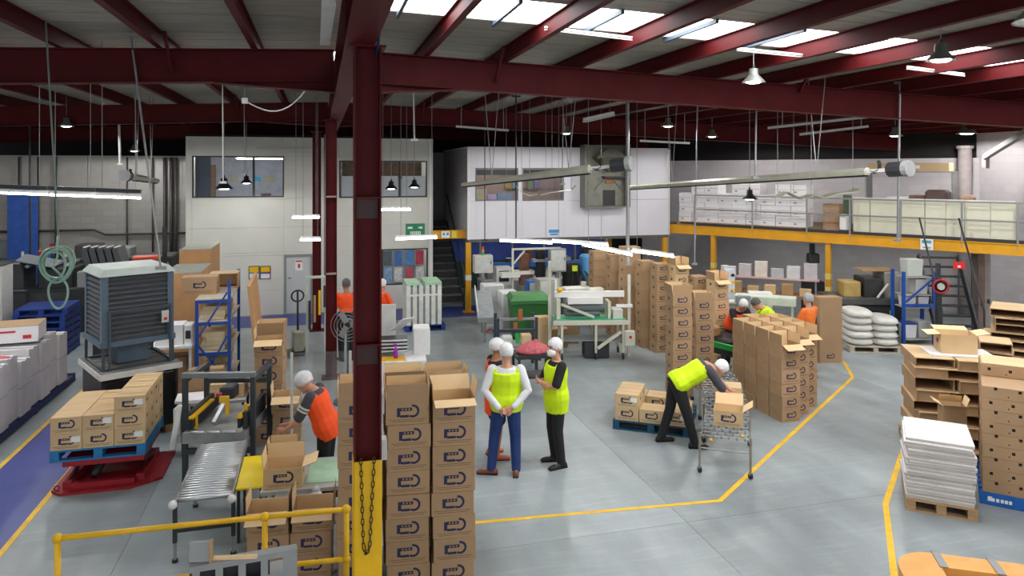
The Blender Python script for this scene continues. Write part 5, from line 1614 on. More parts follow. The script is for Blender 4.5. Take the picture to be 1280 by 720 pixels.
# ---- white labelling machine right of the column and panel pallet
p = W(502, 12.6)
t = thing('labelling_machine', 'white labelling machine with a yellow tray', 'machine', (p.x, p.y, 0), -6)
part(t, 'base_cabinet', white, (-.55, .42, -.35, .4, 0, .72), chamfer=.02)
part(t, 'side_tower', white, (.2, .5, .1, .5, .73, 1.2), chamfer=.02)
part(t, 'work_plate', M('bright_white', (240, 240, 240), .4), (-.55, .42, -.35, .4, .725, .745))
part(t, 'yellow_tray', yellow, (-.4, .05, -.3, -.1, .747, .775))
part(t, 'roller_bank', dark, (-.5, .1, .0, .3, .86, 1.05))
for i in range(4):
    pipe(t, 'roller', chrome, [(-.48, -.03, .85+i*.06), (.1, -.03, .85+i*.06)], .022)
part(t, 'reel_plate', lgrey, (-.5, -.1, .32, .36, .75, 1.6))
MB().bar((-.1, .1, 1.2), (.12, -.2, 1.45), .25, .02).build('tilted_cover', white, t)
b_ = thing('spray_bottle', 'purple spray bottle on the labelling machine', 'bottle', (p.x-.12, p.y-.2, .778), 0)
MB().lathe([(0, 0), (.035, 0), (.035, .14), (.012, .18), (.012, .21), (0, .21)], 10).build('bottle', M('purple_plastic', (170, 40, 190), .3), b_, smooth=True)
part(b_, 'trigger_head', M('purple_plastic', (170, 40, 190), .3), (-.045, .02, -.012, .012, .21, .24))
p = W(554, 12.9)
machine('small pale side table by the labelling machine', p, -6, [('table_top', M('bench_grey', (176, 176, 170)), [(-.25, .25, -.2, .2, .5, .53)]), ('leg', white, [(-.22, -.18, -.18, -.14, 0, .5)]), ('leg', white, [(.18, .22, -.18, -.14, 0, .5)]), ('leg', white, [(-.22, -.18, .14, .18, 0, .5)]), ('leg', white, [(.18, .22, .14, .18, 0, .5)])], 'side_table', 'table')
p = W(529, 18.3)
pallet((p.x, p.y+.1, 0), 0, 'blue pallet below the white slatted panels', bluep, None, 1.0, 1.0, .145)
t = thing('panel_crate', 'upright white slatted panels with pale green lids', 'panels', (p.x, p.y+.1, .147), 0)
for i in range(6):
    part(t, 'panel', M('panel_white', (222, 224, 216), .5), (-.46+i*.155, -.36+i*.155, -.45, .45, 0, .98))
    part(t, 'gap_board', M('panel_grey', (150, 152, 160), .6), (-.36+i*.155+.002, -.305+i*.155-.002, -.42, .42, 0, .95)) if i < 5 else None
part(t, 'strap', white, (-.465, .42, -.458, -.451, .72, .77))
part(t, 'lid', M('pale_green_mat', (170, 206, 176), .6), (-.46, -.1, -.44, .44, .985, 1.04))
part(t, 'lid', M('pale_green_mat', (170, 206, 176), .6), (.0, .42, -.44, .44, .985, 1.06))

# ================================================================== CENTRE: conveyors and machines
# ---- flexible skate wheel conveyor
fc = thing('flexible_conveyor', 'expanding skate wheel conveyor on slim castor legs', 'conveyor', (0, 0, 0))
path = [G(906, 545, .52), W(909, 10.1), W(908, 10.7), W(903, 11.3), W(896, 11.9), W(889, 12.5)]
path = [Vector((q.x, q.y, 0)) for q in path]
def along(P, n):
    seg = [(P[i+1]-P[i]).length for i in range(len(P)-1)]; tot = sum(seg)
    out = []
    for k in range(n):
        s = tot*k/(n-1); i = 0
        while i < len(seg)-1 and s > seg[i]:
            s -= seg[i]; i += 1
        q = P[i].lerp(P[i+1], min(1, s/seg[i])); d = (P[i+1]-P[i]).normalized()
        out.append((q, d))
    return out
AX = along(path, 26)
HW = .3
axm = shared(('axle',), lambda: MB().cyl((-HW, 0, 0), (HW, 0, 0), .006, n=6).mesh('axle', galv))
def wheelrow(odd):
    b = MB()
    for i in range(6):
        x = -HW+.06+i*.098+(.045 if odd else 0)
        b.cyl((x-.012, 0, 0), (x+.012, 0, 0), .021, n=9)
    return b.mesh('wheel_row', M('skate_wheel', (132, 134, 136), .4, .5))
for i, (q, d) in enumerate(AX):
    z_ = .5 + .1*i/25
    a = link('axle', axm, fc, (q.x, q.y, z_), math.degrees(atan2(d.y, d.x))-90)
    w_ = link('wheel_row', shared(('wheels', i % 2), lambda: wheelrow(i % 2)), a, (0, 0, 0))
    w_['kind'] = 'stuff'
for s in (-1, 1):
    for j in range(0, 25):
        (q, d), (q2, d2) = AX[j], AX[j+1]
        n_ = Vector((d.y, -d.x, 0))*HW*s; n2 = Vector((d2.y, -d2.x, 0))*HW*s
        z_ = .5+.1*j/25
        up = .035 if j % 2 else -.035
        MB().bar(Vector((q.x, q.y, z_+up))+n_, Vector((q2.x, q2.y, z_-up))+n2, .006, .022).build('lattice_link', galv, fc)
for j in (0, 9, 17, 25):
    q, d = AX[j]
    for s in (-1, 1):
        n_ = Vector((d.y, -d.x, 0))*(HW+.02)*s
        z_ = .5+.1*j/25
        MB().cyl(Vector((q.x, q.y, .08))+n_, Vector((q.x, q.y, z_+.03))+n_, .016, n=8).build('leg', M('leg_beige', (150, 142, 122), .4, .4), fc)
        MB().cyl(Vector((q.x, q.y, .04))+n_-Vector((.014, 0, 0)), Vector((q.x, q.y, .04))+n_+Vector((.014, 0, 0)), .04, n=10).build('castor', black, fc)
        part(fc, 'leg_fork', galv, (q.x+n_.x-.02, q.x+n_.x+.02, q.y+n_.y-.02, q.y+n_.y+.02, .05, .085))
    n_ = Vector((d.y, -d.x, 0))*HW
    MB().cyl(Vector((q.x, q.y, .33))+n_, Vector((q.x, q.y, .33))-n_, .01, n=6).build('cross_tie', galv, fc)
for s, m_ in ((-.22, M('brass_knob', (220, 170, 40), .4)), (.24, M('brass_knob', (220, 170, 40), .4))):
    q, d = AX[0]
    MB().ball((q.x+s, q.y-.03, .5), .025).build('end_stop', m_, fc, smooth=True)
for i, (j, lb) in enumerate(((2, 'carton being closed by the bending worker on the wheeled conveyor'), (6, 'second carton in line on the wheeled conveyor'), (10, 'third carton in line on the wheeled conveyor'))):
    q, d = AX[j]; q2, _ = AX[j+2]
    c = (q+q2)/2
    carton((c.x+.05, c.y+.02, .53+.1*(j+1)/25+.01), math.degrees(atan2(d.y, d.x))-90, (.38, .32, .21), lb, 'cartons on the wheeled conveyor', (None, 55, 35, None) if i == 0 else None, 'pale', True)

# ---- belt conveyor with the green belt
p = W(735, 15.5)
t = thing('belt_conveyor', 'pale wheeled conveyor table with a bright green belt', 'conveyor', (p.x, p.y, 0), -12)
pale = M('machine_cream', (206, 206, 190), .45, var=.06)
part(t, 'belt', M('belt_green', (70, 176, 130), .5), (-.75, .78, -.28, .28, .82, .835))
part(t, 'side_frame', pale, (-.78, .8, -.33, -.285, .74, .83))
part(t, 'side_frame', pale, (-.78, .8, .285, .33, .74, .83))
for x in (-.62, .1, .68):
    for y in (-.3, .26):
        part(t, 'leg', pale, (x, x+.05, y, y+.05, .14, .739))
        MB().cyl((x+.01, y+.02, .07), (x+.04, y+.02, .07), .07, n=10).build('castor', dark, t)
    part(t, 'cross_tie', pale, (x+.01, x+.04, -.25, .25, .3, .34))
part(t, 'lower_shelf', grey, (-.6, .7, -.25, .25, .38, .4))
MB().bar((.15, -.34, .25), (.65, -.34, .6), .05, .06).build('brace', pale, t)
part(t, 'press_bar', white, (-.72, .78, -.05, .05, 1.28, 1.4))
part(t, 'press_block', white, (-.45, .3, -.15, .15, 1.15, 1.279))
MB().cyl((-.4, 0, 1.05), (.35, 0, 1.05), .1, n=12).build('drum', M('slate_drum', (96, 104, 110), .4), t)
MB().cyl((-.5, 0, .93), (.25, 0, .93), .07, n=12).build('drum', M('slate_drum', (96, 104, 110), .4), t)
part(t, 'side_plate', pale, (-.7, -.62, -.2, .2, .84, 1.27))
part(t, 'side_plate', pale, (.4, .46, -.2, .2, .84, 1.2))
MB().bar((-.6, -.15, 1.15), (.1, -.2, .88), .04, .05).build('guide_arm', pale, t)
MB().ball((-.62, -.1, 1.45), .06).build('yellow_knob', yellow, t, smooth=True)
part(t, 'motor_box', lgrey, (.5, .72, -.2, .1, .84, 1.05), chamfer=.02)
part(t, 'end_post', pale, (.86, .92, -.03, .03, 0, 1.75))
part(t, 'end_post', pale, (-.86, -.80, -.03, .03, 0, 2.05))
part(t, 'switch_box', pale, (.72, .95, -.36, -.28, .3, .62), chamfer=.02)
part(t, 'red_button', M('knob_red', (200, 30, 60)), (.82, .87, -.385, -.361, .46, .51))
part(t, 'white_guard', white, (.6, .95, -.1, -.02, 1.06, 1.12))
part(t, 'waste_tub', M('dark_tub', (46, 52, 54), .5), (-.1, .42, -.22, .22, .02, .36))
for i, (px, d, h_) in enumerate(((708, 15.9, .42), (722, 16.3, .5))):
    q = W(px, d)
    carton((q.x, q.y+.5, 0), -12, (.36, .3, h_), ['brown carton standing behind the green belt conveyor legs', 'taller brown carton standing beyond the green belt conveyor'][i], None, None, 'std', False)

# ---- green wheelie bin
p = W(660, 16.9)
t = thing('wheeled_bin', 'large dark green wheeled waste bin with closed lid', 'bin', (p.x, p.y, 0), -6)
MB().frustum((-.36, .36, -.28, .28), .14, (-.44, .44, -.36, .36), 1.0).build('body', green, t)
MB().frustum((-.47, .47, -.39, .39), 1.005, (-.4, .4, -.3, .3), 1.12).build('lid', M('lid_green', (70, 128, 70), .45), t)
part(t, 'rim', green, (-.47, .47, -.4, -.365, .93, 1.0))
for x in (-.3, .3):
    MB().cyl((x-.03, -.2, .07), (x+.03, -.2, .07), .07, n=10).build('wheel', black, t)
    MB().cyl((x-.03, .2, .07), (x+.03, .2, .07), .07, n=10).build('wheel', black, t)
    part(t, 'axle_bracket', dark, (x-.04, x+.04, -.24, .24, .1, .139))
# ---- dark tube stand with parts and a trolley with a red mesh bag
p = W(645, 14.6)
t = thing('parts_stand', 'dark tube stand holding clamps and cartons before the green bin', 'stand', (p.x, p.y, 0), -8)
nav = M('navy_tube', (50, 58, 72), .45)
for x in (-.42, .36):
    for y in (-.2, .3):
        part(t, 'upright', nav, (x, x+.06, y, y+.06, 0, 1.05))
part(t, 'top_bar', galv, (-.36, .36, -.2, -.15, 1.0, 1.045))
part(t, 'mid_bar', nav, (-.36, .36, -.2, -.14, .76, .82))
part(t, 'shelf', galv, (-.42, .42, -.2, .36, .45, .48))
part(t, 'clamp', M('copper_knob', (176, 96, 50), .4), (.02, .1, -.24, -.205, 1.0, 1.22))
part(t, 'clamp', M('copper_knob', (176, 96, 50), .4), (-.08, .0, -.24, -.205, .84, .96))
part(t, 'green_lever', M('leaf_green', (40, 170, 70)), (-.04, .04, -.24, -.205, .55, .75))
part(t, 'white_spool', white, (-.3, -.08, -.1, .1, .481, .66), chamfer=.03)
part(t, 'cream_block', kraftin, (.1, .3, -.12, .1, .481, .68), chamfer=.01)
part(t, 'black_chute', dark, (.05, .4, -.45, -.21, .3, .42), X=Matrix.Rotation(radians(8), 4, 'Y'))
p = W(612, 14.2)
t = thing('tool_stand', 'thin dark stand with a red hooked top', 'stand', (p.x, p.y, 0), 0)
pipe(t, 'pole', dark, [(.1, 0, .02), (.1, 0, .75), (.06, 0, .86), (-.03, 0, .86)], .018)
MB().ball((-.05, 0, .84), .035, n=8, m=6).build('red_tip', M('knob_red', (200, 30, 60)), t, smooth=True)
part(t, 'foot', dark, (-.02, .24, -.1, .1, 0, .02))
p = W(666, 13.0)
t = thing('hand_trolley', 'low black trolley by the standing group', 'trolley', (p.x, p.y, 0), 0)
part(t, 'deck', dark, (-.36, .36, -.25, .25, .66, .72))
for x in (-.33, .29):
    for y in (-.22, .18):
        part(t, 'leg', dark, (x, x+.04, y, y+.04, .08, .66))
        MB().cyl((x+.005, y+.02, .04), (x+.035, y+.02, .04), .04, n=8).build('castor', black, t)
part(t, 'shelf', dark, (-.33, .33, -.22, .22, .3, .33))
t2 = thing('mesh_bag', 'red mesh bag heaped on the black trolley', 'bag', (p.x, p.y, .721), 0)
b = MB(); b.ball((0, 0, .0), .3, .2, .2, 14, 9)
b.v = [(x*(1+.1*math.sin(z*30)), y*(1+.12*math.cos(x*25)), max(0, z)) for x, y, z in b.v]
b.build('mesh', M('red_mesh', (214, 110, 118), .7, var=.3, scale=30), t2, smooth=True)
MB().ball((.05, 0, .2), .05, .04, .03, 8, 5).build('tied_neck', M('red_mesh', (214, 110, 118)), t2, smooth=True)
p = W(683, 15.6)
carton((p.x, p.y+.3, .0), -5, (.36, .3, .62), 'tan carton standing between the bin and the conveyor', None, None, 'pale', False)
carton((p.x, p.y+.3, .622), 3, (.3, .26, .16), 'small cream carton on the tan carton by the conveyor', None, None, 'pale', False)

# ---- filling line under the office box
blu = M('machine_blue', (34, 98, 176), .45, var=.1)
def cabinet(px, d, w_, h_, dp, label, m_=lgrey, z0=0, extra=None, legs=0.0, rz=0):
    p = W(px, d)
    t = thing('control_cabinet', label, 'cabinet', (p.x, p.y, z0), rz)
    part(t, 'body', m_, (-w_/2, w_/2, 0, dp, legs, h_), chamfer=.015)
    part(t, 'door', M('door_pale', (190, 192, 190), .5), (-w_/2+.03, w_/2-.03, -.008, -.0005, legs+.04, h_-.04))
    part(t, 'handle', dark, (w_/2-.07, w_/2-.05, -.02, -.0085, (legs+h_)/2, (legs+h_)/2+.08))
    if legs:
        part(t, 'pedestal', galv, (-.04, .04, dp/2-.04, dp/2+.04, 0, legs-.001))
    if extra:
        for n_, mm, bx in extra:
            part(t, n_, mm, bx)
    return t
cabinet(605, 19.3, .5, 1.72, .3, 'grey control cabinet with a stack light beside the yellow post', lgrey, 0, [('light_green', M('leaf_green', (40, 170, 70)), (-.03, .03, .1, .16, 1.721, 1.8)), ('light_amber', M('amber', (230, 140, 40), .4), (-.03, .03, .1, .16, 1.801, 1.87)), ('light_red', M('knob_red', (200, 30, 60)), (-.03, .03, .1, .16, 1.871, 1.94))], legs=1.25)
cabinet(617, 18.6, .55, 1.05, .4, 'low white cabinet on the filling line', white)
cabinet(638, 17.6, .42, 1.02, .5, 'white cabinet with a red button beside the green bin', white, 0, [('red_button', M('knob_red', (200, 30, 60)), (-.03, .03, -.03, -.009, .8, .86))])
cabinet(698, 18.8, .45, 1.95, .2, 'grey hanging control panel on a pole', grey, 0, None, legs=1.35)
cabinet(687, 17.5, .52, 1.35, .4, 'grey machine column with a lever by the green bin', M('warm_grey', (160, 160, 152), .5), 0, [('lever', white, (.1, .14, -.12, -.08, 1.1, 1.36))])
cabinet(668, 18.2, .3, 1.2, .4, 'bright blue machine column behind the green bin', blu)
t = thing('filling_line', 'long grey filling line with blue rail and steel posts', 'machine', (XY(595, 20.8), 20.8, 0), 0)
part(t, 'base', M('line_grey', (130, 134, 138), .5, var=.15), (.1, 4.4, -.3, .3, .05, .75))
part(t, 'blue_rail', blu, (0, 4.5, -.35, -.3, 1.15, 1.3))
part(t, 'top_plate', lgrey, (.1, 4.4, -.3, .3, .751, .8))
for i in range(7):
    part(t, 'fill_head', [galv, dark, M('brown_unit', (110, 70, 50), .5), lgrey][i % 4], (.3+i*.6, .5+i*.6, -.2, .1, .801, 1.14 + .25*(i % 3)), chamfer=.02)
for i in range(5):
    part(t, 'post', galv, (.15+i*1.0, .2+i*1.0, .2, .25, .801, 1.95))
part(t, 'overhead_rail', galv, (.1, 4.4, .2, .25, 1.951, 2.0))
t = thing('drum_filler', 'black and silver filling machine with hoses and blue bins', 'machine', W(722, 19.45), 0)
part(t, 'base', M('line_grey', (130, 134, 138)), (-.5, .6, -.3, .4, 0, .8), chamfer=.02)
part(t, 'black_unit', black, (-.35, .05, -.1, .3, .801, 1.5), chamfer=.05)
part(t, 'blue_bin', M('pale_blue_bin', (90, 160, 220), .4), (.12, .5, -.15, .25, 1.1, 1.72), chamfer=.06)
part(t, 'bin_stand', galv, (.16, .46, -.1, .2, .801, 1.099))
for i in range(4):
    pipe(t, 'hose', black, [(-.3+i*.2, -.2, .8), (-.28+i*.2, -.3, 1.0), (-.2+i*.15, -.2, 1.15), (-.2+i*.12, -.12, 1.3)], .02)
part(t, 'yellow_tag', M('lime_tag', (200, 220, 60), .5), (-.2, -.05, -.14, -.101, 1.3, 1.45))
p = W(640, 18.9)
t = thing('gantry_frame', 'thin pale gantry frame over the filling line', 'frame', (p.x, p.y, 0), 0)
for x in (0, 1.3):
    part(t, 'post', pale, (x, x+.05, 0, .05, 0, 1.9))
part(t, 'top_bar', pale, (0, 1.35, 0, .05, 1.901, 1.95))
MB().bar((.05, .02, 1.55), (.35, .02, 1.88), .04, .04).build('knee_brace', pale, t)
part(t, 'shelf', cream, (-.3, .2, -.1, .2, 1.2, 1.32))
# wedge shaped grey incline conveyor from the line
p = W(597, 17.6)
t = thing('incline_conveyor', 'grey incline conveyor with white lip beside the yellow post', 'conveyor', (p.x, p.y, 0), -30)
MB().bar((0, .4, .95), (.5, -.9, .55), .4, .12).build('chute', M('chute_grey', (150, 156, 160), .4), t)
MB().bar((-.2, .4, 1.05), (.3, -.9, .65), .02, .16).build('side_lip', white, t)
for q in ((.05, .2), (.42, -.75)):
    part(t, 'leg', galv, (q[0]-.02, q[0]+.02, q[1]-.02, q[1]+.02, 0, .52))

# ---- packing line between the stacks (rear right)
p = W(985, 17.6)
t = thing('packing_line', 'long bench line loaded with small goods under the mezzanine', 'bench', (p.x, p.y, 0), MANG+18)
part(t, 'bench_top', M('line_brown', (150, 112, 80), .6), (-2.2, .7, -.3, .3, .92, .98))
for x in (-2.1, -.7, .6):
    part(t, 'leg', galv, (x, x+.05, -.25, -.2, 0, .919))
    part(t, 'leg', galv, (x, x+.05, .2, .25, 0, .919))
part(t, 'pink_shelf', M('pink_edge', (206, 170, 166), .6), (-1.6, .7, .1, .3, 1.3, 1.34))
for x in (-1.55, -.5, .6):
    part(t, 'shelf_post', galv, (x, x+.04, .2, .24, .981, 1.299))
Rp = Matrix.Rotation(radians(MANG+18), 3, 'Z')
cols = [(206, 206, 210), (190, 184, 188), (214, 206, 196), (180, 180, 186)]
def onbench(x, y, z, w_, d_, h_, lb, col, grp):
    q = off(p, x, y, z, Rp)
    o = MB().cbox(-w_/2, w_/2, -d_/2, d_/2, 0, h_, .006).build('goods_box', M('goods_%d' % (sum(col)), col, .7, var=.1, scale=8), None, q, MANG+18+random.uniform(-6, 6))
    tag(o, lb, 'box', grp)
for i in range(6):
    onbench(-1.4+i*.38, .2, 1.341, .3, .18, .22+.08*(i % 3), 'pale goods box, %s along the pink edged shelf' % ORD[i+1], cols[i % 4], 'goods boxes on the pink edged shelf')
for i in range(7):
    onbench(-2.0+i*.4, -.1, .981, .26, .2, .16+.05*(i % 3), 'tan goods box, %s along the long bench' % ORD[i+1], [(200, 168, 120), (214, 180, 130), (176, 140, 96)][i % 3], 'goods boxes on the long bench')
t = thing('control_post', 'grey control post with yellow switches by the rear stacks', 'control post', W(906, 16.3), 0)
part(t, 'column', lgrey, (-.06, .08, -.05, .08, 0, 1.85), chamfer=.01)
part(t, 'panel', M('pale_blue_panel', (214, 220, 232), .4), (-.05, .2, -.1, -.055, 1.1, 1.78), chamfer=.01)
for z_ in (1.3, 1.48, 1.64):
    MB().cyl((.13, -.1, z_), (.13, -.14, z_), .035, n=10).build('switch', yellow if z_ < 1.6 else black, t)
t = thing('outfeed_conveyor', 'dark outfeed conveyor with green guides feeding the skate wheels', 'conveyor', W(902, 13.9), 20)
part(t, 'bed', dark, (-.35, .45, -.7, .35, .55, .66), chamfer=.02)
part(t, 'green_guide', M('leaf_green', (40, 170, 70)), (-.36, -.3, -.6, .3, .661, .76))
part(t, 'green_guide', M('belt_green', (70, 176, 130)), (.4, .46, -.7, .3, .661, .7))
part(t, 'black_cover', black, (-.25, .4, -.3, .3, .661, .8), chamfer=.05)
part(t, 'hopper_arm', M('tan_arm', (150, 110, 70), .5), (-.32, .05, .05, .33, .81, .98), chamfer=.03)
for x in (-.3, .36):
    for y in (-.6, .25):
        part(t, 'leg', dark, (x, x+.05, y, y+.05, 0, .549))
t = thing('overhead_line', 'pale green overhead conveyor frame behind the orange worker', 'conveyor', W(958, 15.6), MANG+20)
part(t, 'frame', M('mint_frame', (204, 214, 200), .5), (-.65, .6, -.2, .2, 1.12, 1.28))
part(t, 'motor', M('steel_motor', (140, 150, 156), .4), (-.6, -.3, -.28, -.21, 1.1, 1.3), chamfer=.02)
for x in (-.6, -.1, .5):
    part(t, 'leg', M('mint_frame', (204, 214, 200), .5), (x, x+.05, -.05, .0, 0, 1.119))

# ================================================================== RIGHT REAR under the mezzanine
p = W(1083, 17.3)
t = thing('old_press', 'heavy dark press with tan and grey top units', 'machine', (p.x, p.y, 0), MANG+40)
part(t, 'base', M('press_dark', (52, 54, 54), .5, var=.2), (-.9, .7, -.4, .5, 0, .85), chamfer=.04)
part(t, 'bed', M('press_grey', (84, 86, 84), .5), (-1.0, .75, -.45, .55, .851, 1.0), chamfer=.02)
part(t, 'tan_unit', M('tan_unit', (190, 160, 96), .5), (-.6, -.2, -.2, .3, 1.001, 1.35), chamfer=.03)
part(t, 'grey_unit', M('press_grey2', (150, 148, 142), .5), (.3, .65, -.3, .4, 1.001, 1.6), chamfer=.03)
part(t, 'dark_unit', M('press_dark', (52, 54, 54)), (-.15, .25, -.3, .4, 1.001, 1.45), chamfer=.03)
part(t, 'timber_top', wood, (-.2, .6, -.25, .3, 1.61, 1.64))
MB().bar((.05, -.46, 1.02), (.3, -.46, 1.35), .06, .03).build('white_lever', white, t)
MB().cyl((0, -.41, .45), (0, -.45, .45), .28, n=16).build('flywheel', black, t)
part(t, 'warning_tag', M('lime_tag', (200, 220, 60)), (.35, .4, -.42, -.405, .6, .72))
p = W(1016, 19.6)
machine('black pillar press under the mezzanine post', p, MANG+40, [('base', dark, [(-.25, .25, -.2, .2, 0, 1.0)], .02), ('column', dark, [(-.06, .06, 0, .1, 1.001, 2.0)]), ('head', dark, [(-.15, .12, -.2, .1, 1.5, 1.75)], .03), ('spindle', galv, [(-.04, .0, -.12, -.08, 1.25, 1.5)])], 'pillar_drill', 'machine')
# bagged goods pallet
p = W(1085, 16.2)
pallet((p.x, p.y, 0), -20, 'pale pallet below the white sacks', M('pale_pallet', (190, 180, 164), .7), None, 1.1, .9, .14)
R2 = Matrix.Rotation(radians(-20), 3, 'Z')
for lay in range(5):
    for c in range(2):
        if lay == 4 and c == 1: continue
        q = off(p, -.27+c*.54, random.uniform(-.03, .03), .142+lay*.152, R2)
        b = MB(); b.ball((0, 0, .075), .27, .42, .1, 14, 8)
        b.v = [(math.copysign(min(abs(x)*1.25, .26), x), math.copysign(min(abs(y)*1.25, .42), y), min(max(z, 0), .15)) for x, y, z in b.v]
        o = b.build('sack', M('white_sack', (224, 222, 216), .6, var=.08, scale=7), None, q, -20+random.uniform(-3, 3), smooth=True)
        tag(o, 'white sack, %s layer, %s, on the pale pallet' % (ORD[lay+1], ['press side', 'rack side'][c]), 'sack', 'white sacks on the pale pallet')
# blue rack on a green plinth
p = W(1142, 16.2)
t = thing('tool_rack', 'blue upright rack with shelves standing on a green plinth', 'rack', (p.x, p.y, .13), -14)
for x in (-.34, .34):
    for y in (-.2, .25):
        part(t, 'upright', rackblue, (x-.03, x+.03, y-.03, y+.03, 0, 1.62))
for z_ in (.12, .82, 1.1, 1.5):
    part(t, 'shelf', M('rack_shelf', (170, 168, 160), .6), (-.3, .3, -.2, .25, z_-.02, z_))
part(t, 'blue_beam', rackblue, (-.31, .31, -.22, -.18, .84, .9))
MB().bar((-.3, -.22, .95), (.3, -.22, 1.45), .02, .04).build('diagonal_brace', rackblue, t)
pt = thing('green_plinth', 'low green and grey plinth under the blue rack', 'plinth', (p.x, p.y, 0), -14)
part(pt, 'base', M('plinth_green', (30, 96, 84), .6), (-.4, 1.1, -.4, .4, 0, .09))
part(pt, 'top', M('plinth_top', (170, 176, 168), .6), (-.4, 1.1, -.4, .4, .091, .128))
R3 = Matrix.Rotation(radians(-14), 3, 'Z')
for x, z_, w_, h_, cc_, lb in [(-.14, .13, .26, .3, (226, 228, 230), 'white tub with blue lid at the foot of the blue rack'), (.15, .13, .24, .34, (190, 192, 190), 'grey tub at the foot of the blue rack'), (-.15, .83, .24, .2, (214, 214, 212), 'pale box on the middle shelf of the blue rack, press side'), (.14, .83, .24, .19, (206, 206, 206), 'pale box on the middle shelf of the blue rack, stair side'), (.1, 1.11, .28, .3, (196, 196, 192), 'grey carton on the upper shelf of the blue rack'), (-.05, 1.51, .36, .34, (190, 196, 188), 'clear grey tub on top of the blue rack')]:
    q = off(p, x, 0, z_+.131, R3)
    t = thing('storage_tub', lb, 'box', q, -14, 'tubs on the blue rack')
    MB().frustum((-w_/2+.02, w_/2-.02, -.14, .14), 0, (-w_/2, w_/2, -.15, .15), h_).build('tub', M('tub_%d' % sum(cc_), cc_, .5, var=.06), t)
    part(t, 'lid', bluep if 'blue lid' in lb else lgrey, (-w_/2, w_/2, -.155, .155, h_+.001, h_+.03))
# black ladder stair to the mezzanine
p = W(1203, 15.5)
t = thing('mezzanine_stair', 'black open tread stair rising to the mezzanine', 'stairs', (p.x, p.y, 0), -24)
for i in range(10):
    part(t, 'tread', M('stair_dark', (34, 34, 36)), (-.42, .36, i*.12, i*.12+.2, .2+i*.2-.03, .2+i*.2))
for x in (-.47, .37):
    MB().bar((x+.02, -.05, 0.1), (x+.02, 1.15, 2.04), .04, .16).build('stringer', dark, t)
    pipe(t, 'handrail', dark, [(x+.02, -.1, 0.15), (x+.02, -.1, 1.0), (x+.02, 1.1, 2.9)], .02)
part(t, 'post', dark, (-.55, -.47, -.1, -.02, 0, 2.0))
p = W(1176, 15.0)
t = thing('hose_reel', 'red fire hose reel by the black stair', 'hose reel', (p.x, p.y, 0), -30)
part(t, 'stand', dark, (-.04, .04, .06, .12, 0, 1.75))
pipe(t, 'reel_rim', M('reel_red', (190, 30, 36), .4), [(.14*cos(2*pi*i/18), 0, 1.58+.14*sin(2*pi*i/18)) for i in range(18)], .02, 6, True)
MB().cyl((0, -.03, 1.58), (0, .08, 1.58), .07, n=14).build('hub', lgrey, t)
pipe(t, 'hose', black, [(.1*cos(2*pi*i/18), .05, 1.58+.1*sin(2*pi*i/18)) for i in range(18)], .035, 6, True)
p = W(1199, 15.2)
t = thing('warning_sign', 'small red sign with white mark on the black stair', 'sign', (p.x, p.y, 1.92), -24)
part(t, 'plate', M('sign_red', (222, 30, 34), .5), (-.11, .11, 0, .01, 0, .15))
part(t, 'white_mark', paper, (-.03, .03, -.003, -.0005, .03, .07))
part(t, 'hanger', dark, (-.01, .01, .012, .03, -.6, .3))
for i, px in enumerate((1218, 1226, 1234)):
    p = W(px, 16.6+.3*i)
    t = thing('leaning_plank', ['dark leaning plank nearest the black stair', 'brown leaning plank in the middle of three by the wall', 'pale leaning plank beside the wall corner'][i], 'plank', (p.x, p.y, 0), -30, 'planks leaning by the stair')
    MB().bar((0, 0, 0.0), (.1, .3, 2.05), .12, .05).build('plank', M('plank_%d' % i, [(70, 60, 56), (120, 96, 86), (150, 140, 134)][i], .7), t)
    MB().bar((.03, .12, .8), (.04, .14, .9), .13, .06).build('tie', dark, t)
t = thing('hand_dispenser', 'cream and blue hand wash dispenser on the side wall', 'dispenser', (corner.x-.02, 14.05, 0), 90)
part(t, 'back_plate', M('cream_plate', (214, 206, 176), .5), (-.14, .2, 0, .02, 1.05, 1.5))
MB().cbox(-.1, .16, .021, .14, 1.08, 1.44, .04).build('blue_tank', M('dispenser_blue', (20, 40, 190), .35), t)
part(t, 'poster', paper, (-.15, .22, 0, .012, 1.6, 2.5))
part(t, 'poster_print', M('violet_print', (90, 90, 150), .6), (-.06, .12, .0125, .015, 1.7, 2.3))

for t_, lb in ((1.6, 'added tube light below the mezzanine deck toward the office box'), (4.2, 'added tube light below the mezzanine deck over the old press'), (6.3, 'added tube light below the mezzanine deck by the black stair')):
    q = MZ(t_+.5, 2.2, 2.0)  # tubes added under the deck to brighten the wall behind
    t = thing('ceiling_light', lb, 'light', q, MANG)
    part(t, 'diffuser', tube_white, (-.6, .6, -.05, .05, 0, .03))
    part(t, 'batten', white, (-.6, .6, -.05, .05, .031, .3))
room_light(640, 22.2, 1.84, 'added tube light below the office box deck by the stair', 1.968)  # both deck tubes are added to brighten the blue sheets
room_light(740, 22.2, 1.84, 'added tube light below the office box deck by the carton rows', 1.968)
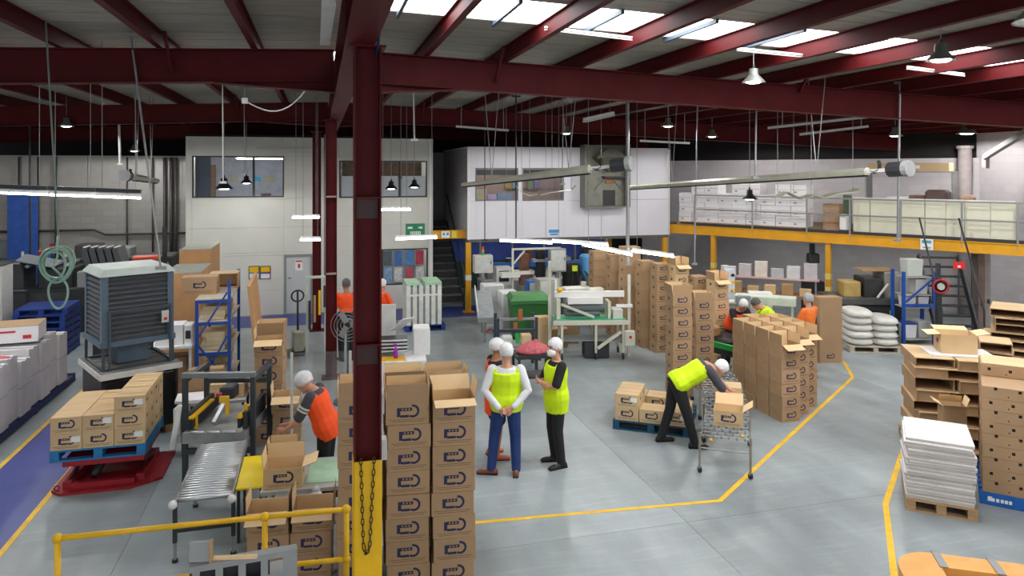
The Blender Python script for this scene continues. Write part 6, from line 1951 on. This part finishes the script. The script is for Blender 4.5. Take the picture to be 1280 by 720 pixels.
# small units along the packing lines
def unit(px, d, rz, label, parts, cat='machine', name='line_unit'):
    p = W(px, d); t = thing(name, label, cat, (p.x, p.y, 0), rz)
    for n_, m_, bx, *ch in parts:
        part(t, n_, m_, bx, chamfer=ch[0] if ch else 0)
    return t
unit(655, 19.5, 0, 'brown and silver capping unit behind the filling line cabinets', [('pedestal', galv, (-.15, .15, -.15, .15, 0, .9)), ('head', M('brown_unit', (110, 70, 50), .5), (-.12, .12, -.12, .12, .901, 1.75), .02), ('white_cap', white, (-.3, .25, -.15, .15, 1.2, 1.3))])
unit(676, 19.4, 0, 'tall black capping column below the office box', [('base', dark, (-.2, .2, -.2, .2, 0, .5), .02), ('column', black, (-.12, .1, -.1, .1, .501, 1.85), .02), ('clamp', galv, (-.25, .22, -.12, .12, 1.55, 1.62))])
unit(628, 19.9, 0, 'white framed inspection box with a dark window', [('base', lgrey, (-.25, .25, -.2, .2, 0, .85)), ('frame', white, (-.22, .22, -.18, .18, .851, 1.35), .02), ('window', dark, (-.14, .14, -.186, -.181, .95, 1.25))])
unit(722, 17.3, 0, 'cream guard box above the far end of the belt conveyor', [('stand', galv, (-.05, .05, 0, .1, 0, 1.0)), ('guard', cream, (-.35, .3, -.1, .2, 1.001, 1.2), .02), ('lamp', lgrey, (.1, .2, -.05, .05, 1.201, 1.32))])
unit(745, 16.9, 0, 'silver valve block with blue knobs beside the open shelved stack', [('post', galv, (-.04, .04, -.04, .04, 0, .9)), ('block', lgrey, (-.15, .12, -.1, .1, .901, 1.1), .02), ('blue_knob', M('machine_blue', (34, 98, 176)), (-.06, .0, -.14, -.101, .95, 1.03)), ('cream_drum', pale, (-.2, .18, -.12, .12, 1.101, 1.25), .04)])
for i, (px, d, h_, cc_) in enumerate([(921, 16.6, .95, (190, 186, 186)), (950, 16.9, 1.1, (206, 200, 196))]):
    unit(px, d, MANG+30, ['pale machine cabinet behind the orange leaning worker', 'pale machine cabinet behind the stooping worker', 'tan machine cabinet behind the orange shirted worker'][i], [('body', M('pale_cab_%d' % i, cc_, .6), (-.25, .25, -.2, .2, 0, h_), .02), ('panel', dark, (-.1, .12, -.206, -.201, h_-.35, h_-.15)), ('lid', white, (-.26, .26, -.21, .21, h_+.001, h_+.04))])

# ================================================================== ON THE MEZZANINE
def mcarton(t_, off_, z, w_, d_, h_, lb, m_, grp, name='white_carton'):
    me = shared(('mc', w_, d_, h_, m_.name), lambda: MB().cbox(-w_/2, w_/2, -d_/2, d_/2, 0, h_, .006).box(-w_/2+.01, w_/2-.01, -d_/2-.001, -d_/2+.0, h_*.48, h_*.52, 1).box(-w_*.3, -w_*.12, -d_/2-.0015, -d_/2, h_*.2, h_*.36, 1).mesh('white_carton', [m_, M('lilac_print', (170, 150, 170), .7)]))
    q = MZ(t_, off_, z)
    o = link(name, me, None, q, MANG if sg > 0 else MANG+180)
    tag(o, lb, 'carton', grp)
    return o
ta, tb = mzt(842), mzt(1022)
nn = int((tb-ta)/.43)
for lay in range(4):
    for i in range(nn):
        if lay == 3 and i % 3 == 0: continue
        mcarton(ta+.22+i*.43, .55+.03*((i+lay) % 2), 2.361+.09+lay*.29, .42, .5, .285, 'white carton, %s tier, %s along the mezzanine row from the office box' % (ORD[lay+1], ORD[i+1]), wcard, 'white cartons on the mezzanine')
for i in range((nn+2)//3):
    q = MZ(ta+.6+i*1.28, .55, 2.361)
    t = pallet((q.x, q.y, 2.361), MANG, 'low pallet, %s under the mezzanine cartons' % ORD[i+1], wood, 'pallets on the mezzanine', 1.25, .6, .088)
for i in range(3):
    q = mcarton(mzt(1032)+i*.0, .6, 2.361+i*.25, .42, .4, .245, 'brown carton, %s up, beside the white mezzanine cartons' % ORD[i+1], kraft, 'brown cartons on the mezzanine', 'brown_carton')
t = thing('green_trolley', 'dark green frame trolley beside the pale boards on the mezzanine', 'trolley', MZ(mzt(1053), .4, 2.361), MANG)
part(t, 'panel', M('trolley_green', (70, 90, 70), .5), (-.1, .1, -.05, .0, .1, 1.0))
part(t, 'base', dark, (-.12, .12, -.3, .3, .06, .1))
part(t, 'crate', white, (-.1, .06, -.3, -.1, .101, .5))
for x in (-.08, .08):
    MB().cyl((x-.015, 0, .03), (x+.015, 0, .03), .03, n=8).build('castor', black, t)
pb = M('pale_board', (216, 214, 194), .5, var=.04)
e = [mzt(q) for q in (1063, 1084, 1124, 1153, 1180, 1203, 1236, 1268)]
for i in range(7):
    q = MZ((e[i]+e[i+1])/2, .22+.03*(i % 2), 2.361)
    t = thing('pale_board', 'large pale board, %s along the mezzanine handrail from the green trolley' % ORD[i+1], 'board', q, MANG, 'pale boards on the mezzanine')
    hw_ = (e[i+1]-e[i])/2-.006
    part(t, 'sheet', pb, (-hw_, hw_, -.02, .02, .02, .93))
    part(t, 'edge_strip', white, (-hw_, hw_, -.024, .024, .931, .945))
    part(t, 'foot', dark, (-hw_+.02, hw_-.02, -.06, .06, 0, .019))
q = MZ(mzt(1075)+.6, 2.6, 2.361)
t = thing('long_carton', 'long brown carton high on the rear mezzanine shelf', 'carton', (q.x, q.y, 0), MANG)
part(t, 'body', kraft2, (-1.1, .9, -.25, .25, 3.98, 4.2))
part(t, 'white_label', paper, (-.2, .2, -.256, -.251, 4.05, 4.14), (-.2, .2, .251, .256, 4.05, 4.14))
part(t, 'shelf', galv, (-1.2, 1.0, -.3, .3, 3.94, 3.975))
for x in (-1.18, .95):
    part(t, 'shelf_post', galv, (x, x+.04, -.28, .28, 2.361, 3.94))
for i, (px, o_, w_, h_, cc_, lb) in enumerate([(1106, 1.3, .5, .95, (226, 226, 234), 'white carton pile behind the fan on the mezzanine'), (1130, 1.4, .35, 1.0, (120, 90, 80), 'dark brown carton behind the boards on the mezzanine'), (1156, 1.3, .5, 1.15, (96, 78, 74), 'dark covered machine behind the boards on the mezzanine'), (1192, 1.5, .3, 1.02, (190, 150, 130), 'tan drum behind the boards on the mezzanine')]):
    q = MZ(mzt(px), o_, 2.361)
    t = thing('stored_item', lb, 'storage', q, MANG)
    part(t, 'body', M('stored_%d' % i, cc_, .7, var=.1), (-w_/2, w_/2, -.25, .25, .1, h_), chamfer=.06 if i > 1 else .01)
    part(t, 'skid', wood, (-w_/2, w_/2, -.25, .25, 0, .099))

# ================================================================== PEOPLE
V = Vector
skin_a = M('skin_warm', (206, 150, 124), .55, var=.04, scale=10)
skin_b = M('skin_tan', (178, 120, 88), .55, var=.04, scale=10)
netm = M('hair_net', (226, 226, 228), .7, var=.12, scale=40)
hairg = M('grey_hair', (96, 92, 90), .7, var=.2, scale=40)
navyp = M('navy_trouser', (30, 56, 112), .8, var=.15, scale=8)
blackp = M('black_cloth', (24, 24, 27), .8, var=.15, scale=8)
wshirt = M('white_shirt', (226, 228, 232), .7, var=.06, scale=8)
gshirt = M('charcoal_shirt', (70, 72, 80), .8, var=.1, scale=8)
brownsh = M('brown_leather', (128, 70, 44), .45, var=.12, scale=12)
blacksh = M('black_shoe', (20, 20, 22), .5, var=.1)
maskm = M('face_mask', (232, 236, 236), .7, var=.03)
reflect = M('reflective_tape', (214, 214, 206), .35, var=.05)
eyem = M('eye_dark', (40, 28, 24), .3, var=0)

def remesh(b, name, mat_, vox, parent, smooth_it=6):
    me = b.mesh(name+'_src', mat_)
    o = bpy.data.objects.new(name+'_src', me)
    COL.objects.link(o)
    r = o.modifiers.new('r', 'REMESH'); r.mode = 'VOXEL'; r.voxel_size = vox
    s = o.modifiers.new('s', 'SMOOTH'); s.iterations = smooth_it; s.factor = .5
    dg = bpy.context.evaluated_depsgraph_get()
    m2 = bpy.data.meshes.new_from_object(o.evaluated_get(dg))
    m2.name = name
    bpy.data.objects.remove(o, do_unlink=True)
    m2.materials.clear(); m2.materials.append(mat_)
    m2.polygons.foreach_set('use_smooth', [True]*len(m2.polygons))
    return link(name, m2, parent)

def loft(b, rings, n=14):
    vs, fs = [], []
    for c, ax, ay in rings:
        for k in range(n):
            t = 2*pi*k/n
            vs.append(c + ax*cos(t) + ay*sin(t))
    m = len(rings)
    for i in range(m-1):
        for k in range(n):
            fs.append((i*n+k, i*n+(k+1) % n, (i+1)*n+(k+1) % n, (i+1)*n+k))
    fs += [tuple(range(n-1, -1, -1)), tuple(range((m-1)*n, m*n))]
    b.add(vs, fs)

def limb(b, pts, rad, sub=3, n=10):
    P = [V(p) for p in pts]
    q, r = [], []
    for i in range(len(P)-1):
        for k in range(sub):
            u = k/sub
            q.append(P[i].lerp(P[i+1], u)); r.append(rad[i]*(1-u)+rad[i+1]*u)
    q.append(P[-1]); r.append(rad[-1])
    b.tube(q, r, n)
    for p, rr_ in zip(P, rad):
        b.ball(tuple(p), rr_*.99, n=10, m=7)

def hand(b, wrist, d, palm_n, curl=.5, s=1.0, thumb=1):
    """palm and five bent fingers; d = pointing direction, palm_n = direction the palm faces"""
    d = V(d).normalized(); nrm = V(palm_n); nrm = (nrm - d*nrm.dot(d)).normalized()
    side = d.cross(nrm).normalized()*thumb
    w_ = V(wrist)
    rings = []
    for u, hw_, ht in ((-.01, .026, .02), (.03, .036, .017), (.07, .042, .016), (.095, .04, .013)):
        rings.append((w_+d*u*s, side*hw_*s, nrm*ht*s))
    loft(b, rings, 10)
    for i, (o_, ln) in enumerate(((.030, .072), (.010, .08), (-.011, .075), (-.031, .058))):
        base = w_+d*.09*s+side*o_*s
        p1 = base + (d*cos(curl*.6)+nrm*sin(curl*.6))*ln*.48*s
        p2 = p1 + (d*cos(curl*1.5)+nrm*sin(curl*1.5))*ln*.3*s
        p3 = p2 + (d*cos(curl*2.2)+nrm*sin(curl*2.2))*ln*.25*s
        b.tube([base-d*.015, base, p1, p2, p3], [.0095*s, .0095*s, .0088*s, .008*s, .0065*s], 7)
    base = w_+d*.03*s+side*.03*s
    p1 = base+(d*.6+side*.75+nrm*.2).normalized()*.04*s
    p2 = p1+(d*.9+side*.25+nrm*.35).normalized()*.035*s
    b.tube([base-side*.01, base, p1, p2], [.012*s, .013*s, .011*s, .008*s], 7)

def person(label, loc, rz, J, wear, h=1.0, skin=skin_a, vox=.008, head_yaw=0, head_pitch=0, hands=((.5, 1), (.5, -1))):
    """J: joints in the figure's own frame, facing +y.  wear: clothing spec"""
    t = thing('person', label, 'person', loc, rz)
    t.scale = (h, h, h)
    pel, che, nek, hed = [V(J[k]) for k in ('pelvis', 'chest', 'neck', 'head')]
    shl, shr = V(J['shL']), V(J['shR'])
    right = (shr-shl).normalized()
    def fr(c0, c1):
        up = (c1-c0).normalized(); f = up.cross(right).normalized()
        if f.length < .1: f = V((0, 1, 0))
        return up, f
    u1, f1 = fr(pel, che); u2, f2 = fr(che, nek)
    hipr = V((1, 0, 0))
    def torso(g, lo=-.08, hi=1):
        R = []
        R.append((pel+u1*lo, hipr*(.135+g), f1*(.1+g)))
        R.append((pel+u1*.0, hipr*(.165+g), f1*(.115+g)))
        R.append((pel+u1*.08, hipr*(.16+g), f1*(.112+g)))
        R.append((pel.lerp(che, .45), right*(.14+g), f1*(.1+g)))
        R.append((pel.lerp(che, .8), right*(.158+g), f1*(.112+g)))
        R.append((che+u2*.05, right*(.175+g), f2*(.118+g)))
        R.append((che.lerp(nek, .6), right*(.17+g), f2*(.1+g)))
        if hi > .85:
            R.append((che.lerp(nek, .85), right*(.12+g), f2*(.075+g*.7)))
        return R
    legs = []
    for s in 'LR':
        legs.append(([V(J['hip'+s]), V(J['kn'+s]), V(J['an'+s])], s))
    arms = [([V(J['sh'+s]), V(J['el'+s]), V(J['wr'+s])], s) for s in 'LR']
    # head frame
    hz = Matrix.Rotation(head_yaw, 3, 'Z') @ Matrix.Rotation(head_pitch, 3, 'X')
    hu, hf, hs = hz @ V((0, 0, 1)), hz @ V((0, 1, 0)), hz @ V((1, 0, 0))
    b = MB()
    loft(b, torso(0))
    limb(b, [nek-u2*.04, hed-hu*.06], [.062, .055])
    HR = []
    for u, a, c, o_ in ((-.125, .03, .035, .045), (-.105, .05, .055, .03), (-.06, .066, .08, .012), (0, .075, .095, 0), (.05, .075, .097, -.003), (.09, .06, .08, -.006), (.118, .03, .04, -.006)):
        HR.append((hed+hu*u+hf*o_, hs*a, hf*c))
    loft(b, HR)
    b.tube([hed+hf*.09+hu*.015, hed+hf*.113-hu*.028, hed+hf*.095-hu*.04], [.008, .016, .012], 7)      # nose
    for s in (-1, 1):
        b.tube([hed+hs*.074*s+hu*.02, hed+hs*.086*s-hf*.012, hed+hs*.076*s-hu*.035], [.012, .014, .01], 6)   # ears
    b.tube([hed+hf*.088-hu*.066-hs*.02, hed+hf*.094-hu*.066, hed+hf*.088-hu*.066+hs*.02], [.007, .009, .007], 6)   # lips
    for P, s in arms:
        limb(b, P, [.052, .04, .027])
    for (P, s), (cu, th) in zip(arms, hands):
        d_ = (P[2]-P[1]).normalized()
        pn = V(J.get('palm'+s, (0, 0, -1)))
        if 'hd'+s in J: d_ = V(J['hd'+s])
        hand(b, P[2], d_, pn, cu, 1.0, th)
    for P, s in legs:
        limb(b, P, [.088, .055, .04])
        b.ball(tuple(P[1].lerp(P[2], .3)-V((0, .012, 0))), .054, .056, .1, 10, 7)
        toe = V(J['toe'+s])
        b.tube([P[2]-toe*.05-V((0, 0, .035)), P[2]+toe*.05-V((0, 0, .045)), P[2]+toe*.15-V((0, 0, .06))], [.038, .04, .03], 8)
    remesh(b, 'body', skin, vox, t)
    for s in (-1, 1):
        MB().ball(tuple(hed+hf*.088+hs*.032*s+hu*.012), .011, n=8, m=6).build('eye', eyem, t, smooth=True)
        MB().tube([hed+hf*.094+hs*.018*s+hu*.032, hed+hf*.09+hs*.036*s+hu*.036, hed+hf*.078+hs*.052*s+hu*.03], .0045, 5).build('eyebrow', hairg, t)
    # clothing
    if 'trousers' in wear:
        b = MB()
        loft(b, [(pel-u1*.1, hipr*.15, f1*.115), (pel, hipr*.182, f1*.13), (pel+u1*.1, hipr*.172, f1*.124)])
        end = wear.get('hem', 1.0)
        for P, s in legs:
            q = P[1].lerp(P[2], end)
            limb(b, [P[0], P[1], q] if end > 0 else [P[0], P[0].lerp(P[1], .8)], [.105, .077, .062] if end > 0 else [.108, .1])
        remesh(b, wear.get('leg_name', 'trousers'), wear['trousers'], vox*1.2, t, 4)
    if 'shirt' in wear:
        b = MB()
        loft(b, torso(.01, hi=1))
        sl = wear.get('sleeve', .55)
        for P, s in arms:
            if sl <= 1:
                limb(b, [P[0], P[0].lerp(P[1], sl*1.0)], [.072, .066])
            else:
                limb(b, [P[0], P[1], P[1].lerp(P[2], .93)], [.07, .056, .042])
        remesh(b, 'shirt', wear['shirt'], vox*1.2, t, 4)
    if 'vest' in wear:
        b = MB()
        R = torso(.03, lo=-wear.get('vest_len', .12), hi=.8)
        R = [(c, a*(1.2 if i_ < 4 else 1.1), f*(1.2 if i_ < 4 else 1.08)) for i_, (c, a, f) in enumerate(R)]
        loft(b, R)
        for P, s in arms:
            b.ball(tuple(P[0].lerp(che, .12)), .083, .078, .06)
        o = remesh(b, wear.get('vest_name', 'vest'), wear['vest'], vox*1.2, t, 3)
        if wear.get('tape'):
            for u in (.2, .62):
                c = pel.lerp(che, u)
                pipe(t, 'reflective_band', reflect, [c + right*((.2)*cos(2*pi*i/20)) + f1*(.152*sin(2*pi*i/20)) for i in range(20)], .014, 5, True)
    for P, s in legs:
        toe = V(J['toe'+s]).normalized()
        sd = V((toe.y, -toe.x, 0))
        c = P[2]-V((0, 0, P[2].z))
        b = MB()
        loft(b, [(c-toe*.085+V((0, 0, .03)), sd*.025, V((0, 0, .028))), (c-toe*.06+V((0, 0, .05)), sd*.038, V((0, 0, .048))), (c+V((0, 0, .055)), sd*.042, V((0, 0, .053))), (c+toe*.08+V((0, 0, .038)), sd*.047, V((0, 0, .036))), (c+toe*.16+V((0, 0, .03)), sd*.044, V((0, 0, .028))), (c+toe*.2+V((0, 0, .024)), sd*.025, V((0, 0, .018)))], 12)
        sh = b.build('shoe', wear['shoe'], t, smooth=True)
        MB().prism([(x, y) for x, y in [((c-toe*.085+sd*.036).x, (c-toe*.085+sd*.036).y), ((c+toe*.19+sd*.03).x, (c+toe*.19+sd*.03).y), ((c+toe*.19-sd*.03).x, (c+toe*.19-sd*.03).y), ((c-toe*.085-sd*.036).x, (c-toe*.085-sd*.036).y)]], 'z', 0, .016).build('sole', black, sh)
    b = MB()
    g = wear.get('net', 1.13)
    loft(b, [(hed+hu*u+hf*o_, hs*a*g, hf*c*g) for u, a, c, o_ in ((-.03, .076, .075, -.025), (.0, .08, .088, -.015), (.05, .082, .1, -.01), (.095, .07, .088, -.01), (.13, .04, .05, -.012), (.142, .012, .016, -.012))], 16)
    hp_ = b.build(wear.get('head_name', 'hair_net'), wear.get('head', netm), t, smooth=True)
    if wear.get('mask'):
        b = MB()
        loft(b, [(hed+hf*.048-hu*.105, hs*.05, hf*.06), (hed+hf*.045-hu*.075, hs*.068, hf*.07), (hed+hf*.04-hu*.035, hs*.07, hf*.073), (hed+hf*.05-hu*.012, hs*.045, hf*.058)], 14)
        b.build('face_mask', maskm, t, smooth=True)
    if wear.get('tape_sleeve'):
        for P, s in arms:
            q = P[0].lerp(P[1], .42)
            d_ = (P[1]-P[0]).normalized()
            MB().cyl(q-d_*.012, q+d_*.012, .076, n=14).build('reflective_band', reflect, t)
            MB().cyl(q+d_*.03, q+d_*.05, .075, n=14).build('reflective_band', reflect, t)
    return t

def stand(**k):
    J = dict(pelvis=(0, 0, .95), chest=(0, .01, 1.24), neck=(0, -.015, 1.47), head=(0, .02, 1.62),
             shL=(-.185, -.01, 1.40), elL=(-.25, -.03, 1.12), wrL=(-.24, .08, .9), shR=(.185, -.01, 1.40), elR=(.25, -.03, 1.12), wrR=(.24, .08, .9),
             hipL=(-.095, 0, .92), knL=(-.11, .02, .5), anL=(-.12, -.03, .09), toeL=(-.2, .95, 0), hipR=(.095, 0, .92), knR=(.11, .02, .5), anR=(.12, -.03, .09), toeR=(.2, .95, 0), palmL=(1, 0, 0), palmR=(-1, 0, 0))
    J.update(k); return J
def bent(ang, **k):
    J = stand()
    R = Matrix.Rotation(radians(-ang), 3, 'X'); p = V((0, 0, .95))
    R2 = Matrix.Rotation(radians(-ang*.8), 3, 'X')
    for q in ('chest', 'neck', 'head', 'shL', 'shR'):
        J[q] = tuple(p + R @ (V(J[q])-p))
    J.update(k); return J

cam_rz = math.degrees(-YAW)       # figure facing straight away from the camera
# man with hands behind his back
p = G(633, 592)
person('person in lime vest and white shirt, hands clasped behind, navy trousers and brown shoes', (p.x, p.y, 0), cam_rz,
       stand(elL=(-.29, -.08, 1.14), wrL=(-.09, -.2, .93), elR=(.29, -.08, 1.14), wrR=(.09, -.2, .95), hdL=(.9, -.1, -.35), hdR=(-.9, -.1, -.35), palmL=(0, -1, 0), palmR=(0, -1, 0),
             knL=(-.16, .03, .5), anL=(-.2, -.02, .09), toeL=(-1, .12, 0), hipR=(.09, 0, .92), knR=(.12, .0, .5), anR=(.13, -.06, .09), toeR=(.1, 1, 0)),
       dict(trousers=navyp, shirt=wshirt, sleeve=2, vest=lime, vest_len=.1, shoe=brownsh, net=1.16), .985, skin_a)
# person in orange vest facing the group
p = G(620, 571)
person('person in orange vest over black shirt with bare lower legs, half behind the lime vest', (p.x, p.y, 0), cam_rz-70,
       stand(elL=(-.26, .02, 1.12), wrL=(-.1, .2, 1.1), elR=(.26, .0, 1.12), wrR=(.1, .2, 1.1), hdL=(.8, .5, 0), hdR=(-.8, .5, 0)),
       dict(trousers=blackp, hem=0, leg_name='shorts', shirt=blackp, sleeve=.9, vest=orange, vest_len=.3, shoe=M('tan_shoe', (190, 96, 70), .5), net=1.2), .945, skin_b)
# masked person with crossed arms
p = G(695, 581)
person('person in lime vest and black trousers with folded arms and white face mask', (p.x, p.y, 0), cam_rz+108,
       stand(elL=(-.24, .1, 1.14), wrL=(.02, .24, 1.17), elR=(.24, .1, 1.13), wrR=(-.02, .2, 1.13), hdL=(.95, .1, .1), hdR=(-.95, .1, .1), palmL=(0, -1, 0), palmR=(0, -1, 0)),
       dict(trousers=blackp, shirt=blackp, sleeve=.85, vest=lime, vest_len=.2, shoe=blacksh, mask=True, net=1.08), .985, skin_a, head_yaw=radians(12))
# bending worker
p = G(848, 556)
person('person in lime vest bending over to close a carton on the wheeled conveyor', (p.x, p.y, 0), cam_rz-88,
       bent(62, head=(0, .63, 1.13), elL=(-.22, .66, .93), wrL=(-.1, .8, .78), elR=(.2, .6, .88), wrR=(.14, .8, .72), hdL=(.2, .8, -.45), hdR=(-.1, .9, -.3),
            pelvis=(0, -.03, .93), hipL=(-.1, -.03, .9), knL=(-.12, -.1, .48), anL=(-.14, -.22, .09), toeL=(-.1, 1, 0), hipR=(.1, -.03, .9), knR=(.13, .1, .48), anR=(.14, .2, .09), toeR=(.1, 1, 0)),
       dict(trousers=blackp, shirt=gshirt, sleeve=.95, vest=lime, vest_len=.06, shoe=blacksh, net=1.1), .98, skin_a, head_pitch=radians(-50))
# packer at the bench
p = W(409, 8.75)
person('person in orange vest with striped grey sleeve packing at the bench', (p.x, p.y, 0), cam_rz+88,
       bent(22, head=(0, .3, 1.5), elL=(-.24, .32, 1.06), wrL=(-.1, .5, .92), elR=(.24, .3, 1.06), wrR=(.12, .52, .92), hdL=(.25, .9, -.2), hdR=(-.25, .9, -.2), toeL=(-.15, 1, 0), toeR=(.15, 1, 0)),
       dict(trousers=blackp, shirt=gshirt, sleeve=.8, vest=orange, vest_len=.15, shoe=blacksh, net=1.24, tape_sleeve=True), .95, skin_a, head_pitch=radians(-30))
# far workers
p = W(433, 15.2)
person('person in orange shirt beyond the pedestal fan', (p.x, p.y, 0), cam_rz+30, stand(elL=(-.24, .1, 1.14), wrL=(-.12, .32, 1.1), elR=(.24, .1, 1.14), wrR=(.12, .32, 1.1)), dict(trousers=blackp, shirt=orange, sleeve=.9, shoe=blacksh, head=hairg, head_name='cap', net=1.1), .98, skin_b, .014)
p = W(477, 15.6)
person('person in long orange vest behind the labelling machine', (p.x, p.y, 0), cam_rz-40, stand(elL=(-.24, .1, 1.14), wrL=(-.12, .3, 1.05), elR=(.24, .1, 1.14), wrR=(.12, .3, 1.05)), dict(trousers=blackp, shirt=orange, sleeve=.9, vest=orange, shoe=blacksh), .94, skin_a, .014)
p = W(916, 14.7)
person('person in orange vest leaning over the outfeed conveyor', (p.x, p.y, 0), cam_rz-165, bent(38, elL=(-.22, .5, 1.0), wrL=(-.12, .62, .86), elR=(.22, .5, 1.0), wrR=(.12, .62, .86)), dict(trousers=blackp, shirt=blackp, sleeve=.9, vest=orange, vest_len=.1, shoe=blacksh), .9, skin_b, .014, head_pitch=radians(-30))
p = W(976, 14.6)
person('person in lime top stooping behind the carton block', (p.x, p.y, 0), cam_rz+75, bent(48, elL=(-.22, .6, .95), wrL=(-.12, .7, .8), elR=(.22, .6, .95), wrR=(.12, .7, .8)), dict(trousers=blackp, shirt=lime, sleeve=.9, shoe=blacksh, head=hairg, head_name='cap', net=1.08), .92, skin_a, .014, head_pitch=radians(-40))
p = W(1011, 13.9)
person('person in orange shirt and grey cap turned to the overhead line', (p.x, p.y, 0), cam_rz+35, stand(elL=(-.24, .1, 1.14), wrL=(-.14, .34, 1.12), elR=(.24, .08, 1.14), wrR=(.12, .32, 1.1)), dict(trousers=blackp, shirt=M('orange_shirt', (250, 124, 44), .7, var=.05), sleeve=.8, shoe=blacksh, head=M('grey_cap', (170, 176, 184), .6), head_name='cap', net=1.08), .93, skin_a, .012)
